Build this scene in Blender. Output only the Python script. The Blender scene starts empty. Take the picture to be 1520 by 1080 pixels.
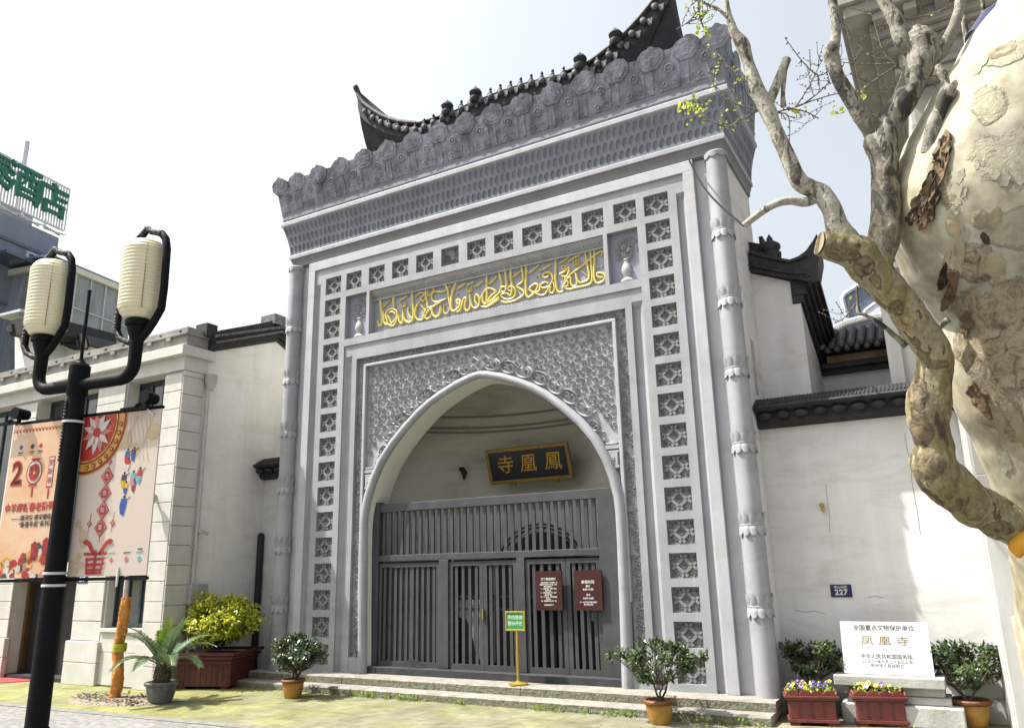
import bpy, bmesh, math, random
from math import sin, cos, pi, radians, sqrt
from mathutils import Vector, Matrix, noise as mnoise
random.seed(7)
SC = bpy.context.scene
COL = SC.collection

# ------------------------------------------------------------------ camera, sky, sun, exposure
CAM = Vector((5.826, -9.387, 1.65))
CR = Matrix(((0.869846, 0.143772, 0.471909), (0.492809, -0.209546, -0.844529), (-0.022533, 0.967171, -0.253125)))
FPX = 1151.41
cd = bpy.data.cameras.new('camera'); cam = bpy.data.objects.new('camera', cd); COL.objects.link(cam)
M4 = CR.to_4x4(); M4.translation = CAM; cam.matrix_world = M4
cd.sensor_width = 36; cd.lens = FPX / 1520 * 36; cd.clip_end = 2000; cd.clip_start = .05
SC.camera = cam

SUN = Vector((.56, .27, -1.0)).normalized()            # direction the light travels
SUN_EL = math.asin(-SUN.z); SUN_AZ = math.atan2(-SUN.x, -SUN.y)
w = bpy.data.worlds.new('World'); SC.world = w; w.use_nodes = True
nt = w.node_tree; nt.nodes.clear()
sky = nt.nodes.new('ShaderNodeTexSky'); sky.sky_type = 'NISHITA'; sky.sun_disc = False
sky.sun_elevation = SUN_EL; sky.sun_rotation = SUN_AZ
sky.air_density = 1.6; sky.dust_density = 6.0; sky.ozone_density = 1.0; sky.altitude = 0
hs = nt.nodes.new('ShaderNodeHueSaturation'); hs.inputs['Saturation'].default_value = .38
bg = nt.nodes.new('ShaderNodeBackground'); bg.inputs['Strength'].default_value = .122
wo = nt.nodes.new('ShaderNodeOutputWorld')
nt.links.new(sky.outputs[0], hs.inputs['Color']); nt.links.new(hs.outputs[0], bg.inputs['Color']); nt.links.new(bg.outputs[0], wo.inputs['Surface'])
sd = bpy.data.lights.new('sun', 'SUN'); sd.energy = 5.0; sd.angle = radians(.5); sd.color = (1.0, .955, .88)
so = bpy.data.objects.new('sun', sd); COL.objects.link(so); so.location = (-12, -8, 25)
so.rotation_euler = SUN.to_track_quat('-Z', 'Y').to_euler()
SC.view_settings.view_transform = 'Standard'; SC.view_settings.look = 'None'
SC.view_settings.exposure = 1.08; SC.view_settings.gamma = 1; SC.view_settings.use_curve_mapping = False
SC.cycles.max_bounces = 6; SC.cycles.diffuse_bounces = 4; SC.cycles.use_denoising = True

# ------------------------------------------------------------------ survey: photo sight lines met with real planes
def sight(px, py):
    return CR @ Vector(((px - 760) / FPX, (540 - py) / FPX, -1.0))
def on_y(px, py, y):
    d = sight(px, py); return CAM + d * ((y - CAM.y) / d.y)
def on_x(px, py, x):
    d = sight(px, py); return CAM + d * ((x - CAM.x) / d.x)
def on_z(px, py, z=0.0):
    d = sight(px, py); return CAM + d * ((z - CAM.z) / d.z)
def on_plane(px, py, p, n):
    d = sight(px, py); return CAM + d * ((p - CAM).dot(n) / d.dot(n))
def at_depth(px, py, depth):
    return CAM + sight(px, py) * depth

# ------------------------------------------------------------------ materials
def mat(name, col, rough=.7, var=.12, scale=6.0, bump=0.0, bscale=40.0, metal=0.0, spec=.4, col2=None, streak=0.0, detail=6, split=(.35, .7), coat=0, trans=0.0, smudge=0.0):
    m = bpy.data.materials.new(name); m.use_nodes = True
    n = m.node_tree.nodes; l = m.node_tree.links
    b = n['Principled BSDF']; b.inputs['Roughness'].default_value = rough; b.inputs['Metallic'].default_value = metal
    b.inputs['Specular IOR Level'].default_value = spec
    b.inputs['Coat Weight'].default_value = coat
    tc = n.new('ShaderNodeTexCoord'); src = tc.outputs['Object']
    c2 = col2 if col2 else tuple(max(0, c * (1 - var * 2.2)) for c in col)
    nz = n.new('ShaderNodeTexNoise'); nz.inputs['Scale'].default_value = scale; nz.inputs['Detail'].default_value = detail; nz.inputs['Roughness'].default_value = .62
    l.new(src, nz.inputs['Vector'])
    rp = n.new('ShaderNodeValToRGB'); rp.color_ramp.elements[0].position = split[0]; rp.color_ramp.elements[1].position = split[1]
    rp.color_ramp.elements[0].color = (*c2, 1); rp.color_ramp.elements[1].color = (*col, 1)
    l.new(nz.outputs['Fac'], rp.inputs['Fac']); out = rp.outputs['Color']
    if streak:
        mp = n.new('ShaderNodeMapping'); mp.inputs['Scale'].default_value = (1.7, 1.7, .22); l.new(src, mp.inputs['Vector'])
        n2 = n.new('ShaderNodeTexNoise'); n2.inputs['Scale'].default_value = 1.6; n2.inputs['Detail'].default_value = 9; n2.inputs['Roughness'].default_value = .68; n2.inputs['Distortion'].default_value = .6; l.new(mp.outputs[0], n2.inputs['Vector'])
        r2 = n.new('ShaderNodeValToRGB'); r2.color_ramp.elements[0].position = .36; r2.color_ramp.elements[1].position = .62
        s = 1 - streak; r2.color_ramp.elements[0].color = (s, s, s * .98, 1); r2.color_ramp.elements[1].color = (1, 1, 1, 1)
        l.new(n2.outputs['Fac'], r2.inputs['Fac'])
        mx = n.new('ShaderNodeMixRGB'); mx.blend_type = 'MULTIPLY'; mx.inputs['Fac'].default_value = 1
        l.new(out, mx.inputs['Color1']); l.new(r2.outputs['Color'], mx.inputs['Color2']); out = mx.outputs['Color']
    if smudge:
        mp = n.new('ShaderNodeMapping'); mp.inputs['Scale'].default_value = (.55, .55, 1.9); mp.inputs['Location'].default_value = (3.1, 1.7, .4); l.new(src, mp.inputs['Vector'])
        n4 = n.new('ShaderNodeTexNoise'); n4.inputs['Scale'].default_value = 1.5; n4.inputs['Detail'].default_value = 10; n4.inputs['Roughness'].default_value = .66; n4.inputs['Distortion'].default_value = .9; l.new(mp.outputs[0], n4.inputs['Vector'])
        r4 = n.new('ShaderNodeValToRGB'); r4.color_ramp.elements[0].position = .50; r4.color_ramp.elements[0].color = (1, 1, 1, 1); r4.color_ramp.elements[1].position = .70; s = 1 - smudge; r4.color_ramp.elements[1].color = (s, s * .99, s * .95, 1)
        l.new(n4.outputs['Fac'], r4.inputs['Fac']); m4 = n.new('ShaderNodeMixRGB'); m4.blend_type = 'MULTIPLY'; m4.inputs['Fac'].default_value = 1; l.new(out, m4.inputs['Color1']); l.new(r4.outputs['Color'], m4.inputs['Color2']); out = m4.outputs['Color']
    l.new(out, b.inputs['Base Color'])
    if bump:
        n3 = n.new('ShaderNodeTexNoise'); n3.inputs['Scale'].default_value = bscale; n3.inputs['Detail'].default_value = 5; l.new(src, n3.inputs['Vector'])
        bp = n.new('ShaderNodeBump'); bp.inputs['Strength'].default_value = bump; bp.inputs['Distance'].default_value = .02
        l.new(n3.outputs['Fac'], bp.inputs['Height']); l.new(bp.outputs[0], b.inputs['Normal'])
    if trans:
        b.inputs['Transmission Weight'].default_value = trans
    return m

def leaf_mat(name, col, col2, rough=.45, back=.35):
    m = bpy.data.materials.new(name); m.use_nodes = True
    n = m.node_tree.nodes; l = m.node_tree.links; b = n['Principled BSDF']
    b.inputs['Roughness'].default_value = rough
    g = n.new('ShaderNodeNewGeometry'); rp = n.new('ShaderNodeValToRGB')
    rp.color_ramp.elements[0].color = (*col2, 1); rp.color_ramp.elements[1].color = (*col, 1)
    l.new(g.outputs['Random Per Island'], rp.inputs['Fac']); l.new(rp.outputs['Color'], b.inputs['Base Color'])
    tr = n.new('ShaderNodeBsdfTranslucent'); l.new(rp.outputs['Color'], tr.inputs['Color'])
    mx = n.new('ShaderNodeMixShader'); mx.inputs['Fac'].default_value = back
    l.new(b.outputs[0], mx.inputs[1]); l.new(tr.outputs[0], mx.inputs[2]); l.new(mx.outputs[0], n['Material Output'].inputs['Surface'])
    return m

# ------------------------------------------------------------------ mesh builder
ORIG = {}
class MB:
    def __init__(s): s.v = []; s.f = []; s.mi = []
    def add(s, vs, fs, m=0):
        o = len(s.v); s.v.extend([tuple(v) for v in vs]); s.f.extend([tuple(i + o for i in f) for f in fs]); s.mi.extend([m] * len(fs)); return s
    def quad(s, a, b, c, d, m=0): return s.add([a, b, c, d], [(0, 1, 2, 3)], m)
    def box(s, x0, x1, y0, y1, z0, z1, m=0):
        return s.add([(x0, y0, z0), (x1, y0, z0), (x1, y1, z0), (x0, y1, z0), (x0, y0, z1), (x1, y0, z1), (x1, y1, z1), (x0, y1, z1)],
                     [(0, 3, 2, 1), (4, 5, 6, 7), (0, 1, 5, 4), (1, 2, 6, 5), (2, 3, 7, 6), (3, 0, 4, 7)], m)
    def obox(s, c, ax, ay, az, m=0):          # oriented box: centre and three half-axis vectors
        c = Vector(c); P = []
        for k in (-1, 1):
            for i, j in ((-1, -1), (1, -1), (1, 1), (-1, 1)): P.append(c + ax * i + ay * j + az * k)
        return s.add(P, [(0, 3, 2, 1), (4, 5, 6, 7), (0, 1, 5, 4), (1, 2, 6, 5), (2, 3, 7, 6), (3, 0, 4, 7)], m)
    def prism(s, base, off, m=0):              # polygon (3D points) extruded along a vector
        off = Vector(off); b = [Vector(p) for p in base]; n = len(b)
        fs = [tuple(range(n)), tuple(range(2 * n - 1, n - 1, -1))] + [(i, i + n, (i + 1) % n + n, (i + 1) % n) for i in range(n)]
        return s.add(b + [p + off for p in b], fs, m)
    def xz(s, poly, y0, y1, m=0): return s.prism([(x, y0, z) for x, z in poly], (0, y1 - y0, 0), m)
    def bar(s, a, b, w, h=None, m=0, up=(0, 0, 1)):
        a = Vector(a); b = Vector(b); d = (b - a); L = d.length; d.normalize(); h = h or w
        u = Vector(up); r = d.cross(u)
        if r.length < 1e-4: r = d.cross(Vector((1, 0, 0)))
        r.normalize(); u = r.cross(d)
        return s.obox((a + b) / 2, d * L / 2, r * w / 2, u * h / 2, m)
    def tube(s, pts, rad, n=8, m=0, cap=True, wob=0, seed=0):
        pts = [Vector(p) for p in pts]; k = len(pts)
        if not hasattr(rad, '__len__'): rad = [rad] * k
        vs = []; fs = []; r0 = None
        for i, p in enumerate(pts):
            t = (pts[min(i + 1, k - 1)] - pts[max(i - 1, 0)])
            t = t.normalized() if t.length > 1e-9 else Vector((0, 0, 1))
            if r0 is None: r0 = t.cross(Vector((.12, .35, 1)) if abs(t.z) < .9 else Vector((1, .2, 0)))
            r0 = (r0 - t * r0.dot(t)).normalized(); u = t.cross(r0)
            for j in range(n):
                a = 2 * pi * j / n; d = r0 * cos(a) + u * sin(a); r = rad[i]
                if wob: r *= 1 + wob * mnoise.noise(p * 5.0 + d * 1.3 + Vector((seed, 0, 0)))
                vs.append(p + d * r)
        for i in range(k - 1):
            for j in range(n): fs.append((i * n + j, i * n + (j + 1) % n, (i + 1) * n + (j + 1) % n, (i + 1) * n + j))
        if cap: fs.append(tuple(range(n - 1, -1, -1))); fs.append(tuple((k - 1) * n + j for j in range(n)))
        return s.add(vs, fs, m)
    def lathe(s, prof, c=(0, 0, 0), n=24, m=0, a0=0, a1=2 * pi, squash=1, top=True):
        full = abs(a1 - a0 - 2 * pi) < 1e-6; k = n if full else n + 1; vs = []; fs = []
        for r, z in prof:
            for j in range(k):
                a = a0 + (a1 - a0) * j / n; vs.append((c[0] + r * cos(a), c[1] + r * sin(a) * squash, c[2] + z))
        for i in range(len(prof) - 1):
            for j in range(n): q = (j + 1) % k; fs.append((i * k + j, i * k + q, (i + 1) * k + q, (i + 1) * k + j))
        if full and top: fs.append(tuple(range(k - 1, -1, -1))); fs.append(tuple((len(prof) - 1) * k + j for j in range(k)))
        return s.add(vs, fs, m)
    def ball(s, c, r, n=8, rings=5, m=0, sc=(1, 1, 1)):
        vs = []; fs = []
        for i in range(rings + 1):
            t = pi * i / rings
            for j in range(n): a = 2 * pi * j / n; vs.append((c[0] + r * sin(t) * cos(a) * sc[0], c[1] + r * sin(t) * sin(a) * sc[1], c[2] + r * cos(t) * sc[2]))
        for i in range(rings):
            for j in range(n): fs.append((i * n + j, (i + 1) * n + j, (i + 1) * n + (j + 1) % n, i * n + (j + 1) % n))
        return s.add(vs, fs, m)
    def ribbon(s, pts, w, y0, h, m=0, taper=True):  # raised bevelled stroke on an XZ wall, rising towards -Y
        pts = [Vector((p[0], 0, p[1])) for p in pts]
        q = []
        for i in range(len(pts) - 1):
            for t in (0, .34, .67):
                p0 = pts[max(i - 1, 0)]; p1 = pts[i]; p2 = pts[i + 1]; p3 = pts[min(i + 2, len(pts) - 1)]
                q.append(.5 * ((2 * p1) + (p2 - p0) * t + (2 * p0 - 5 * p1 + 4 * p2 - p3) * t * t + (3 * p1 - p0 - 3 * p2 + p3) * t ** 3))
        q.append(pts[-1]); k = len(q); vs = []; fs = []
        for i, p in enumerate(q):
            t = (q[min(i + 1, k - 1)] - q[max(i - 1, 0)]).normalized(); r = Vector((t.z, 0, -t.x))
            f = 1.0
            if taper: f = min(1, .55 + .45 * min(i, k - 1 - i) / 2.0)
            a = w * f
            for o, d in ((-1, 0), (-.62, .8), (0, 1), (.62, .8), (1, 0)):
                vs.append((p.x + r.x * a * o, y0 - h * d, p.z + r.z * a * o))
        for i in range(k - 1):
            for j in range(4): fs.append((i * 5 + j, i * 5 + j + 1, (i + 1) * 5 + j + 1, (i + 1) * 5 + j))
        fs.append((4, 3, 2, 1, 0)); fs.append(tuple((k - 1) * 5 + j for j in range(5)))
        return s.add(vs, fs, m)
    def build(s, name, mats, parent=None, smooth=None, local=False, bevel=0):
        me = bpy.data.meshes.new(name)
        o0 = ORIG.get(parent.name, Vector()) if parent and not local else Vector()
        me.from_pydata([(v[0] - o0.x, v[1] - o0.y, v[2] - o0.z) for v in s.v], [], s.f)
        if not isinstance(mats, (list, tuple)): mats = [mats]
        for m in mats: me.materials.append(m)
        me.polygons.foreach_set('material_index', s.mi)
        bm = bmesh.new(); bm.from_mesh(me); bmesh.ops.recalc_face_normals(bm, faces=bm.faces); bm.to_mesh(me); bm.free()
        if smooth is not None:
            me.polygons.foreach_set('use_smooth', [True] * len(me.polygons)); me.set_sharp_from_angle(angle=radians(smooth))
        me.update()
        o = bpy.data.objects.new(name, me); COL.objects.link(o)
        if parent: o.parent = parent; ORIG[o.name] = o0.copy()
        else: ORIG[o.name] = Vector()
        if bevel:
            b = o.modifiers.new('bevel', 'BEVEL'); b.width = bevel; b.segments = 2; b.limit_method = 'ANGLE'; b.angle_limit = radians(40)
        return o

def tag(o, label, cat, group=None, kind=None):
    if label: o['label'] = label
    if cat: o['category'] = cat
    if group: o['group'] = group
    if kind: o['kind'] = kind
    return o
def thing(name, label, cat, loc=(0, 0, 0), group=None, rz=0):
    o = bpy.data.objects.new(name, None); COL.objects.link(o); o.location = loc; o.rotation_euler.z = rz
    o.empty_display_size = .2; ORIG[o.name] = Vector(loc)
    return tag(o, label, cat, group)
def structure(o): o['kind'] = 'structure'; return o
def copy_tree(o, parent=None):
    c = o.copy(); COL.objects.link(c); c.parent = parent
    for ch in list(o.children): copy_tree(ch, c)
    return c
def text_mesh(txt, size, depth=.004, bold=0.0, sx=1.0, spacing=1.0, font_shear=0):
    cu = bpy.data.curves.new('lettering', 'FONT'); cu.body = txt; cu.size = size; cu.extrude = depth; cu.offset = bold; cu.align_x = 'CENTER'; cu.align_y = 'CENTER'
    cu.space_character = spacing; cu.shear = font_shear; cu.resolution_u = 3
    o = bpy.data.objects.new('lettering', cu); COL.objects.link(o)
    bpy.context.view_layer.update()
    dg = bpy.context.evaluated_depsgraph_get(); me = bpy.data.meshes.new_from_object(o.evaluated_get(dg))
    vs = [Vector((v.co.x * sx, v.co.y, v.co.z)) for v in me.vertices]; fs = [tuple(p.vertices) for p in me.polygons]
    bpy.data.objects.remove(o); bpy.data.curves.remove(cu); bpy.data.meshes.remove(me)
    return vs, fs
def put_text(mb, txt, c, right, up, size, m=0, **k):   # lettering standing on a real surface
    c = Vector(c); r = Vector(right).normalized(); u = Vector(up).normalized(); n = r.cross(u)
    vs, fs = text_mesh(txt, size, **k)
    mb.add([c + r * v.x + u * v.y + n * v.z for v in vs], fs, m)

def leaf_quad(mb, p, d, up, L, W, m=0):
    d = d.normalized(); r = d.cross(up)
    if r.length < 1e-4: r = d.cross(Vector((1, 0, .3)))
    r.normalize(); nn = r.cross(d)
    mb.add([p, p + d * L * .45 + r * W * .5 - nn * W * .12, p + d * L, p + d * L * .45 - r * W * .5 - nn * W * .12], [(0, 1, 2, 3)], m)
def rv(a=1.0):
    while True:
        v = Vector((random.uniform(-1, 1), random.uniform(-1, 1), random.uniform(-1, 1)))
        if .05 < v.length < 1: return v.normalized() * a

M = {}
M['paint'] = mat('grey_gate_paint', (.318,.328,.352), .62, .07, 2.2, bump=.08, bscale=30, streak=.17, smudge=.15)
M['paint_white'] = mat('pale_gate_paint', (.40,.41,.435), .6, .06, 2.5, bump=.06, bscale=30, streak=.14, smudge=.12)
M['relief'] = mat('carved_relief_plaster', (.35, .36, .375), .8, .12, 7, bump=.3, bscale=60)
M['cornice'] = mat('lead_grey_cornice', (.19,.208,.25), .6, .12, 3, bump=.12, bscale=25, streak=.12)
M['ledge'] = mat('cornice_ledge_paint', (.34,.352,.39), .6, .08, 3, streak=.22)
M['cavetto'] = mat('cornice_moulding_grey', (.17,.175,.19), .55, .1, 3, streak=.1)
M['parapet'] = mat('weathered_parapet', (.225,.243,.295), .75, .2, 5.5, bump=.6, bscale=14, streak=.45, col2=(.115,.122,.145), split=(.38, .56), detail=10)
M['tile_relief'] = mat('shade_toned_relief', (.225, .23, .228), .85, .15, 9, bump=.3, bscale=60)  # relief colour taken darker so the niches carry painted-in shade
M['gold'] = mat('gold_leaf_lettering', (.60, .50, .14), .42, .1, 20, metal=.05, spec=.5)
M['gold_dark'] = mat('old_gold_frame', (.30, .20, .035), .45, .2, 20, metal=.2)
M['panel_blue'] = mat('inscription_ground', (.27,.28,.34), .7, .05, 3)
M['white_wall'] = mat('white_limewash', (.66,.658,.65), .85, .05, 1.4, bump=.12, bscale=12, streak=.11, smudge=.20)
M['cream_wall'] = mat('cream_limewash', (.74,.73,.70), .85, .06, 1.2, bump=.1, bscale=12, streak=.10, smudge=.14)
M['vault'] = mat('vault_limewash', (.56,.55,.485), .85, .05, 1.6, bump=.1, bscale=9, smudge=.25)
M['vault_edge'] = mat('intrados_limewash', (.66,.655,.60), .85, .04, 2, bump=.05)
M['tile'] = mat('dark_roof_tile', (.030, .031, .034), .65, .3, 9, bump=.4, bscale=30)
M['tile_edge'] = mat('worn_tile_edge', (.17, .17, .175), .7, .3, 16, bump=.3, bscale=40)
M['wood_grey'] = mat('grey_painted_timber', (.056,.059,.066), .6, .14, 5, bump=.12, bscale=40, streak=.18)
M['wood_dark'] = mat('dark_timber', (.022, .023, .027), .6, .15, 5)
M['dark'] = mat('dark_interior', (.012, .013, .015), .6, .1, 4)
M['step'] = mat('worn_step_stone', (.28,.268,.24), .85, .16, 7, bump=.5, bscale=22, col2=(.17,.16,.135))
M['step_side'] = mat('rough_step_riser', (.20, .192, .155), .9, .28, 14, bump=.9, bscale=30, col2=(.10, .105, .06))
M['black_metal'] = mat('black_lamp_paint', (.006, .0065, .008), .6, .1, 12, spec=.10)
M['red_board'] = mat('dark_red_board', (.040, .008, .007), .4, .08, 10)
M['white_ink'] = mat('white_lettering', (.55, .54, .53), .6, .02, 10)
M['black_ink'] = mat('black_lettering', (.03, .03, .03), .6, .05, 10)
M['brass'] = mat('brass_post', (.50, .36, .07), .35, .1, 15, metal=.6)
M['green_board'] = mat('green_notice', (.02, .26, .07), .45, .06, 8)
M['navy'] = mat('navy_enamel', (.012, .014, .07), .35, .05, 8)
M['marble'] = mat('white_marble', (.47, .475, .49), .45, .05, 4)
M['ped'] = mat('grey_pedestal_stone', (.42, .43, .40), .8, .12, 5, bump=.2, bscale=30, streak=.2)
M['planter_red'] = mat('brick_red_plastic', (.16, .040, .032), .45, .14, 6)
M['planter_wood'] = mat('dark_red_planter_boards', (.13, .030, .027), .55, .25, 7, bump=.2, bscale=25, streak=.3)
M['terracotta'] = mat('glazed_ochre_pot', (.45, .26, .045), .38, .16, 6, col2=(.24, .12, .03))
M['terra_rim'] = mat('terracotta_rim', (.21, .08, .03), .6, .2, 9)
M['stone_pot'] = mat('grey_glazed_pot', (.16, .18, .195), .5, .25, 9, bump=.2, bscale=30)
M['soil'] = mat('potting_soil', (.07, .05, .035), .95, .3, 30, bump=.8, bscale=60)
M['bark_twig'] = mat('shrub_stem', (.12, .095, .065), .85, .3, 20, bump=.4)
M['leaf_cam'] = leaf_mat('glossy_dark_leaf', (.075, .11, .045), (.028, .05, .022), .28, .16)
M['leaf_cam_l'] = leaf_mat('glossy_mid_leaf', (.12, .16, .05), (.04, .075, .022), .30, .2)
M['leaf_yellow'] = leaf_mat('golden_leaf', (.60, .57, .05), (.33, .40, .03), .4, .35)
M['leaf_green'] = leaf_mat('inner_green_leaf', (.14, .22, .03), (.06, .11, .015), .4, .3)
M['frond'] = leaf_mat('cycad_leaflet', (.17, .24, .12), (.08, .135, .06), .32, .25)
M['frond_new'] = leaf_mat('young_cycad_leaflet', (.30, .38, .05), (.18, .29, .03), .35, .35)
M['moss'] = leaf_mat('bright_weed', (.34, .42, .05), (.16, .26, .03), .5, .3)
M['spring'] = leaf_mat('spring_plane_leaf', (.50, .55, .06), (.36, .44, .04), .45, .45)
M['orange_wrap'] = mat('orange_plastic_wrap', (.55, .22, .012), .25, .25, 14, bump=1.2, bscale=16, col2=(.36, .12, .005), spec=.7)
M['blue_metal'] = mat('blue_grey_cladding', (.20, .235, .33), .55, .06, 1, streak=.08)
M['glass_blue'] = mat('blue_roof_glass', (.07, .10, .17), .12, .1, 2, spec=.8)
M['glass_dark'] = mat('dark_window_glass', (.035, .045, .048), .08, .15, 1.5, spec=.8)
M['green_frame'] = mat('dark_green_window_frame', (.02, .04, .035), .5, .1, 8)
M['steel'] = mat('pale_steel', (.55, .56, .60), .5, .08, 6)
M['pvc'] = mat('grey_pipe', (.42, .42, .41), .5, .08, 6)
M['hotel_green'] = mat('green_sign_letters', (.012, .15, .105), .4, .05, 6)
M['plaster_rough'] = mat('grey_pebbledash', (.36, .36, .35), .95, .18, 40, bump=1.0, bscale=90)
M['house_white'] = mat('white_house_stucco', (.45, .447, .435), .85, .05, 2, bump=.1, bscale=14, streak=.2)
M['house_grey'] = mat('grey_entablature', (.33, .315, .285), .8, .12, 4, bump=.15, bscale=20, streak=.2)
# ------------------------------------------------------------------ ground
def ground_material():
    m = bpy.data.materials.new('mossy_stone_ground'); m.use_nodes = True
    n = m.node_tree.nodes; l = m.node_tree.links; b = n['Principled BSDF']; b.inputs['Roughness'].default_value = .9
    tc = n.new('ShaderNodeTexCoord')
    def noise(sc, det=6, v=None):
        z = n.new('ShaderNodeTexNoise'); z.inputs['Scale'].default_value = sc; z.inputs['Detail'].default_value = det; l.new(v or tc.outputs['Object'], z.inputs['Vector']); return z.outputs['Fac']
    def ramp(src, p0, p1, c0, c1):
        r = n.new('ShaderNodeValToRGB'); r.color_ramp.elements[0].position = p0; r.color_ramp.elements[1].position = p1
        r.color_ramp.elements[0].color = (*c0, 1); r.color_ramp.elements[1].color = (*c1, 1); l.new(src, r.inputs['Fac']); return r.outputs['Color']
    stone = ramp(noise(5), .3, .7, (.15,.14,.115), (.24,.23,.195))
    moss = ramp(noise(9), .3, .7, (.14,.155,.020), (.27,.275,.04))
    mk = ramp(noise(.9, 4), .40, .60, (0, 0, 0), (1, 1, 1))
    # moss grows thickest on the damp strip at the foot of the buildings
    sp = n.new('ShaderNodeSeparateXYZ'); l.new(tc.outputs['Object'], sp.inputs[0])
    mr = n.new('ShaderNodeMapRange'); mr.inputs['From Min'].default_value = 3.0; mr.inputs['From Max'].default_value = -3.5; l.new(sp.outputs['X'], mr.inputs['Value'])
    md = n.new('ShaderNodeMath'); md.operation = 'MULTIPLY_ADD'; md.inputs[1].default_value = .62; md.inputs[2].default_value = .0; l.new(mr.outputs[0], md.inputs[0])
    ad = n.new('ShaderNodeMath'); ad.operation = 'ADD'; ad.use_clamp = True; l.new(md.outputs[0], ad.inputs[0])
    sc2 = n.new('ShaderNodeMath'); sc2.operation = 'MULTIPLY'; sc2.inputs[1].default_value = .42; l.new(mk, sc2.inputs[0]); l.new(sc2.outputs[0], ad.inputs[1])
    fine = ramp(noise(26, 4), .3, .62, (.35, .35, .35), (1, 1, 1))
    mm = n.new('ShaderNodeMath'); mm.operation = 'MULTIPLY'; l.new(ad.outputs[0], mm.inputs[0]); l.new(fine, mm.inputs[1])
    mx = n.new('ShaderNodeMixRGB'); l.new(mm.outputs[0], mx.inputs['Fac']); l.new(stone, mx.inputs['Color1']); l.new(moss, mx.inputs['Color2'])
    br = n.new('ShaderNodeTexBrick'); br.inputs['Scale'].default_value = 1; br.inputs['Brick Width'].default_value = 1.1; br.inputs['Row Height'].default_value = .55; br.inputs['Mortar Size'].default_value = .008; br.inputs['Mortar Smooth'].default_value = .4
    br.inputs['Color1'].default_value = (1, 1, 1, 1); br.inputs['Color2'].default_value = (.86, .86, .84, 1); br.inputs['Mortar'].default_value = (.42, .42, .36, 1); l.new(tc.outputs['Object'], br.inputs['Vector'])
    st_ = ramp(noise(2.2, 8), .38, .60, (.70, .69, .66), (1, 1, 1))
    q1 = n.new('ShaderNodeMixRGB'); q1.blend_type = 'MULTIPLY'; q1.inputs['Fac'].default_value = 1; l.new(mx.outputs[0], q1.inputs['Color1']); l.new(br.outputs['Color'], q1.inputs['Color2'])
    q2 = n.new('ShaderNodeMixRGB'); q2.blend_type = 'MULTIPLY'; q2.inputs['Fac'].default_value = 1; l.new(q1.outputs[0], q2.inputs['Color1']); l.new(st_, q2.inputs['Color2'])
    l.new(q2.outputs[0], b.inputs['Base Color'])
    bp = n.new('ShaderNodeBump'); bp.inputs['Strength'].default_value = .5; bp.inputs['Distance'].default_value = .015; l.new(noise(45, 5), bp.inputs['Height']); l.new(bp.outputs[0], b.inputs['Normal'])
    return m
def paving_material():
    m = bpy.data.materials.new('grey_street_slabs'); m.use_nodes = True
    n = m.node_tree.nodes; l = m.node_tree.links; b = n['Principled BSDF']; b.inputs['Roughness'].default_value = .85
    tc = n.new('ShaderNodeTexCoord'); br = n.new('ShaderNodeTexBrick'); l.new(tc.outputs['Object'], br.inputs['Vector'])
    br.inputs['Scale'].default_value = 1; br.inputs['Brick Width'].default_value = .6; br.inputs['Row Height'].default_value = .3; br.inputs['Mortar Size'].default_value = .006
    br.inputs['Color1'].default_value = (.20,.195,.19,1); br.inputs['Color2'].default_value = (.16,.157,.155,1); br.inputs['Mortar'].default_value = (.12, .12, .10, 1)
    z = n.new('ShaderNodeTexNoise'); z.inputs['Scale'].default_value = 12; z.inputs['Detail'].default_value = 8; l.new(tc.outputs['Object'], z.inputs['Vector'])
    r = n.new('ShaderNodeValToRGB'); r.color_ramp.elements[0].color = (.62, .61, .6, 1); r.color_ramp.elements[0].position = .35; r.color_ramp.elements[1].color = (1.1, 1.1, 1.1, 1); r.color_ramp.elements[1].position = .65; l.new(z.outputs['Fac'], r.inputs['Fac'])
    mx = n.new('ShaderNodeMixRGB'); mx.blend_type = 'MULTIPLY'; mx.inputs['Fac'].default_value = 1; l.new(br.outputs['Color'], mx.inputs['Color1']); l.new(r.outputs['Color'], mx.inputs['Color2'])
    l.new(mx.outputs[0], b.inputs['Base Color'])
    bp = n.new('ShaderNodeBump'); bp.inputs['Strength'].default_value = .3; bp.inputs['Distance'].default_value = .01; l.new(br.outputs['Fac'], bp.inputs['Height']); bp.invert = True; l.new(bp.outputs[0], b.inputs['Normal'])
    return m
g = MB().quad((-400, -400, 0), (400, -400, 0), (400, 400, 0), (-400, 400, 0)); structure(g.build('ground', ground_material()))
edge = [on_z(0, 1047), on_z(200, 1058), on_z(345, 1080)]
d = (edge[2] - edge[0]).normalized()
a = edge[0] - d * 60; b = edge[2] + d * 60; off = Vector((d.y, -d.x, 0)) * 60
pv = MB().add([(p.x, p.y, .004) for p in (a, b, b + off, a + off)], [(0, 1, 2, 3)]); structure(pv.build('paving', paving_material()))
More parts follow.
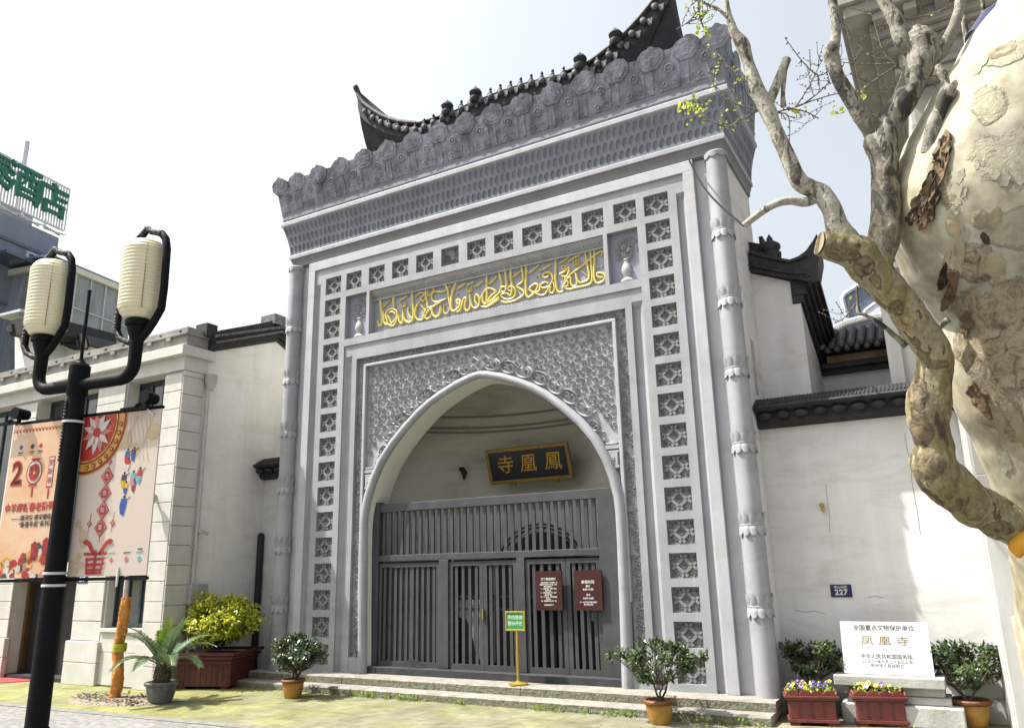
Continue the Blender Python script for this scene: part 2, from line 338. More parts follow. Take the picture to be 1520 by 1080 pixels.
# kerb strip between moss and slabs
kb = MB(); nrm = Vector((d.y, -d.x, 0))
kb.prism([(p.x, p.y, .0) for p in (a, b, b - nrm * .16, a - nrm * .16)], (0, 0, .012)); structure(kb.build('kerb', mat('kerb_stone', (.2,.195,.175), .9, .2, 9, bump=.3)))
sl = MB()
pts = [(-5.45, -2.25), (-4.9, -2.55), (-4.2, -2.45), (-3.75, -2.2), (-3.75, -1.95), (-4.3, -1.72), (-4.95, -1.75), (-5.4, -1.95)]
sl.add([(x, y, .0) for x, y in pts] + [(-4.6 + (x + 4.6) * .8, -2.1 + (y + 2.1) * .8, .035) for x, y in pts], [(i, (i + 1) % 8, 8 + (i + 1) % 8, 8 + i) for i in range(8)] + [tuple(range(8, 16))])
random.seed(3)
for i in range(240):
    a_ = random.uniform(0, 2 * pi); r_ = sqrt(random.random()); x = -4.6 + cos(a_) * r_ * .85; y = -2.1 + sin(a_) * r_ * .32
    L = random.uniform(.02, .07); dd = Vector((random.uniform(-1, 1), random.uniform(-1, 1), random.uniform(-.1, .3))).normalized()
    sl.bar(Vector((x, y, .035)), Vector((x, y, .04)) + dd * L, random.uniform(.01, .025), .01)
tag(sl.build('wood_chip_mulch', mat('wood_chips', (.30, .25, .19), .95, .4, 22, bump=.6, col2=(.09, .075, .05))), 'heap of brown wood chips around the orange wrapped sapling', 'mulch', kind='stuff')
cp = MB(); c4 = [on_z(-60, 1001, .006), on_z(46, 1000, .006), on_z(46, 1010, .006), on_z(-60, 1017, .006)]
cp.prism(c4, (0, 0, .006)); tag(cp.build('red_carpet', mat('red_carpet_pile', (.42, .045, .05), .95, .1, 30, bump=.3, bscale=200)), 'flat red carpet laid before the dark shop doorway', 'carpet')

# ------------------------------------------------------------------ steps of the gate
st = thing('stone_steps', 'two long worn stone steps along the foot of the grey gate', 'steps', (0, -.3, 0))
def slab_row(mb, x0, x1, y0, y1, z0, z1, seed):
    random.seed(seed); x = x0
    while x < x1 - .01:
        L = min(random.uniform(1.1, 1.9), x1 - x)
        if x1 - (x + L) < .5: L = x1 - x
        e = random.uniform(0, .008); nseg = max(2, int(L / .12)); vs = []; fs = []
        for i in range(nseg + 1):
            xx = x + .002 + (L - .004) * i / nseg; j = mnoise.noise(Vector((xx * 7, seed, 0))) * .012; k = mnoise.noise(Vector((xx * 11, seed, 5))) * .006
            vs += [(xx, y0 - e + j, z0), (xx, y0 - e + j * .6, z1 - .018 + k), (xx, y0 + .018 - e + j, z1 + k * .5), (xx, y1, z1)]
        for i in range(nseg):
            for q in range(3): fs.append((i * 4 + q, (i + 1) * 4 + q, (i + 1) * 4 + q + 1, i * 4 + q + 1))
        fs += [(0, 1, 2, 3), tuple(nseg * 4 + q for q in (3, 2, 1, 0))]
        o = len(mb.v); mb.add(vs, fs); 
        for q in range(len(fs)): 
            if q < nseg * 3 and q % 3 == 0: mb.mi[-len(fs) + q] = 1
        x += L
b1 = MB(); slab_row(b1, -4.02, 3.86, -.30, .30, .10, .205, 2); b1.build('step', [M['step'], M['step_side']], st)
b2 = MB(); slab_row(b2, -4.05, 3.85, -.56, .25, -.02, .098, 5); b2.build('step', [M['step'], M['step_side']], st)
# weeds at the foot of the steps
wd = MB(); random.seed(12)
for px, n, r in ((521, 26, .05), (545, 60, .09), (595, 34, .06), (612, 30, .05), (570, 14, .06), (680, 16, .05), (690, 10, .03), (800, 30, .05), (826, 18, .05), (870, 14, .04), (905, 26, .06), (926, 22, .05), (1010, 30, .12), (1060, 30, .12), (1100, 24, .12)):
    c = on_y(px, 1030 + (px - 520) * .062, -.60); c.z = 0
    for i in range(n):
        p = c + Vector((random.gauss(0, r), random.gauss(0, .02), random.uniform(0, .05))); leaf_quad(wd, p, Vector((random.uniform(-1, 1), random.uniform(-1, .4), random.uniform(.2, 1))), Vector((0, 0, 1)), .035, .028)
for i in range(60):
    p = Vector((random.uniform(3.95, 5.4), random.uniform(-.1, .15), .0)); leaf_quad(wd, p, rv() + Vector((0, 0, .6)), Vector((0, 0, 1)), .05, .03)
tag(wd.build('weeds', M['moss']), 'bright green weeds sprouting along the foot of the steps', 'weeds', kind='stuff')
# ------------------------------------------------------------------ the grey gate
gate = thing('temple_gate', 'tall grey temple gate with pointed arch, carved panels, gold inscription and crenellated top', 'gate', (0, 0, 0))
ZB = .205
def part(mb, name, m, parent=gate, **k): return mb.build(name, m, parent, **k)

def plate(mb, x0, x1, z0, z1, y, holes, depth, m=0, mj=None, mb_back=None):
    """wall face at y with rectangular recesses; reveals run back by depth"""
    mj = m if mj is None else mj
    xs = sorted({x0, x1, *[h[0] for h in holes], *[h[1] for h in holes]}); zs = sorted({z0, z1, *[h[2] for h in holes], *[h[3] for h in holes]})
    for i in range(len(xs) - 1):
        run = None
        for j in range(len(zs) - 1):
            cx = (xs[i] + xs[i + 1]) / 2; cz = (zs[j] + zs[j + 1]) / 2
            solid = not any(h[0] < cx < h[1] and h[2] < cz < h[3] for h in holes) and x0 < cx < x1 and z0 < cz < z1
            if solid: run = (run[0], zs[j + 1]) if run else (zs[j], zs[j + 1])
            if run and (not solid or j == len(zs) - 2):
                mb.quad((xs[i], y, run[0]), (xs[i + 1], y, run[0]), (xs[i + 1], y, run[1]), (xs[i], y, run[1]), m); run = None
    for h in holes:
        dp = h[4] if len(h) > 4 else depth
        a, b, c, d = h[:4]; yb = y + dp
        mb.quad((a, y, c), (a, yb, c), (a, yb, d), (a, y, d), mj); mb.quad((b, y, c), (b, y, d), (b, yb, d), (b, yb, c), mj)
        mb.quad((a, y, d), (a, yb, d), (b, yb, d), (b, y, d), mj); mb.quad((a, y, c), (b, y, c), (b, yb, c), (a, yb, c), mj)
NX0, NX1, NZ, NP, NH = 2.70, 3.0436, 6.51, .3949, .295
TW = .33; TP = .484
niches = []
for sgn in (-1, 1):
    for k in range(16):
        x0, x1 = (NX0, NX1) if sgn > 0 else (-NX1, -NX0); niches.append((x0, x1, NZ - NP * k - NH, NZ - NP * k))
for k in range(11):
    xc = (k - 5) * TP; niches.append((xc - TW / 2, xc + TW / 2, NZ - NH, NZ))
ND = .058
fp = MB()
holes = [n for n in niches] + [(-2.588, 2.588, ZB - .01, 5.233, .022), (-2.076, 2.076, 5.36, 6.104, .15)]
for sgn in (-1, 1):
    holes.append((2.137, 2.585, 5.35, 6.104, .11) if sgn > 0 else (-2.585, -2.137, 5.35, 6.104, .11))
    holes.append((3.156, 3.276, ZB - .01, 6.44, .045) if sgn > 0 else (-3.276, -3.156, ZB - .01, 6.44, .045))
plate(fp, -3.276, 3.276, ZB, 6.70, 0.0, holes, ND)
# bevelled backs of the outer flutes
for s in (-1, 1):
    fp.quad((s * 3.156, .045, ZB), (s * 3.236, .045, ZB), (s * 3.236, .045, 6.36), (s * 3.156, .045, 6.36)); fp.quad((s * 3.236, .044, ZB), (s * 3.276, .0, ZB), (s * 3.276, .0, 6.44), (s * 3.236, .044, 6.36)); fp.quad((s * 3.156, .044, 6.36), (s * 3.236, .044, 6.36), (s * 3.276, .0, 6.44), (s * 3.156, .0, 6.44))
part(fp, 'face_frame', M['paint'])
ob = MB()                                                   # raised outer band
for s in (-1, 1): ob.box(*sorted((s * 3.276, s * 3.421)), -.03, .06, ZB, 6.70)
ob.box(-3.421, 3.421, -.03, .06, 6.70, 6.86)
for s in (-1, 1): ob.box(*sorted((s * 3.421, s * 3.80)), .045, .10, ZB, 6.86)
part(ob, 'outer_band', M['paint_white'], bevel=.006)

# inner panel round the arch
ip = MB()
flute = [(2.424, 2.583, ZB - .01, 5.05, .05), (-2.583, -2.424, ZB - .01, 5.05, .05)]
plate(ip, -2.588, 2.588, ZB, 5.233, .022, flute + [(-2.33, 2.33, ZB - .01, 4.985, .07)], .05)
for s in (-1, 1): ip.box(*sorted((s * 2.12, s * 2.329)), .03, .12, ZB, .42)
for s in (-1, 1):
    ip.quad((s * 2.424, .072, ZB), (s * 2.525, .072, ZB), (s * 2.525, .072, 4.96), (s * 2.424, .072, 4.96)); ip.quad((s * 2.525, .071, ZB), (s * 2.583, .022, ZB), (s * 2.583, .022, 5.05), (s * 2.525, .071, 4.96)); ip.quad((s * 2.424, .071, 4.96), (s * 2.525, .071, 4.96), (s * 2.583, .022, 5.05), (s * 2.424, .022, 5.05))
part(ip, 'arch_surround', M['paint'])
ARCH = [(0, 4.395), (.14, 4.375), (.39, 4.305), (.68, 4.185), (.88, 4.085), (1.07, 3.965), (1.335, 3.755), (1.585, 3.52), (1.79, 3.27), (1.935, 3.0), (2.03, 2.75), (2.085, 2.5), (2.10, 2.3), (2.10, 1.95), (2.085, 1.1), (2.06, .205)]
def arch_w(z):
    for (x0, z0), (x1, z1) in zip(ARCH, ARCH[1:]):
        if z1 <= z <= z0: t = (z0 - z) / (z0 - z1); return x0 + (x1 - x0) * t
    return 0 if z > 4.39 else 2.06
full = [(-x, z) for x, z in reversed(ARCH[1:])] + ARCH
# spandrel ground with the arch cut out
spn = MB(); zt = 4.83; cols = 60
for i in range(len(ARCH) - 1):
    (xa, za), (xb, zb) = ARCH[i], ARCH[i + 1]
    for s in (-1, 1): 
        if zb > .40: spn.quad((s * xa, .09, za), (s * 2.16, .09, za), (s * 2.16, .09, zb), (s * xb, .09, zb))
for s in (-1, 1): spn.quad((0, .09, 4.395), (s * 2.16, .09, 4.395), (s * 2.16, .09, 4.86), (0, .09, 4.86))
for s in (-1, 1): spn.quad((s * 2.16, .091, .41), (s * 2.335, .091, .41), (s * 2.335, .091, 5.0), (s * 2.16, .091, 5.0))
spn.quad((-2.16, .091, 4.86), (2.16, .091, 4.86), (2.16, .091, 5.0), (-2.16, .091, 5.0))
part(spn, 'spandrel', M['relief'])
rim = MB()
for s in (-1, 1): rim.box(*sorted((s * 2.13, s * 2.18)), .02, .09, 1.2, 4.83)
rim.box(-2.18, 2.18, .02, .09, 4.83, 4.872); part(rim, 'rim_moulding', M['paint_white'], bevel=.008)
# roll moulding of the arch
roll = MB(); pts = []; rad = []
for x, z in full: pts.append((x, .045, z)); rad.append(.058 + .018 * min(1, max(0, (4.39 - z) / 2.0)))
roll.tube(pts, rad, 14); part(roll, 'arch_moulding', M['paint'], smooth=50)
# intrados and vault
vt = MB(); n = len(full)
def inner(x, z): return (x * .965, z - .055 if z > 3 else z - .055 * max(0, (z - .2) / 2.8))
I = [inner(x, z) for x, z in full]
vt.add([(x, .04, z) for x, z in I] + [(x, .46, z) for x, z in I], [(i, i + 1, n + i + 1, n + i) for i in range(n - 1)])
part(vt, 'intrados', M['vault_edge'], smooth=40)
ap = MB(); rows = []
prof = [inner(x, z) for x, z in ARCH]; NA = 40
for x, z in prof:
    pass
for k_ in range(22):
    if k_ < 6: w_, z = 2.06, .12 + (4.14 - .12) * k_ / 5
    else: t = (k_ - 5) / 16 * pi / 2; w_, z = 2.06 * cos(t), 4.14 + 1.15 * sin(t)
    w_ = max(w_, .001)
    rows.append([(w_ * cos(pi - pi * j / NA), .47 + .74 * w_ * sin(pi - pi * j / NA), z) for j in range(NA + 1)])
vs = [p for r in rows for p in r]
ap.add(vs, [(i * (NA + 1) + j, i * (NA + 1) + j + 1, (i + 1) * (NA + 1) + j + 1, (i + 1) * (NA + 1) + j) for i in range(len(rows) - 1) for j in range(NA)])
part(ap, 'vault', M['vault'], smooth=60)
bw = MB()                                                  # back of the arch wall, closing the vault round the opening
n_i = len(I)
def outr(x, z): return (max(-2.10, min(2.10, x * 1.6 if abs(x) > .9 else x)) if z < 3.6 else x * 1.25, z if z < 3.6 else 5.4)
for (xa, za), (xb, zb_) in zip(I, I[1:]):
    (oa, pa_), (ob_, pb_) = outr(xa, za), outr(xb, zb_); bw.quad((xa, .461, za), (xb, .461, zb_), (ob_, .462, pb_), (oa, .462, pa_))
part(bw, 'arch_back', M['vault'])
def vault_y(x, z): 
    return .47 + .74 * sqrt(max(0, 2.06 ** 2 - x * x))
RGM = mat('vault_ring', (.25,.24,.19), .85, .05)
for z in (4.15, 3.96, 3.885):
    rg = MB()
    p = []
    for j in range(41): a = pi - pi * j / 40; p.append((2.06 * .992 * cos(a), .47 + .74 * 2.06 * .992 * sin(a), z))
    rg.tube(p, .020, 6); part(rg, 'cornice_ring', RGM, smooth=60)
vf = MB().box(-2.05, 2.05, .2, 2.1, .10, .20); part(vf, 'porch_floor', M['step'])
dr = MB()                                                  # inner doorway at the back of the vault
def arc(cx, cz, r, n=24): return [(cx + r * cos(pi - pi * i / n), cz + r * sin(pi - pi * i / n)) for i in range(n + 1)]
def arch_poly(hw, zs, z0, rise=1.0): return [(-hw, z0)] + [(hw * cos(pi - pi * i / 24), zs + hw * rise * sin(pi - pi * i / 24)) for i in range(25)] + [(hw, z0)]
dr.xz(arch_poly(.62, 1.62, .2, .9), 1.80, 1.98, 0); part(dr, 'inner_doorway', M['dark'])
for hw, r in ((.70, .016), (.76, .016)):
    dm = MB(); dm.tube([(x, 1.79, z) for x, z in arch_poly(hw, 1.62, .2, .9)], r, 6); part(dm, 'doorway_moulding', M['wood_dark'], smooth=60)
DG = mat('dark_door_glass', (.006, .007, .008), .3, .1, 2, spec=.2); FG = mat('painted_reflection', (.26, .29, .35), .3, .15, 2, streak=.2); WG = mat('grey_back_board', (.10, .105, .115), .7, .12, 3, streak=.25)
for a, b, m_ in ((-.62, -.066, DG), (-.06, .475, DG), (.62, 1.213, DG), (1.224, 1.71, DG), (-1.88, -.82, WG)):
    part(MB().box(a, b, .285, .292, .30, 1.77), 'door_glass', m_)
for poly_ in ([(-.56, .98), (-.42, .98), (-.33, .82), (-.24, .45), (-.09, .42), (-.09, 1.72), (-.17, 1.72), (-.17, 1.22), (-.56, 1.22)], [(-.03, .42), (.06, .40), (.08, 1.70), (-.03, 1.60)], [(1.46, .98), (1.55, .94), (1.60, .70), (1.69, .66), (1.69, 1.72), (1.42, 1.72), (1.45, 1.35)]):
    part(MB().xz(poly_, .278, .2845), 'painted_reflection', FG)  # reflections in the door glass, painted as thin pale bluish shapes

# ---------------- carving: tendrils, leaves and flowers
def curl(mb, c, r, a0, turns, w, y, h, flip=1):
    pts = []; k = 9
    for i in range(k):
        t = i / (k - 1); a = a0 + flip * turns * 2 * pi * t; rr = r * (1 - .72 * t); pts.append((c[0] + rr * cos(a), c[1] + rr * sin(a)))
    mb.ribbon_low(pts, w, y, h)
def ribbon_low(s, pts, w, y0, h, m=0):
    k = len(pts); vs = []; fs = []
    for i, p in enumerate(pts):
        q0 = pts[max(i - 1, 0)]; q1 = pts[min(i + 1, k - 1)]; t = Vector((q1[0] - q0[0], 0, q1[1] - q0[1])); t = t.normalized() if t.length > 1e-9 else Vector((1, 0, 0)); r = Vector((t.z, 0, -t.x)) * w
        vs += [(p[0] - r.x, y0, p[1] - r.z), (p[0], y0 - h, p[1]), (p[0] + r.x, y0, p[1] + r.z)]
    for i in range(k - 1):
        for j in range(2): fs.append((i * 3 + j, i * 3 + j + 1, (i + 1) * 3 + j + 1, (i + 1) * 3 + j))
    return s.add(vs, fs, m)
MB.ribbon_low = ribbon_low
def petal(mb, c, a, L, W, y, h):
    d = Vector((cos(a), 0, sin(a))); r = Vector((-sin(a), 0, cos(a))); c = Vector((c[0], y, c[1]))
    P = [c, c + d * L * .5 + r * W, c + d * L, c + d * L * .5 - r * W, c + d * L * .55 + Vector((0, -h, 0))]
    mb.add(P, [(0, 4, 1), (1, 4, 2), (2, 4, 3), (3, 4, 0)])
def flower(mb, c, R, y, h, n=6):
    a0 = random.random() * 6
    for i in range(n): petal(mb, c, a0 + 2 * pi * i / n, R, R * .36, y, h)
    mb.add([(c[0] + R * .28 * cos(2 * pi * i / 6), y - h * .6, c[1] + R * .28 * sin(2 * pi * i / 6)) for i in range(6)] + [(c[0], y - h * 1.5, c[1])], [(i, (i + 1) % 6, 6) for i in range(6)])
random.seed(21)
cv = MB(); y = .09
for i in range(-13, 14):
    for j in range(19):
        x = i * .164 + (.082 if j % 2 else 0) + random.uniform(-.012, .012); z = 2.42 + j * .132 + random.uniform(-.012, .012)
        ok = lambda a, b, m=.30: b < 4.78 and abs(a) < 2.09 and (b > 4.66 + .02 if abs(a) < .2 else (b > 4.50 or abs(a) > arch_w(b - .10) + m))
        if ok(x, z): flower(cv, (x, z), random.uniform(.044, .054), y, .024, random.choice((5, 6, 6, 8)))
        for q in range(6):
            a = q * pi / 3 + .5 + random.uniform(-.2, .2); cx_, cz_ = x + .074 * cos(a), z + .067 * sin(a)
            if not ok(cx_, cz_, .26): continue
            if q % 2: curl(cv, (cx_, cz_), random.uniform(.025, .032), a + 2.2, .85, .009, y, .022, 1 if q % 4 == 1 else -1)
            else:
                for dq in (-.6, .15, .8): petal(cv, (cx_, cz_), a + dq, random.uniform(.036, .046), .011, y, .019)
step = 9.0
nx = int(2 * 2.1 / step)
for i in range(nx + 1):
    for j in range(34):
        x = -2.08 + i * step + random.uniform(-.022, .022); z = 2.35 + j * step * .92 + random.uniform(-.022, .022)
        if z > 4.77 or abs(x) > 2.085: continue
        if z < 4.44 and abs(x) < arch_w(z - .12) + .20: 
            continue
        if abs(x) < .2 and z < 4.62: continue
        k = random.random()
        if (i + j * 2) % 7 == 0: flower(cv, (x, z), .07, y, .042, random.choice((5, 6, 8)))
        elif k < .62: curl(cv, (x, z), random.uniform(.035, .055), random.random() * 6.3, random.uniform(.55, .95), .014, y, .04, random.choice((-1, 1)))
        else:
            a = random.random() * 6.3
            for q in (-.7, 0, .7): petal(cv, (x, z), a + q, random.uniform(.05, .075), .017, y, .034)
part(cv, 'carved_foliage', M['relief'])
SCM = mat('scroll_relief_paint', (.47, .48, .50), .7, .06, 6)
sc = MB()                                                   # big scrolls riding on the arch
def along(s_):                                             # s_ from 0 apex down the right-hand side, returns point and tangent
    L = 0
    for (x0, z0), (x1, z1) in zip(ARCH, ARCH[1:]):
        l_ = sqrt((x1 - x0) ** 2 + (z1 - z0) ** 2)
        if L + l_ >= s_: t = (s_ - L) / l_; return (x0 + (x1 - x0) * t, z0 + (z1 - z0) * t), ((x1 - x0) / l_, (z1 - z0) / l_)
        L += l_
    return ARCH[-1], (0, -1)
for s in (-1, 1):
    for k in range(9):
        (x, z), (tx, tz) = along(.17 + k * .265); nx_, nz_ = -tz, tx      # outward normal
        if nx_ < 0: nx_, nz_ = -nx_, -nz_
        if nz_ < 0 and k < 3: nx_, nz_ = -nx_, -nz_
        sz = 1.0 if k < 7 else .6 - .15 * (k - 7)
        c = (x + nx_ * (.15 * sz + .015), z + nz_ * (.15 * sz + .015))
        ang = math.atan2(tz, tx); a_, b_ = .135 * sz, .085 * sz
        el = [(s * (c[0] + a_ * cos(t) * cos(ang) - b_ * sin(t) * sin(ang)), c[1] + a_ * cos(t) * sin(ang) + b_ * sin(t) * cos(ang)) for t in [2 * pi * i / 20 for i in range(20)]]
        sc.ribbon_low(el[(0 if k % 2 else 10):] + el[:(15 if k % 2 else 5)], .020, .085, .050)
        curl(sc, (s * (c[0] + tx * .03), c[1] + tz * .03), .062 * sz, ang, .8, .014, .085, .05, s)
        curl(sc, (s * (c[0] - tx * .05), c[1] - tz * .05), .045 * sz, ang + 2.5, .8, .013, .085, .05, -s)
        for q in (-.5, .4): petal(sc, (s * (c[0] + tx * .12), c[1] + tz * .12), math.atan2(nz_, s * nx_) + q, .10 * sz, .022, .085, .045)
    sc.ribbon_low([(s * .02, 4.47), (s * .10, 4.56), (s * .16, 4.62), (s * .10, 4.68), (s * .03, 4.62), (s * .10, 4.54), (s * .17, 4.50)], .016, .085, .05)
part(sc, 'arch_scroll', SCM)
for s in (-1, 1):                                          # little carved vases in the spandrel corners
    v = MB(); xc = s * 2.02
    for z0, z1, hw in ((2.86, 2.90, .095), (2.90, 3.06, .08), (3.06, 3.09, .10), (3.11, 3.16, .105), (3.17, 3.20, .08)): v.box(max(xc - hw, -2.125), min(xc + hw, 2.125), .035, .09, z0, z1)
    flower(v, (xc, 2.98), .05, .035, .02); part(v, 'carved_pot', M['relief'], bevel=.006)
bs = MB()                                                   # carved border strip
random.seed(5)
def strip(x0, x1, z0, z1, n):
    for i in range(n):
        x = random.uniform(x0 + .025, x1 - .025); z = z0 + (z1 - z0) * (i + random.random()) / n if (z1 - z0) > (x1 - x0) else random.uniform(z0 + .02, z1 - .02)
        if (z1 - z0) <= (x1 - x0): x = x0 + (x1 - x0) * (i + random.random()) / n
        if random.random() < .6: curl(bs, (x, z), random.uniform(.03, .045), random.random() * 6.3, .8, .011, .09, .03, random.choice((-1, 1)))
        else:
            a = random.random() * 6.3
            for q in (-.8, 0, .8): petal(bs, (x, z), a + q, .055, .017, .09, .035)
for s in (-1, 1): strip(*sorted((s * 2.185, s * 2.325)), .44, 4.97, 190)
strip(-2.18, 2.18, 4.88, 4.98, 150)
part(bs, 'carved_border', M['relief'])

# ---------------- niche tiles, shared mesh
def tile_mesh(kind):
    t = MB(); hw, hh = .172, .1475
    t.box(-hw, hw, .0, .03, -hh, hh)                         # ground of the tile
    fw = .022
    t.box(-hw, hw, -.012, 0, hh - fw, hh); t.box(-hw, hw, -.012, 0, -hh, -hh + fw); t.box(-hw, -hw + fw, -.012, 0, -hh + fw, hh - fw); t.box(hw - fw, hw, -.012, 0, -hh + fw, hh - fw)
    random.seed(kind)
    if kind == 0:
        k = .075
        for (a, b) in [((sx_ * -(hw - fw), sz_ * -.043), (sx_ * .040, sz_ * (hh - fw))) for sx_ in (-1, 1) for sz_ in (-1, 1)]:
            t.bar((a[0], -.008, a[1]), (b[0], -.008, b[1]), .034, .036, up=(0, 1, 0))
        t.lathe([(.0, -.0), (.0, 0)], n=3) if False else None
        ring = [(.026 * cos(2 * pi * i / 12), .026 * sin(2 * pi * i / 12)) for i in range(13)]; t.ribbon_low(ring, .006, -.002, .014); flower(t, (0, 0), .018, -.002, .008, 6)
        for sx in (-1, 1):
            for (cx, cz) in ((sx * .118, .098), (sx * .118, -.098), (sx * .06, .112), (sx * .06, -.112), (sx * .135, .05), (sx * .135, -.05)):
                curl(t, (cx, cz), .022, random.random() * 6, .8, .006, -.0, .02, random.choice((-1, 1)))
        for sz in (-1, 1): curl(t, (0, sz * .115), .02, random.random() * 6, .8, .006, 0, .02)
    else:
        for i in range(26): curl(t, (random.uniform(-.13, .13), random.uniform(-.11, .11)), .026, random.random() * 6, .85, .007, 0, .024, random.choice((-1, 1)))
    return t
tm = tile_mesh(0).build('niche_tile', M['tile_relief'], gate); tm2 = tile_mesh(4).build('niche_tile', M['tile_relief'], gate)
first = {0: True, 1: True}
for i, nn in enumerate(niches):
    kd = 1 if (i == 32 + 4) else 0; src = tm2 if kd else tm
    o = src if first[kd] else src.copy()
    if not first[kd]: COL.objects.link(o); o.parent = gate
    first[kd] = False
    o.location = ((nn[0] + nn[1]) / 2, ND - .001, (nn[2] + nn[3]) / 2)
    if i >= 32: o.scale = (TW / .344, 1, 1)

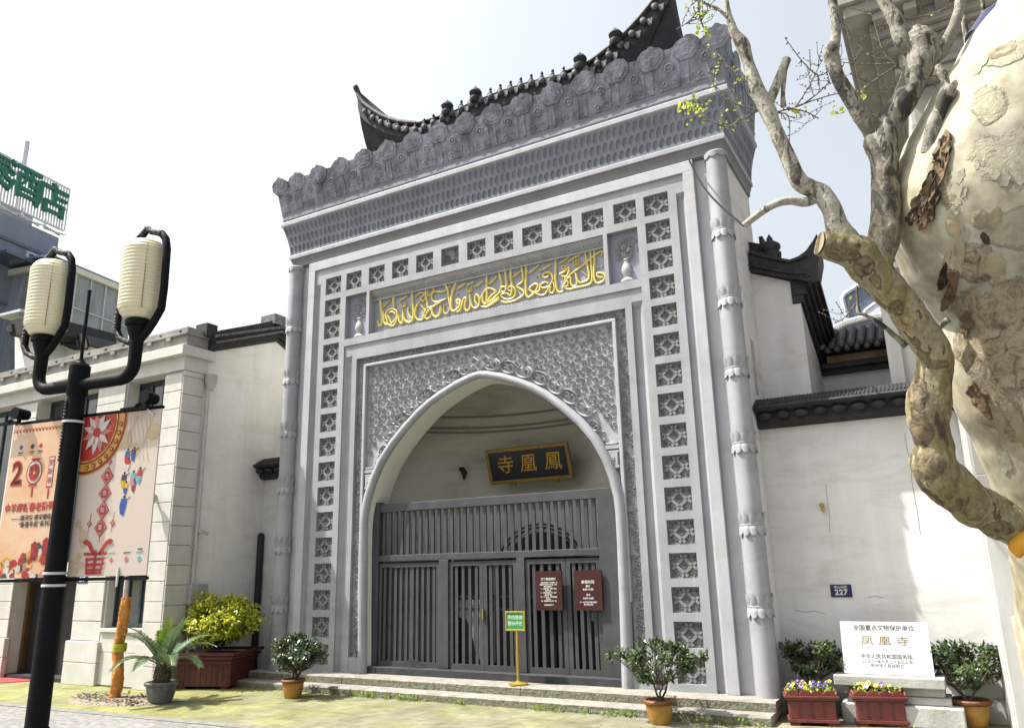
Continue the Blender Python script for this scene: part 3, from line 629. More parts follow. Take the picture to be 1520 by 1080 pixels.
# ---------------- inscription panel
pn = MB().box(-2.1, 2.1, .13, .16, 5.34, 6.12); ip_o = part(pn, 'inscription_panel', M['panel_blue'])
CALLIG = [
 (0.0283,[(-1.943,5.993),(-1.93,5.855),(-1.906,5.722),(-1.893,5.591),(-1.917,5.51),(-1.962,5.518),(-1.987,5.608)]),
 (0.0246,[(-1.872,5.747),(-1.856,5.627),(-1.854,5.563),(-1.808,5.507),(-1.77,5.516),(-1.812,5.662),(-1.8,5.713)]),
 (0.0135,[(-1.722,5.917),(-1.804,5.863),(-1.886,5.804)]),
 (0.0271,[(-1.653,5.99),(-1.666,5.891),(-1.642,5.758)]),
 (0.0209,[(-1.806,5.693),(-1.775,5.74),(-1.686,5.75),(-1.603,5.703),(-1.583,5.641),(-1.619,5.553),(-1.694,5.513),(-1.733,5.584),(-1.773,5.655)]),
 (0.0172,[(-1.748,5.671),(-1.711,5.702),(-1.634,5.672),(-1.62,5.627)]),
 (0.0246,[(-1.77,5.516),(-1.712,5.469),(-1.642,5.467),(-1.594,5.537),(-1.564,5.627),(-1.543,5.528),(-1.505,5.469),(-1.462,5.514),(-1.471,5.684)]),
 (0.0252,[(-1.289,5.987),(-1.281,5.816),(-1.258,5.644),(-1.265,5.499),(-1.344,5.456),(-1.425,5.507),(-1.46,5.597),(-1.465,5.682)]),
 (0.0206,[(-1.347,5.713),(-1.369,5.654),(-1.333,5.564),(-1.289,5.514)]),
 (0.016,[(-1.511,5.807),(-1.497,5.752),(-1.46,5.75),(-1.457,5.802),(-1.447,5.748),(-1.413,5.757),(-1.414,5.82)]),
 (0.0194,[(-1.381,5.92),(-1.462,5.883),(-1.543,5.856)]),
 (0.016,[(-1.22,5.846),(-1.165,5.909),(-1.086,5.912),(-1.055,5.872),(-1.115,5.81),(-1.067,5.766),(-1.018,5.807)]),
 (0.0229,[(-1.017,5.99),(-1.021,5.849),(-0.988,5.718),(-0.975,5.591)]),
 (0.0149,[(-0.977,5.961),(-0.905,5.964),(-0.863,5.912),(-0.91,5.853),(-0.97,5.829),(-0.986,5.936)]),
 (0.0194,[(-1.121,5.775),(-1.188,5.714),(-1.217,5.626),(-1.216,5.522),(-1.148,5.463),(-1.076,5.465),(-1.047,5.553),(-0.993,5.636)]),
 (0.0137,[(-1.121,5.717),(-1.066,5.649),(-0.98,5.541)]),
 (0.0194,[(-1.052,5.461),(-1.004,5.535),(-0.957,5.588),(-0.838,5.648),(-0.687,5.701)]),
 (0.0194,[(-1.065,5.608),(-1.04,5.5),(-0.986,5.454),(-0.92,5.483),(-0.897,5.566),(-0.957,5.639),(-0.993,5.636)]),
 (0.0206,[(-0.903,5.567),(-0.861,5.473),(-0.784,5.459),(-0.743,5.538),(-0.731,5.628)]),
 (0.0179,[(-0.616,5.858),(-0.711,5.846),(-0.841,5.877),(-0.907,5.833),(-0.882,5.74),(-0.799,5.698),(-0.628,5.716)]),
 (0.0243,[(-0.669,5.972),(-0.611,5.888),(-0.587,5.77),(-0.564,5.643),(-0.547,5.538)]),
 (0.016,[(-0.552,5.938),(-0.587,5.883)]),
 (0.0263,[(-0.422,5.978),(-0.482,5.872),(-0.523,5.768),(-0.538,5.648),(-0.535,5.546),(-0.501,5.494),(-0.42,5.514),(-0.369,5.575),(-0.374,5.637),(-0.431,5.658),(-0.42,5.605),(-0.374,5.586)]),
 (0.0206,[(-0.799,5.683),(-0.888,5.633),(-0.972,5.638)]),
 (0.0206,[(-0.734,5.634),(-0.731,5.511),(-0.792,5.456),(-0.869,5.496),(-0.894,5.613)]),
 (0.0183,[(-0.675,5.603),(-0.669,5.5),(-0.617,5.475),(-0.564,5.521)]),
 (0.0137,[(-0.669,5.627),(-0.661,5.615)]),
 (0.0137,[(-0.614,5.63),(-0.605,5.62)]),
 (0.0211,[(-0.425,5.763),(-0.416,5.751)]),
 (0.0194,[(-0.264,5.899),(-0.35,5.866),(-0.43,5.831)]),
 (0.0172,[(-0.111,5.9),(-0.19,5.874),(-0.258,5.862)]),
 (0.0137,[(-0.247,5.819),(-0.234,5.756),(-0.202,5.75),(-0.2,5.805),(-0.197,5.748),(-0.163,5.752),(-0.156,5.826)]),
 (0.0211,[(-0.432,5.461),(-0.369,5.484),(-0.334,5.568),(-0.3,5.653),(-0.26,5.655),(-0.283,5.559),(-0.284,5.488),(-0.233,5.449),(-0.18,5.519),(-0.191,5.712)]),
 (0.0211,[(-0.186,5.701),(-0.176,5.578),(-0.143,5.492),(-0.082,5.466),(-0.026,5.5),(-0.025,5.609),(-0.079,5.68),(-0.097,5.583),(-0.048,5.504)]),
 (0.0169,[(0.057,5.873),(-0.022,5.834),(-0.112,5.807)]),
 (0.0243,[(0.114,5.977),(0.112,5.842),(0.112,5.682),(0.107,5.544),(0.084,5.489),(0.036,5.557),(0.049,5.694)]),
 (0.0164,[(0.289,5.885),(0.211,5.827),(0.15,5.794)]),
 (0.019,[(-0.025,5.549),(0.02,5.64),(0.127,5.739),(0.262,5.662),(0.185,5.598),(0.14,5.518),(0.095,5.487)]),
 (0.019,[(0.337,5.622),(0.227,5.54),(0.139,5.493)]),
 (0.0201,[(0.007,5.474),(0.095,5.447),(0.204,5.476),(0.336,5.534)]),
 (0.0179,[(0.191,5.602),(0.202,5.59)]),
 (0.0232,[(0.325,5.984),(0.345,5.879),(0.373,5.764),(0.345,5.641),(0.274,5.586),(0.131,5.505)]),
 (0.0232,[(0.432,5.991),(0.447,5.858),(0.458,5.707),(0.426,5.625)]),
 (0.0232,[(0.536,5.99),(0.533,5.84),(0.548,5.718),(0.545,5.592),(0.509,5.53)]),
 (0.0169,[(0.291,5.896),(0.213,5.837),(0.141,5.802)]),
 (0.0201,[(0.113,5.768),(0.275,5.66),(0.176,5.596),(0.114,5.509)]),
 (0.0164,[(0.193,5.597),(0.203,5.585)]),
 (0.0201,[(0.108,5.46),(0.218,5.504),(0.333,5.565)]),
 (0.0164,[(0.351,5.64),(0.357,5.698),(0.417,5.706),(0.457,5.668),(0.421,5.631),(0.356,5.634)]),
 (0.0184,[(0.492,5.691),(0.566,5.676),(0.608,5.599),(0.594,5.528),(0.524,5.49),(0.429,5.507),(0.365,5.563),(0.388,5.598),(0.468,5.587),(0.509,5.54)]),
 (0.0145,[(0.475,5.65),(0.508,5.687),(0.553,5.654),(0.516,5.617),(0.475,5.645)]),
 (0.0213,[(0.712,5.984),(0.728,5.877),(0.738,5.728),(0.635,5.671),(0.711,5.602),(0.754,5.54),(0.708,5.491),(0.571,5.45),(0.433,5.452),(0.348,5.498)]),
 (0.0155,[(0.699,5.893),(0.623,5.85),(0.567,5.823)]),
 (0.0174,[(0.489,5.785),(0.499,5.773)]),
 (0.0223,[(0.798,5.98),(0.793,5.814),(0.782,5.67),(0.788,5.524),(0.811,5.463),(0.869,5.474),(0.948,5.531),(0.981,5.601),(0.946,5.642),(0.868,5.614),(0.846,5.57),(0.926,5.506),(1.009,5.533),(1.015,5.632)]),
 (0.0155,[(1.023,5.931),(0.928,5.874),(0.835,5.825)]),
 (0.0155,[(1.215,5.889),(1.112,5.853),(1.009,5.827)]),
 (0.0164,[(0.96,5.76),(0.97,5.748)]),
 (0.0164,[(1.017,5.767),(1.027,5.755)]),
 (0.0184,[(1.197,5.825),(1.207,5.813)]),
 (0.0174,[(1.168,5.716),(1.102,5.706),(1.068,5.751),(1.135,5.781),(1.209,5.741),(1.228,5.646),(1.162,5.564),(1.056,5.557),(1.032,5.61),(1.099,5.634),(1.154,5.604)]),
 (0.0174,[(0.926,5.506),(1.006,5.457),(1.087,5.45),(1.14,5.511),(1.192,5.558),(1.169,5.477),(1.218,5.448),(1.253,5.526),(1.22,5.638)]),
 (0.0211,[(1.29,5.983),(1.28,5.807),(1.27,5.656),(1.281,5.521),(1.307,5.444),(1.386,5.438)]),
 (0.0194,[(1.372,5.481),(1.414,5.539),(1.452,5.607),(1.507,5.633),(1.512,5.524),(1.559,5.481),(1.609,5.518),(1.589,5.682),(1.62,5.553),(1.666,5.511),(1.768,5.531),(1.8,5.59),(1.772,5.784),(1.75,5.983)]),
 (0.0202,[(1.835,5.982),(1.836,5.788),(1.845,5.599),(1.83,5.495),(1.769,5.457),(1.616,5.456),(1.46,5.454),(1.411,5.497)]),
 (0.0202,[(1.892,5.978),(1.889,5.777),(1.87,5.594),(1.885,5.484),(1.939,5.45),(2.011,5.476),(2.036,5.54),(1.989,5.587),(1.919,5.593),(1.935,5.543),(2.009,5.527)]),
 (0.0158,[(1.989,5.838),(2.022,5.915),(1.896,5.878),(1.767,5.794),(1.629,5.73),(1.478,5.649)]),
 (0.0114,[(1.68,5.686),(1.757,5.599)]),
 (0.0114,[(1.557,5.86),(1.573,5.799),(1.603,5.797),(1.611,5.876),(1.608,5.801),(1.637,5.799),(1.65,5.867)]),
 (0.0164,[(1.682,5.936),(1.579,5.912),(1.478,5.867)]),
 (0.0141,[(1.507,5.952),(1.42,5.899),(1.337,5.87)]),
 (0.0167,[(1.929,5.695),(1.938,5.684)]),
 (0.0167,[(1.995,5.694),(2.004,5.683)]),
 (0.0145,[(1.407,5.83),(1.436,5.8),(1.405,5.776),(1.376,5.808),(1.405,5.829)]),
 (0.0242,[(1.337,5.707),(1.428,5.74),(1.489,5.779),(1.486,5.713),(1.444,5.646),(1.361,5.683)]),
 (0.0167,[(1.408,5.503),(1.462,5.51),(1.465,5.566),(1.422,5.594),(1.433,5.639)]),
]
cg = MB()
for w_, p in CALLIG: cg.ribbon(p, w_ * 1.0, .125, .028)
cg.build('calligraphy', M['gold'], ip_o, smooth=35)
fb = MB()
fb.prism([(-2.076, .13, 5.97), (-2.076, .03, 6.10), (-2.076, .13, 6.10)], (4.152, 0, 0)); fb.box(-2.076, 2.076, .09, .13, 5.945, 5.968)
random.seed(8)
for i in range(70):
    x = -2.04 + i * .059; z = 6.03
    fb.ball((x, .078, z), .018, 5, 3)
fb.build('carved_valance', M['relief'], ip_o)
bd = MB()
for i in range(74):
    x = -2.05 + i * .0562; bd.ball((x, .112, 5.392), .017, 6, 4, sc=(1, .8, 1.1))
bd.box(-2.076, 2.076, .118, .13, 5.362, 5.42, 1)
bd.build('bead_row', [M['paint_white'], M['relief']], ip_o, smooth=60)
for s in (-1, 1):                                          # vases of flowers
    vp = MB().box(s * 2.361 - .23, s * 2.361 + .23, .105, .13, 5.34, 6.12); vo = part(vp, 'vase_panel', M['panel_blue'])
    v = MB(); xc = s * 2.361; random.seed(9 + s)
    v.lathe([(.05, 5.352), (.085, 5.36), (.10, 5.385), (.075, 5.42), (.04, 5.44), (.052, 5.47), (.075, 5.52), (.078, 5.56), (.055, 5.62), (.034, 5.66), (.036, 5.685), (.05, 5.70), (.042, 5.715)], (xc, .10, 0), 16, squash=.7)
    v.build('relief_vase', M['paint_white'], vo, smooth=50)
    f = MB()
    for i in range(34):
        a = random.uniform(0, 2 * pi); r = sqrt(random.random()); cx, cz = xc + cos(a) * r * .155, 5.86 + sin(a) * r * .16 - (.02 if abs(cos(a) * r) > .6 else 0)
        if random.random() < .45: flower(f, (cx, cz), random.uniform(.03, .042), .095 - .02 * (1 - r), .03, 6)
        else:
            for q in (-.6, 0, .6): petal(f, (cx, cz), a + q, random.uniform(.045, .06), .014, .10 - .02 * (1 - r), .028)
        if i % 3 == 0: f.ribbon_low([(xc, 5.71), ((xc + cx) / 2, 5.78), (cx, cz)], .006, .10, .012)
    f.build('flower_spray', M['paint_white'], vo)

# ---------------- corner columns with lotus bands
def lotus_band(cx, cy, z, R, up=True, n=60, petals=10):
    b = MB()
    def ringrow(r, zf): return [(cx + r(j) * cos(2 * pi * j / n), cy + r(j) * sin(2 * pi * j / n), zf(j)) for j in range(n)]
    pf = lambda j: abs(cos(pi * petals * j / n)) ** .6               # 1 mid-petal, 0 at joints
    rows = [ringrow(lambda j: R * 1.02, lambda j: z), ringrow(lambda j: R * (1.02 + .08 * pf(j)), lambda j: z + .028), ringrow(lambda j: R * (1.02 + .14 * pf(j)), lambda j: z + .07), ringrow(lambda j: R * (1.05 + .14 * pf(j)), lambda j: z + .07 + .065 * pf(j)), ringrow(lambda j: R * 1.0, lambda j: z + .03)]
    rows2 = [ringrow(lambda j: R * 1.02, lambda j: z - .02), ringrow(lambda j: R * (1.05 + .06 * pf(j)), lambda j: z - .035), ringrow(lambda j: R * (1.04 + .11 * pf(j)), lambda j: z - .075), ringrow(lambda j: R * (1.07 + .12 * pf(j)), lambda j: z - .085 - .045 * pf(j)), ringrow(lambda j: R * .98, lambda j: z - .085)]
    for R_ in (rows, rows2):
        vs = [p for r in R_ for p in r]; b.add(vs, [(i * n + j, i * n + (j + 1) % n, (i + 1) * n + (j + 1) % n, (i + 1) * n + j) for i in range(len(R_) - 1) for j in range(n)])
    b.lathe([(R * 1.0, z - .022), (R * 1.06, z - .016), (R * 1.06, z + .0), (R * 1.0, z + .006)], (cx, cy, 0), n, top=False)
    return b
CX, CRr = 3.728, .132
zs = [on_y(x, y_, -.12).z for x, y_ in ((1070, 337), (1081, 438), (1091, 543), (1103, 655), (1114, 777), (1126, 899))]
for s in (-1, 1):
    c = MB(); c.lathe([(CRr * 1.02, ZB), (CRr, ZB + .3), (CRr, 6.80)], (s * CX, 0, 0), 28)
    co = part(c, 'corner_column', M['paint'], smooth=40)
    for z in zs: lotus_band(s * CX, 0, z, CRr).build('lotus_band', M['paint'], co, smooth=32)
    t = MB(); n_ = 32; 
    def row(r, f): return [(s * CX + r * cos(2 * pi * j / n_), r * sin(2 * pi * j / n_), f(j)) for j in range(n_)]
    R_ = [row(CRr * 1.0, lambda j: 6.86), row(CRr * 1.14, lambda j: 6.84), row(CRr * 1.12, lambda j: 6.79 - .03 * abs(cos(pi * 8 * j / n_))), row(CRr * .98, lambda j: 6.79 - .02 * abs(cos(pi * 8 * j / n_)))]
    t.add([p for r in R_ for p in r], [(i * n_ + j, i * n_ + (j + 1) % n_, (i + 1) * n_ + (j + 1) % n_, (i + 1) * n_ + j) for i in range(3) for j in range(n_)])
    t.build('column_cap', M['paint'], co, smooth=32)
# ---------------- tower flanks, core
DB = 1.55
fl = MB()
for s in (-1, 1): fl.box(*sorted((s * 3.70, s * 3.80)), .101, DB, .0, 6.86)
fl.box(-3.70, 3.70, DB - .1, DB, 5.0, 6.86)
part(fl, 'flank_wall', M['white_wall'])
sw = MB()
P_ = [on_x(1119, 519, 3.801), on_x(1122, 519, 3.801)]
wz0, wz1 = on_x(1130, 575, 3.80).z, on_x(1122, 516, 3.80).z
sw.box(3.80, 3.806, .62, .78, wz0 - .15, wz1 + .05); part(sw, 'slit_window', mat('slit_recess_stone', (.40, .39, .36), .9, .1))

# ---------------- cornice: curved band pierced with rows of oval cups
def off(t): return .03 + .11 * (t ** 1.7)
def cmap(side, u, t, d=0.0):                                # u in metres along the side, t 0..1 up, d depth pushed in
    o = off(t); z = 7.10 + .52 * t
    if side == 0: k = (3.84 + o) / (3.84 + .05); return (u * k, -.02 - o + d, z)
    yy = -.02 - o + (DB + .02 + o) * (u / (DB + .02)); return (side * (3.84 + o - d), yy, z)
def cups(mb, side, u0, u1, ncol):
    rows_t = [(.03, .33), (.355, .655), (.68, .98)]; p = (u1 - u0) / ncol; NS = 16
    for r, (t0, t1) in enumerate(rows_t):
        sh = .5 if r % 2 else 0
        for c in range(ncol - (1 if r % 2 else 0)):
            ua = u0 + (c + sh) * p; ub = ua + p; uc = (ua + ub) / 2; tc_ = (t0 + t1) / 2; hu, ht = p / 2, (t1 - t0) / 2
            outer = []; rim_ = []; deep = []; cen = []
            for i in range(NS):
                a = 2 * pi * i / NS; ca, sa = cos(a), sin(a); k = 1 / max(abs(ca), abs(sa))
                outer.append(cmap(side, uc + hu * ca * k, tc_ + ht * sa * k)); rim_.append(cmap(side, uc + hu * .80 * ca, tc_ + ht * .90 * sa))
                deep.append(cmap(side, uc + hu * .70 * ca, tc_ + ht * .82 * sa, .014)); cen.append(cmap(side, uc + hu * .3 * ca, tc_ + ht * .4 * sa, .022))
            vs = outer + rim_ + deep + cen; fs = []
            for q in range(3): fs += [(q * NS + i, q * NS + (i + 1) % NS, (q + 1) * NS + (i + 1) % NS, (q + 1) * NS + i) for i in range(NS)]
            fs.append(tuple(3 * NS + i for i in range(NS))); mb.add(vs, fs)
        if r % 2:
            for ua, ub in ((u0, u0 + p / 2), (u1 - p / 2, u1)): mb.quad(cmap(side, ua, t0), cmap(side, ub, t0), cmap(side, ub, t1), cmap(side, ua, t1))
    for t0, t1 in ((0, .03), (.33, .355), (.655, .68), (.98, 1.0)):
        for i in range(8): a_ = u0 + (u1 - u0) * i / 8; b_ = u0 + (u1 - u0) * (i + 1) / 8; mb.quad(cmap(side, a_, t0), cmap(side, b_, t0), cmap(side, b_, t1), cmap(side, a_, t1))
cc = MB(); cups(cc, 0, -3.89, 3.89, 79); cups(cc, 1, 0, DB + .02, 16); cups(cc, -1, 0, DB + .02, 16)
part(cc, 'cornice_cups', M['cornice'])
def loft(mb, prof, m=0):                                    # mitred moulding round front and flanks
    rows = []
    for o, z in prof:
        X = 3.84 + o; Yf = -.02 - o; rows.append([(-X, DB, z), (-X, Yf, z), (X, Yf, z), (X, DB, z)])
    for a_, b_ in zip(rows, rows[1:]):
        for i in range(4): j = (i + 1) % 4; mb.quad(a_[i], a_[j], b_[j], b_[i], m)
    mb.add(rows[0], [(0, 1, 2, 3)], m); mb.add(rows[-1], [(0, 1, 2, 3)], m)
cm = MB(); loft(cm, [(-.03, 6.86), (-.03, 6.875), (-.01, 6.88), (-.012, 6.90), (-.008, 6.93), (.0, 6.96), (.012, 6.985), (.018, 7.02)]); part(cm, 'cavetto', M['cavetto'], smooth=30)
l1 = MB(); loft(l1, [(.035, 7.021), (.04, 7.03), (.04, 7.085), (.03, 7.099)]); part(l1, 'ledge', M['ledge'])
l2 = MB(); loft(l2, [(.14, 7.621), (.165, 7.64), (.165, 7.70), (.15, 7.72)]); part(l2, 'ledge', M['ledge'])
l3 = MB(); loft(l3, [(.13, 7.721), (.145, 7.76), (.145, 7.83), (.16, 7.87)]); part(l3, 'cornice_step', M['cornice'])
core = MB(); core.box(-3.78, 3.78, .05, DB - .02, 7.0, 7.86); part(core, 'cornice_core', M['cornice'])

# ---------------- crenellated parapet
def parapet(side):
    b = MB(); random.seed(31 + side)
    Z0 = 7.87; LEN = 4.0 if side == 0 else (DB + .18) / 2; nmod = 16 if side == 0 else 3; p = 2 * LEN / nmod
    def tr(u, d, z):                                        # local: along, outward, up
        k = (z - Z0) / .7; lean = .17 * k
        if side == 0: return (u * (1 + .02 * k), -.175 - d - lean, z)
        return (side * (3.99 + d + lean * .5), u + (DB - .18) / 2, z)
    def pr(poly, d0, d1):
        n = len(poly); vs = [tr(u, d0, z) for u, z in poly] + [tr(u, d1, z) for u, z in poly]
        b.add(vs, [tuple(range(n)), tuple(range(2 * n - 1, n - 1, -1))] + [(i, i + n, (i + 1) % n + n, (i + 1) % n) for i in range(n)])
    j = lambda a: random.uniform(-a, a)
    # continuous slab with a slowly uneven top, slabs butt at joints
    for m_ in range(nmod):
        u0 = -LEN + m_ * p; c_ = u0 + p / 2
        top = Z0 + .53
        pr([(u0 + .004, Z0), (u0 + p - .004, Z0), (u0 + p - .004, top - .03 + j(.012)), (c_ + .13, top - .01 + j(.012)), (c_ + .09, top + .02 + j(.01)), (c_ + .02, top + .015 + j(.01)), (c_ - .05, top + .022 + j(.01)), (c_ - .11, top - .005 + j(.012)), (u0 + .004, top - .03 + j(.012))], -.10, .0)
        # shield with ring in the middle of the module
        pr([(c_ - .145, Z0 + .02), (c_ + .145, Z0 + .02), (c_ + .15, Z0 + .30), (c_ + .12, Z0 + .40), (c_ + .05, Z0 + .455 + j(.01)), (c_ - .05, Z0 + .45 + j(.01)), (c_ - .12, Z0 + .39), (c_ - .15, Z0 + .30)], 0, .007)
        ring = [(c_ + .055 * cos(2 * pi * i / 14), Z0 + .30 + .055 * sin(2 * pi * i / 14)) for i in range(15)]
        P3 = [Vector(tr(u, .010, z)) for u, z in ring]; b.tube(P3, .011, 5)
        b.ball(tr(c_, .008, Z0 + .30), .018, 6, 4)
        for sx in (-1, 1):                                  # little leaf marks low on the slab
            P3 = [Vector(tr(c_ + sx * .07 + sx * .03 * cos(t), .008, Z0 + .10 + .03 * sin(t))) for t in (0, 1, 2, 3, 4, 5)]; b.tube(P3, .010, 4)
    for m_ in range(nmod + 1):                              # tall lotus-bud merlons over the joints
        c_ = -LEN + m_ * p
        if m_ == 0: c_ += .10
        if m_ == nmod: c_ -= .10
        h = .665 + j(.02); q = .185
        poly = [(c_ - .085, Z0 + .34), (c_ + .085, Z0 + .34), (c_ + q, Z0 + .44), (c_ + q * .98 + j(.01), Z0 + .555), (c_ + .125, Z0 + .615 + j(.01)), (c_ + .075, Z0 + .632 + j(.012)), (c_ + .03, Z0 + h - .01), (c_ + j(.01), Z0 + h), (c_ - .045, Z0 + h - .035), (c_ - .08, Z0 + .625 + j(.012)), (c_ - .13, Z0 + .605 + j(.01)), (c_ - q * .98 + j(.01), Z0 + .55), (c_ - q, Z0 + .44)]
        pr(poly, -.06, .014)
        pr([(c_ + (u - c_) * .7, Z0 + .50 + (z - Z0 - .50) * .7) for u, z in poly], .014, .018)
        pr([(c_ - .022, Z0 + .02), (c_ + .022, Z0 + .02), (c_ + .022, Z0 + .33), (c_ - .022, Z0 + .33)], 0, .008)
    return b
pp = MB()
for s in (0, 1, -1):
    q = parapet(s); pp.add(q.v, q.f)
part(pp, 'parapet', M['parapet'], bevel=.006)

# ---------------- timber screen in the arch
scr = MB(); yd0, yd1 = .17, .26
scr.box(-2.055, -1.90, yd0 - .02, yd1 + .02, ZB, 2.66); scr.box(1.72, 2.02, yd0 - .02, yd1 + .02, ZB, 2.63)
scr.box(-1.90, 1.72, yd0, yd1, 2.505, 2.63); scr.box(-1.90, 1.72, yd0 - .01, yd1, 1.775, 1.865)
for xa, xb in ((-.80, -.635), (.485, .61)): scr.box(xa, xb, yd0 - .012, yd1, .305, 1.775)
so_ = part(scr, 'screen_frame', M['wood_grey'], bevel=.006)
sil = MB().box(-2.0, 2.02, .05, .25, ZB, .30); sil.build('sill', mat('worn_dark_sill', (.042,.043,.048), .6, .2, 5, bump=.15), so_, bevel=.006)
for xa, xb in ((-2.0, -1.83), (.69, 1.06)): MB().box(xa, xb, .044, .05, ZB + .01, .288).build('sill_dark_patch', M['wood_dark'], so_)  # two dark rectangles on the sill face
tb = MB(); x = -1.84
while x < 1.70:
    tb.box(x - .026, x + .026, .20, .228, 1.865, 2.505); x += .1125
tb.build('transom_lattice', M['wood_grey'], so_)
def leaf(x0, x1, nbar, fr=.055, yb=.20, wbar=.048, wide=()):
    b = MB(); z0, z1 = .30, 1.745
    b.box(x0, x0 + fr, yb - .02, yb + .03, z0, z1); b.box(x1 - fr, x1, yb - .02, yb + .03, z0, z1)
    b.box(x0 + fr, x1 - fr, yb - .02, yb + .03, z0, z0 + .075); b.box(x0 + fr, x1 - fr, yb - .02, yb + .03, z1 - .06, z1)
    w_ = (x1 - x0 - 2 * fr) / (nbar); 
    for i in range(nbar):
        xc = x0 + fr + w_ * (i + .5); h_ = wbar / 2 * (1.5 if i in wide else 1)
        b.box(xc - h_, xc + h_, yb - .008, yb + .012, z0 + .075, z1 - .06)
    for zz in (1.08, 1.25): b.box(x0 + fr, x1 - fr, yb + .024, yb + .044, zz, zz + .03)
    return b
leaf(-1.895, -.805, 10, .05, wide=(5,)).build('fixed_panel', M['wood_grey'], so_)
for x0, x1, nb in ((-.63, -.065, 4), (-.06, .48, 4), (.615, 1.215, 4), (1.222, 1.715, 4)):
    lo = leaf(x0, x1, nb, .06).build('door_leaf', M['wood_grey'], so_)
    if x0 == -.63:
        MB().box(-.072, -.052, .15, .178, .96, 1.10).build('bolt', M['gold_dark'], so_)
ft = MB(); ft.bar((-1.30, .12, .395), (-1.10, .12, .395), .03, .02); ft.bar((-1.28, .12, .39), (-1.26, .08, .30), .015); ft.bar((-1.12, .12, .39), (-1.09, .08, .30), .015); ft.build('boot_scraper', M['wood_dark'], so_)
# ------------------------------------------------------------------ pavilion roof behind the parapet
pav = thing('roof_pavilion', 'dark tiled pavilion roof with sharply upturned corners behind the gate parapet', 'pavilion', (0, .8, 8.5))
EP = [(500, 50), (512, 95), (533, 128), (560, 152), (598, 180), (640, 205), (690, 226), (740, 240), (800, 247), (860, 250)]
prof = [on_y(400 + u / 3.858, 120 + v / 3.858, .8) for u, v in EP]; half = [(p.x, p.z) for p in prof]
zf = half[-1][1] - .02
half += [(-1.2, zf + .02), (-.6, zf + .10), (0, zf + .12)]
# fringe heights drop below the top edge
eave = half + [(-x, z) for x, z in reversed(half[:-1])]
def eave_z(x):
    x = -abs(x)
    for (x0, z0), (x1, z1) in zip(half, half[1:]):
        if x0 <= x <= x1: return z0 + (z1 - z0) * (x - x0) / max(1e-6, x1 - x0)
    return half[0][1]
YS = .36
def ring_pts(scale, dz, zmul):                              # eave loop: front, right, back, left
    out = []
    for sd in range(4):
        for x, z in eave[:-1]:
            u, v = x, -3.15
            c, s_ = cos(sd * pi / 2), sin(sd * pi / 2); X = (u * c - v * s_) * scale; Y_ = (u * s_ + v * c) * scale
            out.append((X, .8 + (3.15 + Y_) * YS, (zf + (z - zf) * zmul) + dz))
    return out
n_ = len(ring_pts(1, 0, 1))
rf = MB(); A = ring_pts(1, 0, 1); B = ring_pts(.80, .04, .42); C_ = ring_pts(.5, .10, .05); D_ = ring_pts(.02, .2, 0)
vs = A + B + C_ + D_; rf.add(vs, [(q * n_ + i, q * n_ + (i + 1) % n_, (q + 1) * n_ + (i + 1) % n_, (q + 1) * n_ + i) for q in range(3) for i in range(n_)])
rf.build('roof', M['tile'], pav)
ff = MB(); A2 = ring_pts(.998, -.03, 1.0); B2 = ring_pts(.99, -.26, .88); C2 = ring_pts(.72, -.75, .32); D2 = ring_pts(.56, -1.0, .0)
vs = A2 + B2 + C2 + D2; ff.add(vs, [(q * n_ + i, q * n_ + (i + 1) % n_, (q + 1) * n_ + (i + 1) % n_, (q + 1) * n_ + i) for q in range(3) for i in range(n_)])
ff.build('soffit', mat('dark_soffit_boards', (.028, .030, .034), .8, .2, 8), pav)
bdy = MB(); bdy.box(-1.7, 1.7, 1.5, 2.4, 5.0, 8.95); bdy.build('pavilion_wall', M['wood_dark'], pav)
for s in (-1, 1):
    h = MB(); h.tube([(s * -x_, .80, z_ + .02) for x_, z_ in half[:11]], [.05] * 9 + [.04, .02], 8); h.build('eave_ridge', M['tile'], pav, smooth=50)
    h = MB(); x0, z0 = half[0]; h.tube([(s * -(x0 + .9) * 1, 1.9, zf + .42), (s * -x0 * .86, 1.15, zf + .62), (s * -x0 * .96, .90, z0 - .40), (s * -x0 * .985, .80, z0 - .10), (s * -x0 * 1.0, .77, z0 + .01)], [.12, .11, .07, .05, .055], 8); h.ball((s * -x0 * 1.0, .77, z0 + .03), .055, 8, 6); h.build('hip_ridge', M['tile'], pav, smooth=50)
tl = MB(); kn = MB(); x = -2.95
k = 0
while x < 2.97:
    z = eave_z(x); 
    z -= .07 * min(1, max(0, (abs(x) - 1.2) / .6)); tl.tube([(x, .74, z - .06), (x, .95, z + .0)], .056, 10); tl.ball((x, .735, z - .06), .046, 8, 4, sc=(1, .3, 1))
    tl.xz([(x + .05, z - .05), (x + .15, z - .05), (x + .13, z - .14), (x + .10, z - .17), (x + .07, z - .14)], .77, .80)
    if abs(x) < 2.4: kn = MB(); kn.lathe([(.028, 0), (.032, .025), (.016, .05), (.028, .07), (.022, .095), (.0, .12)], (x, .77, z - .005), 8); kn.build('tile_knob', M['tile'], pav, smooth=50)
    x += .2
tl.build('tile_ends', M['tile_edge'], pav, smooth=50)
for px, py in ((664, 172), (706, 158), (862, 108), (916, 90)):
    p = on_y(px, py, .75); f = MB(); f.lathe([(.08, -.12), (.105, -.08), (.10, -.03), (.06, -.01), (.10, .03), (.115, .07), (.085, .12), (.04, .15), (.02, .18), (0, .21)], (p.x, .75, eave_z(p.x) + .04), 12); f.build('gourd_finial', M['tile'], pav, smooth=50)

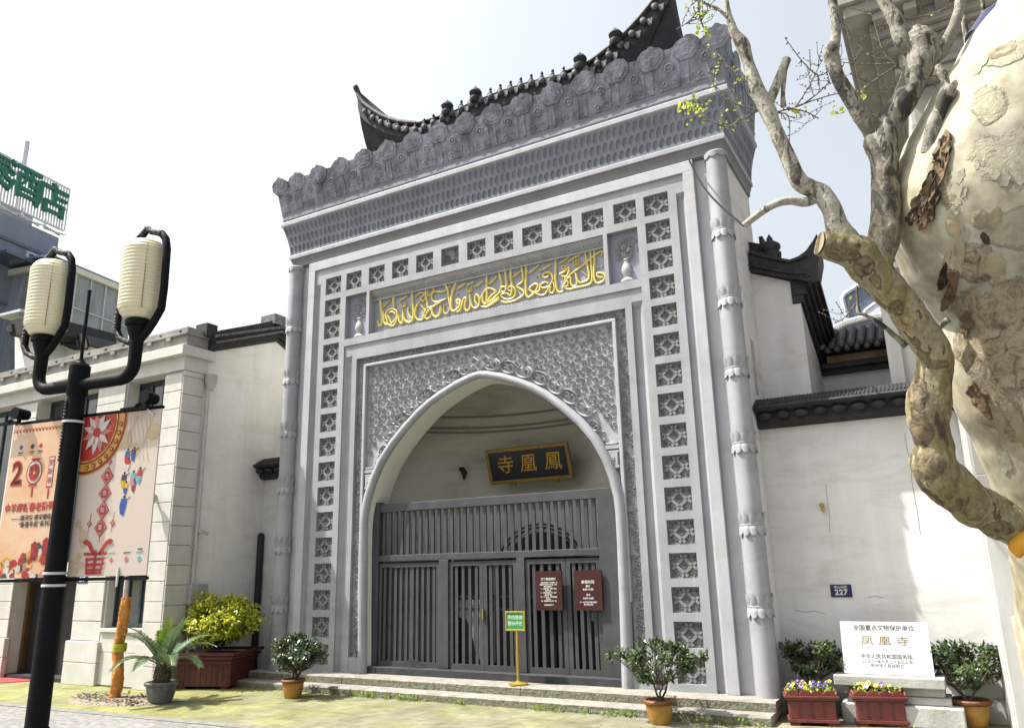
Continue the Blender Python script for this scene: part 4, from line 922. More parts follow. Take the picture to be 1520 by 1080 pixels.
# ------------------------------------------------------------------ low walls left and right of the gate
WY = .60
def tile_cap(parent, x0, x1, yw, z0, z1, name='wall_cap'):
    """dark coping: tiled slope, half-round drip moulding and a row of lotus bosses"""
    c = MB(); h = z1 - z0
    def loftx(prof, m=0): 
        vs = [(x0, y, z) for y, z in prof] + [(x1, y, z) for y, z in prof]; n = len(prof)
        c.add(vs, [(i, i + 1, n + i + 1, n + i) for i in range(n - 1)] + [tuple(range(n)), tuple(range(2 * n - 1, n - 1, -1))], m)
    loftx([(yw + .05, z0 - .02), (yw - .10, z0), (yw - .13, z0 + .03), (yw - .13, z0 + h * .42), (yw - .20, z0 + h * .46), (yw - .27, z0 + h * .52), (yw - .30, z0 + h * .60), (yw - .27, z0 + h * .68), (yw - .24, z0 + h * .70), (yw - .05, z1), (yw + .25, z1 - .03), (yw + .25, z0)])
    x = x0 + .12
    i = 0
    while x < x1 - .05:
        c.ball((x, yw - .20, z0 + h * .34), .075, 10, 6, sc=(1.15, .75, .62)); x += .215; i += 1
    n = int((x1 - x0) / .043)
    for i in range(n): 
        xx = x0 + (x1 - x0) * (i + .5) / n; c.tube([(xx, yw - .245, z0 + h * .71), (xx, yw - .055, z1 - .004)], .010, 5)
    o = c.build(name, M['tile'], parent, smooth=45); return o
rw = thing('courtyard_wall', 'white plastered wall with dark tiled coping right of the gate', 'wall', (4.9, WY, 0))
CZ0, CZ1 = 3.265, 3.63
wm = MB(); wm.box(3.801, 6.2, WY, WY + .24, -.02, CZ0 + .1); wm.build('wall', M['white_wall'], rw)
tile_cap(rw, 3.802, 6.05, WY, CZ0, CZ1)
CRK = mat('hairline_crack', (.22, .215, .20), .9, .1, 8)
for pts in ([(1343, 642), (1346, 664), (1352, 690), (1354, 716), (1358, 740), (1363, 768), (1366, 792)], [(1226, 718), (1228, 740), (1232, 768), (1231, 790)], [(1180, 905), (1196, 908), (1210, 906), (1226, 911)], [(1288, 886), (1300, 884), (1312, 887)]):
    ck = MB(); ck.tube([on_y(x, y, WY - .0005) for x, y in pts], .0028, 4); ck.build('hairline_crack', CRK, rw)
lw = thing('courtyard_wall', 'short grey white wall with dark coping between gate and left house', 'wall', (-4.3, WY, 0))
wm = MB(); wm.box(-4.88, -3.801, WY, WY + .24, -.02, CZ0 + .1); wm.build('wall', M['white_wall'], lw)
tile_cap(lw, -4.92, -3.802, WY, CZ0, CZ1)
dp = MB(); dp.tube([(-4.83, WY - .06, .0), (-4.83, WY - .06, 2.28)], .055, 12); dp.ball((-4.83, WY - .06, 2.28), .055, 10, 6)
tag(dp.build('drain_pipe', M['wood_dark'], None, smooth=50), 'thick dark vertical pipe in the corner left of the gate', 'pipe')

# ------------------------------------------------------------------ gabled hall behind the right wall
hall = thing('gabled_hall', 'white gabled hall with dark corbelled eaves and upturned ridge end behind the right wall', 'building', (4.2, 1.15, 0))
HY = 1.15; HX = 4.40
g0 = on_y(1114, 403, HY); g1 = on_y(1203, 418, HY); 
hz0 = g0.z; hz1 = on_y(1187, 444, HY).z
f = MB(); f.xz([(3.60, 0.0), (HX, 0.0), (HX, hz1), (HX + .02, g1.z), (3.60, g0.z + .06)], HY, HY + .2)
by = 2.45; bz = on_x(1220, 552, HX).z
f.prism([(HX, HY + .2, 0), (HX, by + .1, 0), (HX, by + .1, bz), (HX, HY + .2, hz1 - .1)], (-.2, 0, 0))
f.build('wall', M['white_wall'], hall)
# corbelled verge stepping out from the side wall and falling to the back
cb = MB()
for i in range(5):
    o = .05 + .05 * i; dz = .03 + .105 * i
    a = Vector((HX + o / 2, HY - .02, hz1 + dz - .02)); b = Vector((HX + o / 2, by + .1, bz + dz - .02)); L = b - a
    cb.prism([(HX - .1, a.y, a.z - .055), (HX + o, a.y, a.z - .055), (HX + o, a.y, a.z + .04), (HX - .1, a.y, a.z + .04)], L)
cb.build('corbelled_verge', M['tile'], hall)
ev = MB()                                                   # front coping, falling to the right and curling up at the tip
top = [on_y(x, y, HY - .12) for x, y in ((1112, 371), (1130, 376), (1150, 381), (1172, 385), (1185, 380), (1196, 372), (1206, 358), (1212, 347))]
bot = [on_y(x, y, HY - .12) for x, y in ((1112, 401), (1130, 404), (1150, 408), (1172, 412), (1185, 414), (1200, 418), (1212, 405), (1216, 380))]
ev.prism([(p.x, HY - .12, p.z) for p in bot] + [(p.x, HY - .12, p.z) for p in reversed(top)], (0, .42, 0))
for i in range(7):
    p = on_y(1120 + i * 13, 391 + i * 2.6, HY - .14); ev.ball((p.x, HY - .12, p.z), .055, 8, 5, sc=(1.1, .5, .8))
for t_ in (0.15, .75): ev.tube([Vector((a.x, HY - .14, a.z)).lerp(Vector((b.x, HY - .14, b.z)), t_) for a, b in zip(top[:6], bot[:6])], .022, 6)
ev.build('coping', M['tile'], hall, smooth=40)
r2 = MB(); rr = [on_y(x, y, HY + .05) for x, y in ((1100, 357), (1130, 362), (1131, 376), (1100, 374))]; r2.prism([(p.x, HY + .05, p.z) for p in rr], (0, .3, 0)); q = on_y(1133, 376, HY); r2.box(q.x - .03, q.x + .02, HY - .05, HY + .2, q.z - .05, q.z + .24); r2.build('ridge', M['tile'], hall)
q = on_y(1145, 381, HY); f = MB(); f.lathe([(.13, -.04), (.14, .06), (.10, .08), (.11, .10), (.14, .14), (.13, .19), (.07, .235), (.05, .25), (.035, .30), (0, .36)], (q.x, HY, q.z - .02), 12); f.build('gourd_finial', M['tile'], hall, smooth=50)
# rear wing with its own eave running to the right
rz = on_y(1330, 545, by).z
wv = MB(); wv.box(HX - .1, 5.42, by, by + .3, 0, rz); wv.build('rear_wall', M['white_wall'], hall)
e2 = MB(); e2.box(HX - .02, 5.42, by - .10, by + .3, rz, rz + .07); e2.box(HX - .02, 5.42, by - .17, by + .3, rz + .072, rz + .15, 0); e2.box(HX + .1, 5.42, by - .12, by + .3, rz + .152, rz + .26, 1); e2.prism([(HX - .02, by - .30, rz + .30), (HX - .02, by - .28, rz + .36), (HX - .02, by + .4, rz + .75), (HX - .02, by + .4, rz + .26)], (1.05, 0, 0))
x = HX + .08
while x < 5.40:
    e2.tube([(x, by - .33, rz + .36), (x, by + .35, rz + .74)], .05, 8); e2.ball((x, by - .33, rz + .36), .05, 8, 5, m=2); e2.ball((x + .065, by - .30, rz + .30), .045, 8, 5, m=2); x += .13
e2.build('rear_eave', [M['tile'], mat('orange_brown_timber', (.30, .19, .11), .8, .2, 6), M['tile_edge']], hall, smooth=50)

# glass roofed building far behind
gb = thing('glass_roof_block', 'distant blue glass roof with curved edge behind the gabled hall', 'building', (6.5, 16, 0))
def sheet(pxs, Y_, th): return [(p.x, p.y, p.z) for p in (on_y(x, y, Y_) for x, y in pxs)], (0, th, 0)
t_ = MB(); t_.prism(*sheet([(1236, 520), (1236, 489), (1255, 479), (1285, 471), (1330, 466), (1380, 466), (1380, 560), (1236, 560)], 16, 6)); t_.build('lower_roof', M['glass_blue'], gb)
t_ = MB(); t_.prism(*sheet([(1259, 484), (1250, 443), (1254, 436), (1271, 425), (1300, 414), (1380, 400), (1380, 484)], 17.5, 5)); t_.build('upper_roof', M['glass_blue'], gb)
t_ = MB(); P_ = [on_y(x, y, 15.95) for x, y in ((1236, 489), (1255, 479), (1285, 471), (1330, 466), (1380, 466))]; t_.tube(P_, .10, 6); P_ = [on_y(x, y, 17.45) for x, y in ((1260, 484), (1250, 443), (1254, 436), (1271, 425), (1300, 414), (1380, 400))]; t_.tube(P_, .08, 6)
P_ = [on_y(x, y, 17.4) for x, y in ((1278, 473), (1285, 460), (1297, 451), (1320, 445))]; t_.tube(P_, .06, 6)
t_.build('steel_edge', M['steel'], gb)
t_ = MB(); P_ = [on_y(x, y, 17.38) for x, y in ((1280, 470), (1286, 460), (1298, 451), (1325, 446), (1325, 470))]; t_.prism([(p.x, p.y, p.z) for p in P_], (0, .05, 0)); t_.build('white_vault', M['steel'], gb)
t_ = MB(); p0 = on_y(1236, 520, 16); p1 = on_y(1380, 560, 22); t_.box(p0.x, p1.x + 2, 16.2, 22, 0, p1.z); t_.build('wall', M['white_wall'], gb)

# ------------------------------------------------------------------ white western style house on the right
hs_ = thing('white_townhouse', 'white western townhouse with heavy grey entablature at the right edge', 'house', (8, 2, 0))
RY = -.40
w_ = MB(); w_.prism([(5.97, .62, 0), (6.015, RY, 0), (10.5, RY, 0), (10.5, 7, 0), (5.97, 7, 0)], (0, 0, 6.75)); w_.build('wall', M['house_white'], hs_)
s_ = MB(); s_.box(5.42, 5.96, .90, 2.4, 3.2, 5.25); s_.box(5.36, 5.52, .84, 1.0, 3.2, 5.12); s_.box(5.30, 5.96, .78, 2.4, 5.25, 5.33); s_.box(5.33, 5.96, .80, 2.4, 5.12, 5.2); s_.build('side_wing', M['house_white'], hs_, bevel=.01)
pl = MB(); pl.box(6.02, 6.26, RY - .10, RY - .002, 0, 2.20); pl.build('pilaster', M['house_white'], hs_, bevel=.012)
pc = MB(); pc.box(5.99, 6.29, RY - .14, RY - .002, 2.201, 2.24); pc.box(6.03, 6.26, RY - .11, RY - .002, 2.241, 2.42); pc.build('pilaster_cap', M['house_grey'], hs_, bevel=.01)
pu = MB(); pu.box(6.03, 6.30, RY - .06, RY - .002, 2.421, 6.20); pu.box(6.0, 6.33, RY - .09, RY - .002, 6.201, 6.30); pu.box(6.04, 6.30, RY - .05, RY - .002, 6.302, 6.72); pu.build('pilaster', M['house_grey'], hs_, bevel=.01)
rg_ = MB(); rg_.box(6.32, 10.4, RY - .02, RY - .002, .9, 3.6); rg_.build('render_panel', M['plaster_rough'], hs_)
gy = MB(); gy.box(6.34, 10.4, RY - .03, RY - .002, 5.2, 6.72); gy.build('frieze', M['house_grey'], hs_)
dk = MB(); dk.box(6.55, 7.6, RY - .05, RY - .025, .9, 1.75); dk.build('window', M['glass_dark'], hs_)
en = MB()
for o, z0, z1 in ((.05, 6.751, 6.86), (.09, 6.861, 6.93), (.03, 6.931, 7.15), (.12, 7.151, 7.22), (.20, 7.221, 7.28), (.27, 7.281, 7.36), (.50, 7.48, 7.62), (.56, 7.621, 7.80)): en.box(6.015 - o, 10.6, RY - o - .15, 7.0, z0, z1)
en.box(6.015 - .27, 10.6, RY - .42, 7.0, 7.361, 7.479)
x = 5.80
while x < 9: en.box(x, x + .13, RY - .60, RY - .43, 7.38, 7.478); x += .30
x = 5.98
while x < 9: en.box(x, x + .05, RY - .30, RY - .25, 7.16, 7.21); x += .09
en.build('entablature', M['house_grey'], hs_, bevel=.012)

# ------------------------------------------------------------------ left house
LX, LY = -4.88, -1.25
lh = thing('stone_shopfront', 'cream stone shop house with block pilasters and flat cornice left of the gate', 'house', (-8, 0, 0))
M['ashlar'] = mat('cream_ashlar', (.54,.528,.495), .8, .07, 3, bump=.1, bscale=30, streak=.10)
def P(px, py): return on_y(px, py, LY)
zc = P(276, 529).z                                          # underside of cornice at the corner
WT = zc - .23                                              # top of windows
body = MB()
wl = []
holes = [(-8.95, -7.12, 1.9, WT, .28), (-6.32, -5.33, 1.7, WT, .28), (-6.30, -5.33, .86, 1.66, .2), (-8.98, -7.08, 0.02, 1.68, .35), (-11.6, -9.75, 1.9, WT, .28), (-12.5, -9.9, .02, 1.68, .35)]
plate(body, -14, LX, 0, zc, LY, holes, .28)
body.quad((LX, LY, 0), (LX, LY + .37, 0), (LX, LY + .37, zc), (LX, LY, zc)); body.quad((LX, LY + .37, 0), (LX + .0, LY + .38, 0), (LX, LY + .38, zc), (LX, LY + .37, zc))
body.box(-14, LX - .35, LY + .36, 3.0, 0, zc)
body.build('wall', M['ashlar'], lh)
pil = [(-9.62, -8.96), (-7.10, -6.34), (-5.31, LX + .0)]
random.seed(4)
def blocks(x0, x1, y, proud, z0, z1, h=.30):
    z = z0
    while z < z1 - .05:
        zz = min(z + h, z1); blk.box(x0, x1, y - proud - random.uniform(0, .004), y - .002, z + .004, zz - .004); z = zz
for x0, x1 in pil:
    blk = MB(); blocks(x0, x1, LY, .035, .66, WT)
    blk.box(x0 - .05, x1 + (.05 if x1 < LX else .03), LY - .085, LY - .002, 0, .33); blk.box(x0 - .05, x1 + (.05 if x1 < LX else .03), LY - .085, LY - .002, .336, .655)
    blk.build('pilaster', M['ashlar'], lh, bevel=.008)
z = 0; blk = MB()
while z < WT:                                              # quoins on the flank
    zz = min(z + .30, WT); blk.box(LX + .002, LX + .03, LY - .03, LY + .37, z + .004, zz - .004); z = zz
blk.build('quoins', M['ashlar'], lh, bevel=.008)
ap_ = MB()
for x0, x1 in ((-6.33, -5.32),):
    ap_.box(x0, x1, LY - .03, LY - .002, .02, .50); ap_.box(x0, x1, LY - .03, LY - .002, .506, .80)
ap_.box(-6.33, -5.32, LY - .06, LY + .05, .802, .86); ap_.build('window_apron', M['ashlar'], lh, bevel=.006)
frz = MB(); frz.box(-14, LX + .04, LY - .05, LY - .002, WT + .001, zc - .002); frz.box(LX - .02, LX + .04, LY - .002, LY + .42, WT + .001, zc - .002); frz.build('frieze', M['ashlar'], lh)
ct = P(276, 515).z
co = MB(); co.box(-14, LX + .12, LY - .16, LY + .50, zc, ct); co.build('cornice', M['ashlar'], lh, bevel=.012)
pt = P(284, 492).z; pt2 = P(283, 484).z
pa = MB(); pa.box(-14, LX + .02, LY - .02, LY + .45, ct + .001, pt - .04); pa.box(-14, LX + .05, LY - .06, LY + .45, pt - .039, pt); pa.box(-14, LX + .02, LY - .02, LY + .45, pt + .001, pt2)
x = -13.8
while x < LX - .1:
    pa.box(x - .06, x + .06, LY - .06, LY - .021, pt - .10, pt - .042); pa.ball((x + .25, LY - .03, pt + .045), .03, 6, 4); x += .5
pa.build('parapet', mat('stained_parapet_stone', (.30,.29,.27), .85, .15, 4, bump=.2, streak=.3), lh, bevel=.008)
def win(x0, x1, z0, z1, nm, y, dark=False):
    fr = MB(); fr.box(x0, x1, y, y + .05, z1 - .06, z1); fr.box(x0, x1, y, y + .05, z0, z0 + .05); 
    for i in range(nm + 1): xx = x0 + (x1 - x0) * i / nm; fr.box(xx - .025, xx + .025, y - .005, y + .055, z0, z1)
    o = fr.build('window', M['green_frame'], lh); g = MB().box(x0, x1, y + .02, y + .03, z0, z1); g.build('pane', M['glass_dark'], o); return o
win(-8.93, -7.14, 1.92, WT - .02, 5, LY + .22); win(-6.30, -5.35, 1.72, WT - .02, 3, LY + .22); win(-11.6, -9.77, 1.92, WT - .02, 5, LY + .22)
win(-6.28, -5.35, .88, 1.64, 3, LY + .14)
for x0, x1 in ((-8.95, -7.10), (-12.5, -9.92)):
    dd = MB(); dd.box(x0, x1, LY + .30, LY + .33, .05, 1.66); d_o = dd.build('shop_door', M['dark'], lh)
    M.setdefault('bronze', mat('bronze_frame', (.14, .09, .03), .4, .15, 6, metal=.4)); MB().box(x0, x0 + .07, LY + .22, LY + .30, .05, 1.66).build('door_jamb', M['bronze'], d_o); MB().box(x1 - .05, x1, LY + .22, LY + .30, .05, 1.66).build('door_jamb', M['bronze'], d_o)
    xm = x0 + (x1 - x0) * .45
    for xx in (xm,): 
        st_ = MB(); st_.box(xx - .12, xx + .12, LY + .24, LY + .30, .05, 1.66); st_.build('door_stile', M['glass_dark'], d_o); hn = MB(); hn.tube([(xx - .02, LY + .19, .45), (xx - .02, LY + .19, 1.45)], .018, 8); hn.build('handle', M['brass'], d_o)
    stp = MB().box(x0 - .02, x1 + .02, LY - .02, LY + .3, 0, .06); stp.build('threshold', M['wood_dark'], d_o)
# gabled flank wall with dark coping
gp = [on_x(x, y, LX) for x, y in ((305, 523), (410, 507), (433, 527.5))]
zb_ = gp[0].z; ay, az = gp[1].y, gp[1].z; sl_ = (gp[2].z - az) / (gp[2].y - ay)
gw = MB(); gw.prism([(LX, LY + .38, 0), (LX, ay * 2 - LY, 0), (LX, ay * 2 - LY, zb_ + .02), (LX, ay, az + .06), (LX, LY + .38, zb_ + .06)], (-.3, 0, 0)); gw.build('gable_wall', M['cream_wall'], lh)
gc = MB()
for i in range(4):
    o = .04 + .045 * i; dz = .0 + .075 * i
    for (ya, za), (yb, zb2) in (((LY + .40, zb_), (ay, az)), ((ay, az), (ay + 1.6, az + 1.6 * sl_))):
        gc.prism([(LX - .15, ya, za + dz), (LX + o, ya, za + dz), (LX + o, ya, za + dz + .073), (LX - .15, ya, za + dz + .073)], (0, yb - ya, zb2 - za))
n_t = 28
for i in range(n_t):
    t = i / n_t; gc.tube([(LX + .20, LY + .40 + (ay - LY - .4) * t, zb_ + (az - zb_) * t + .26), (LX + .20, LY + .40 + (ay - LY - .4) * (t + .6 / n_t), zb_ + (az - zb_) * (t + .6 / n_t) + .26)], .022, 6, m=1)
gc.tube([(LX + .17, LY + .45, zb_ + .17), (LX + .17, ay, az + .17)], .022, 6, m=1)
gc.prism([(LX - .15, LY + .55, zb_ + .31), (LX + .10, LY + .55, zb_ + .31), (LX + .10, LY + .55, zb_ + .42), (LX - .15, LY + .55, zb_ + .42)], (0, ay - LY - .60, az - zb_ - .02))
gc.box(LX - .2, LX + .17, ay - .22, ay + .05, az + .28, az + .47, 1); gc.box(LX - .2, LX + .08, LY + .30, LY + .52, zb_ + .25, zb_ + .50)
gc.build('gable_coping', [M['tile'], M['tile_edge']], lh, smooth=30)
gt = MB(); gt.tube([(LX + .07, LY + .43, .0), (LX + .07, LY + .43, zc - .38)], .035, 10); gt.lathe([(.05, -.1), (.10, .03), (.11, .16), (.09, .17)], (LX + .09, LY + .46, zc - .40), 10); gt.build('rain_pipe', M['pvc'], lh, smooth=50)
rw_ = MB(); p = on_x(433, 590, LX); rw_.tube([(LX + .05, on_x(424, 705, LX).y, 3.5), (LX + .05, on_x(424, 705, LX).y + .02, 4.35)], .02, 6); rw_.build('rod', M['wood_dark'], lh)
eb = MB(); p = on_x(287, 880, LX); eb.box(LX + .001, LX + .14, p.y - .16, p.y + .17, p.z - .16, p.z + .14); tag(eb.build('electrical_box', mat('grey_box_steel', (.36, .37, .34), .5, .1, 6, streak=.2), None, bevel=.01), 'grey steel electrical box low on the cream flank wall', 'electrical box')
np_ = MB(); c = P(126, 859.5); np_.box(c.x - .14, c.x + .14, LY - .045, LY - .037, c.z - .055, c.z + .055, 0); put_text(np_, '217', (c.x, LY - .046, c.z), (1, 0, 0), (0, 0, 1), .10, 1, depth=.001, bold=.004); tag(np_.build('house_number_plate', [M['navy'], M['white_ink']]), 'small dark house number plate on the cream pilaster below the banner', 'number plate')
ll = MB(); c = on_x(238, 740, LX - .0); c = P(238, 740); ll.tube([(c.x - .05, LY - .02, c.z), (c.x, LY - .14, c.z)], .02, 8); ll.ball((c.x, LY - .17, c.z), .075, 12, 8); ll.tube([(c.x, LY - .15, c.z), (c.x + .10, LY - .20, c.z - .01)], .07, 12); tag(ll.build('wall_spotlight', M['pvc'], None, smooth=50), 'round grey spotlight on the cream pilaster beside the banner', 'spotlight')
cc_ = on_x(291, 791, LX); cm_ = MB(); cm_.bar((LX + .0, cc_.y - .02, cc_.z - .02), (LX + .12, cc_.y, cc_.z), .03); cm_.obox((LX + .14, cc_.y + .03, cc_.z + .01), Vector((.028, 0, -.01)), Vector((0, .075, -.02)), Vector((.0, .008, .028))); cm_.tube([(LX + .01, cc_.y, cc_.z - .03), (LX + .03, cc_.y - .03, cc_.z - .16), (LX + .01, cc_.y - .05, cc_.z - .28)], .006, 5)
tag(cm_.build('security_camera', M['pvc'], None), 'small security camera on the cream flank wall', 'camera')

# ------------------------------------------------------------------ dark tiled roofs peeping over the left parapet
for pxs, lab, YY in (([(20, 540), (20, 500), (46, 500), (48, 540)], 'white gable end with dark tiled cap behind the parapet', 4.0),):
    r_ = thing('gable_house', lab, 'house', on_y(34, 540, YY)[:]); 
    o = MB(); o.prism(*sheet([(22, 560), (22, 496), (50, 494), (52, 560)], YY, 2)); o.build('wall', M['white_wall'], r_)
    o = MB(); o.prism(*sheet([(14, 498), (12, 484), (20, 474), (60, 466), (60, 488), (54, 494)], YY - .3, 2.6)); o.prism(*sheet([(10, 492), (8, 484), (16, 480), (18, 492)], YY - .4, .5)); o.build('tiled_cap', M['tile'], r_)
    o = MB(); o.prism(*sheet([(-6, 470), (30, 462), (30, 458), (-6, 467)], YY - .2, 2.0)); o.build('ridge_strip', M['steel'], r_)
    r_ = thing('tiled_roof', 'dark tiled roof slope behind the two lantern arms', 'roof', on_y(100, 515, YY)[:])
    o = MB(); o.prism(*sheet([(70, 498), (92, 488), (130, 498), (134, 512), (112, 519), (72, 506)], YY + 1, 2.5))
    for i in range(9): 
        a_ = on_y(74 + i * 6.5, 499 - min(i, 3) * 2.5 + max(0, i - 3) * 1.2, YY + .97); b_ = on_y(80 + i * 6, 508 + i * 1.2, YY + .9); o.tube([a_, b_], .06, 6)
    o.build('roof_slope', M['tile'], r_); o = MB(); o.prism(*sheet([(72, 507), (112, 520), (134, 513), (134, 560), (72, 560)], YY + 1.1, 2.2)); o.build('wall', M['white_wall'], r_)

# ------------------------------------------------------------------ hotel tower at the far left
hd = sight(1150, 834); hd.z = 0; hd.normalize()             # direction its facade runs
hp = at_depth(104, 280, 52.0); hn = Vector((hd.y, -hd.x, 0))
if hn.dot(CAM - hp) < 0: hn = -hn
hotel = thing('hotel_tower', 'tall blue grey hotel block with green rooftop lettering at the left edge', 'hotel', (hp.x, hp.y, 0))
def H(px, py, o=0.0): return on_plane(px, py, hp + hn * o, hn)
wall_r = H(84, 380); 
b_ = MB(); c0 = H(48, 322, -1.0); top_z = H(47, 332, -1).z
def hbox(mb, a, b, z0, z1, dep, o=0.0, m=0):                # a, b: distance along hd from hp
    A_ = hp + hd * a + hn * o; B_ = hp + hd * b + hn * o
    mb.prism([(A_.x, A_.y, z0), (B_.x, B_.y, z0), (B_.x, B_.y, z1), (A_.x, A_.y, z1)], -hn * dep, m)
ua = lambda px, py: (H(px, py, -1.0) - hp).dot(hd)
ur = ua(84, 380); um = ua(48, 330)
z_lo = H(85, 352, -1).z; z_hi = H(48, 322, -1).z
hbox(b_, -30, um, 0, z_hi, 14, -1.0); hbox(b_, um, ur, 0, z_lo, 14, -1.0); b_.build('wall', M['blue_metal'], hotel)
s_ = MB()
for px, py in ((10, 353), (10, 386), (10, 450)):
    z = H(px, py, -1).z; hbox(s_, -30, ur + .02, z - .18, z + .02, .3, -.9)
s_.build('floor_band', mat('darker_cladding_band', (.12, .14, .21), .6, .06, 2), hotel)
for (xa, ya, xb, yb) in ((39, 373, 62, 398), (28, 455, 40, 475)):
    a_ = ua(xa, ya); c_ = ua(xb, yb); z1 = H(xa, ya, -1).z; z0 = H(xa, yb - 8, -1).z
    o = MB(); 
    for u in (a_, (a_ + c_) / 2, c_): hbox(o, u - .07, u + .07, z0, z1, .3, -.8)
    hbox(o, a_, c_, z1 - .14, z1, .3, -.8); hbox(o, a_, c_, z0, z0 + .14, .3, -.8); wo_ = o.build('window', M['steel'], hotel)
    o = MB(); hbox(o, a_, c_, z0, z1, .1, -.93); o.build('pane', M['glass_blue'], wo_)
bd_ = MB(); r0 = (H(104, 280) - hp).dot(hd); zt_ = H(104, 280).z; zb2 = H(96, 342).z
u = r0; k = 0
while u > -26:
    hbox(bd_, u - .055, u + .055, zb2, zt_, .06); u -= .21
for z in (zt_, zb2, zt_ * .5 + zb2 * .5, zt_ * .78 + zb2 * .22): hbox(bd_, -26, r0 + .04, z - .05, z + .05, .1, -.08)
for u in (r0 - 6.0, r0 - 12): hbox(bd_, u - .12, u + .12, zb2, zt_, .1, -.1)
sgn = bd_.build('sign_frame', mat('white_sign_slats', (.62, .62, .66), .5, .05, 3), hotel)
stl = MB()
for i in range(5): 
    a_ = hp + hd * (r0 - 1.0 - i * 1.6) - hn * .6; stl.bar((a_.x, a_.y, zb2), (a_.x + hd.x * 1.2, a_.y + hd.y * 1.2, z_lo), .10); stl.bar((a_.x, a_.y, z_lo), (a_.x, a_.y, zb2 + .5), .12); stl.bar((a_.x + hd.x * 1.6, a_.y + hd.y * 1.6, zb2), (a_.x, a_.y, z_lo), .08)
stl.build('sign_struts', M['pvc'], hotel)
for ch, (cx, cy), sz in (('店', (77, 299), 2.35), ('酒', (35, 274), 2.35), ('泰', (-9, 251), 2.35)):
    o = MB(); c = H(cx, cy, .12); put_text(o, ch, c, hd, (0, 0, 1), sz, depth=.10, bold=.03, sx=1.08); o.build('sign_letter', M['hotel_green'], sgn)
mst = MB(); a_ = H(36, 240, -3); t_ = H(38, 209, -3); mst.tube([(a_.x, a_.y, z_lo), (a_.x, a_.y, t_.z)], .16, 8); mst.build('mast', M['steel'], hotel)
# glazed annex
o0 = 3.0
def HA(px, py): return on_plane(px, py, hp + hn * o0, hn)
vA = lambda px, py: (HA(px, py) - hp).dot(hd)
ann = thing('glazed_annex', 'lower glass walled annex with open roof rail beside the hotel tower', 'building', (HA(120, 480).x, HA(120, 480).y, 0))
a0_, a1_ = vA(84, 440), vA(196, 446); zt3 = HA(130, 413).z
o = MB(); hbox(o, a0_, a1_, 0, zt3, 8, o0); o.build('glass_wall', mat('hazy_curtain_glass', (.30, .34, .40), .25, .15, .5, spec=.7, streak=.3), ann)
o = MB(); hbox(o, a0_ - .2, a1_ + .2, zt3, zt3 + .35, 8.4, o0 + .2); hbox(o, a0_, a1_, zt3 + .36, zt3 + .5, 8, o0, 1); o.build('fascia', [M['vault_edge'], M['blue_metal']], ann)
o = MB(); u = a0_
while u < a1_: hbox(o, u - .04, u + .04, 0, zt3, .1, o0 + .08); u += 1.15
for z in (zt3 - 2.2, zt3 - 4.6, zt3 - 7.0): hbox(o, a0_, a1_, z - .04, z + .04, .1, o0 + .08)
o.build('mullions', M['steel'], ann)
o = MB(); zr = HA(130, 390).z; hbox(o, a0_, a1_, zr - .06, zr + .06, 5, o0 - 1); u = a0_ + .5
while u < a1_: hbox(o, u - .05, u + .05, zt3, zr, .1, o0 - 1); u += 2.6
hbox(o, a0_ - 2, vA(150, 405), zt3 + .5, zr - .3, 5, o0 - 2, 1); o.build('roof_rail', [M['blue_metal'], M['glass_blue']], ann)
# ------------------------------------------------------------------ street lamp with two paper lanterns
base = on_y(88, 800, -4.8); LB = Vector((base.x, base.y, 0))
ldir = sight(-2350, 914); ldir.z = 0; ldir = -ldir.normalized() if ldir.x < 0 else ldir.normalized()
lnrm = Vector((ldir.y, -ldir.x, 0))                         # towards the viewer
if lnrm.dot(CAM - LB) < 0: lnrm = -lnrm
def LP(px, py, o=0.0): return on_plane(px, py, LB + lnrm * o, lnrm)
lamp = thing('street_lamp', 'tall black street lamp with two cream ribbed lanterns', 'street lamp', LB[:])
ptop = LP(124, 540)
po = MB(); po.lathe([(.16, 0), (.16, .25), (.10, .32), (.098, 1.2), (.082, ptop.z)], LB[:], 20)
po.lathe([(.088, ptop.z - .34), (.10, ptop.z - .32), (.10, ptop.z - .02), (.06, ptop.z), (.03, ptop.z + .05)], LB[:], 20); po.build('pole', M['black_metal'], lamp, smooth=40)
cl = MB()
for py_ in (628, 850, 868): z = LP(100, py_).z; cl.lathe([(.105, z - .012), (.108, z), (.105, z + .012)], LB[:], 20, top=False)
cl.build('clamp_ring', M['steel'], lamp, smooth=40)
an = MB(); t_ = LP(139, 431); an.tube([(LB.x, LB.y, ptop.z), (LB.x + .0, LB.y, t_.z)], .017, 8); an.ball((LB.x, LB.y, t_.z), .022, 8, 6); an.build('rod', M['black_metal'], lamp, smooth=50)
arms = []
sL = (LP(66, 500) - LB).dot(ldir); sR = (LP(206, 476) - LB).dot(ldir); zA = LP(106, 573).z
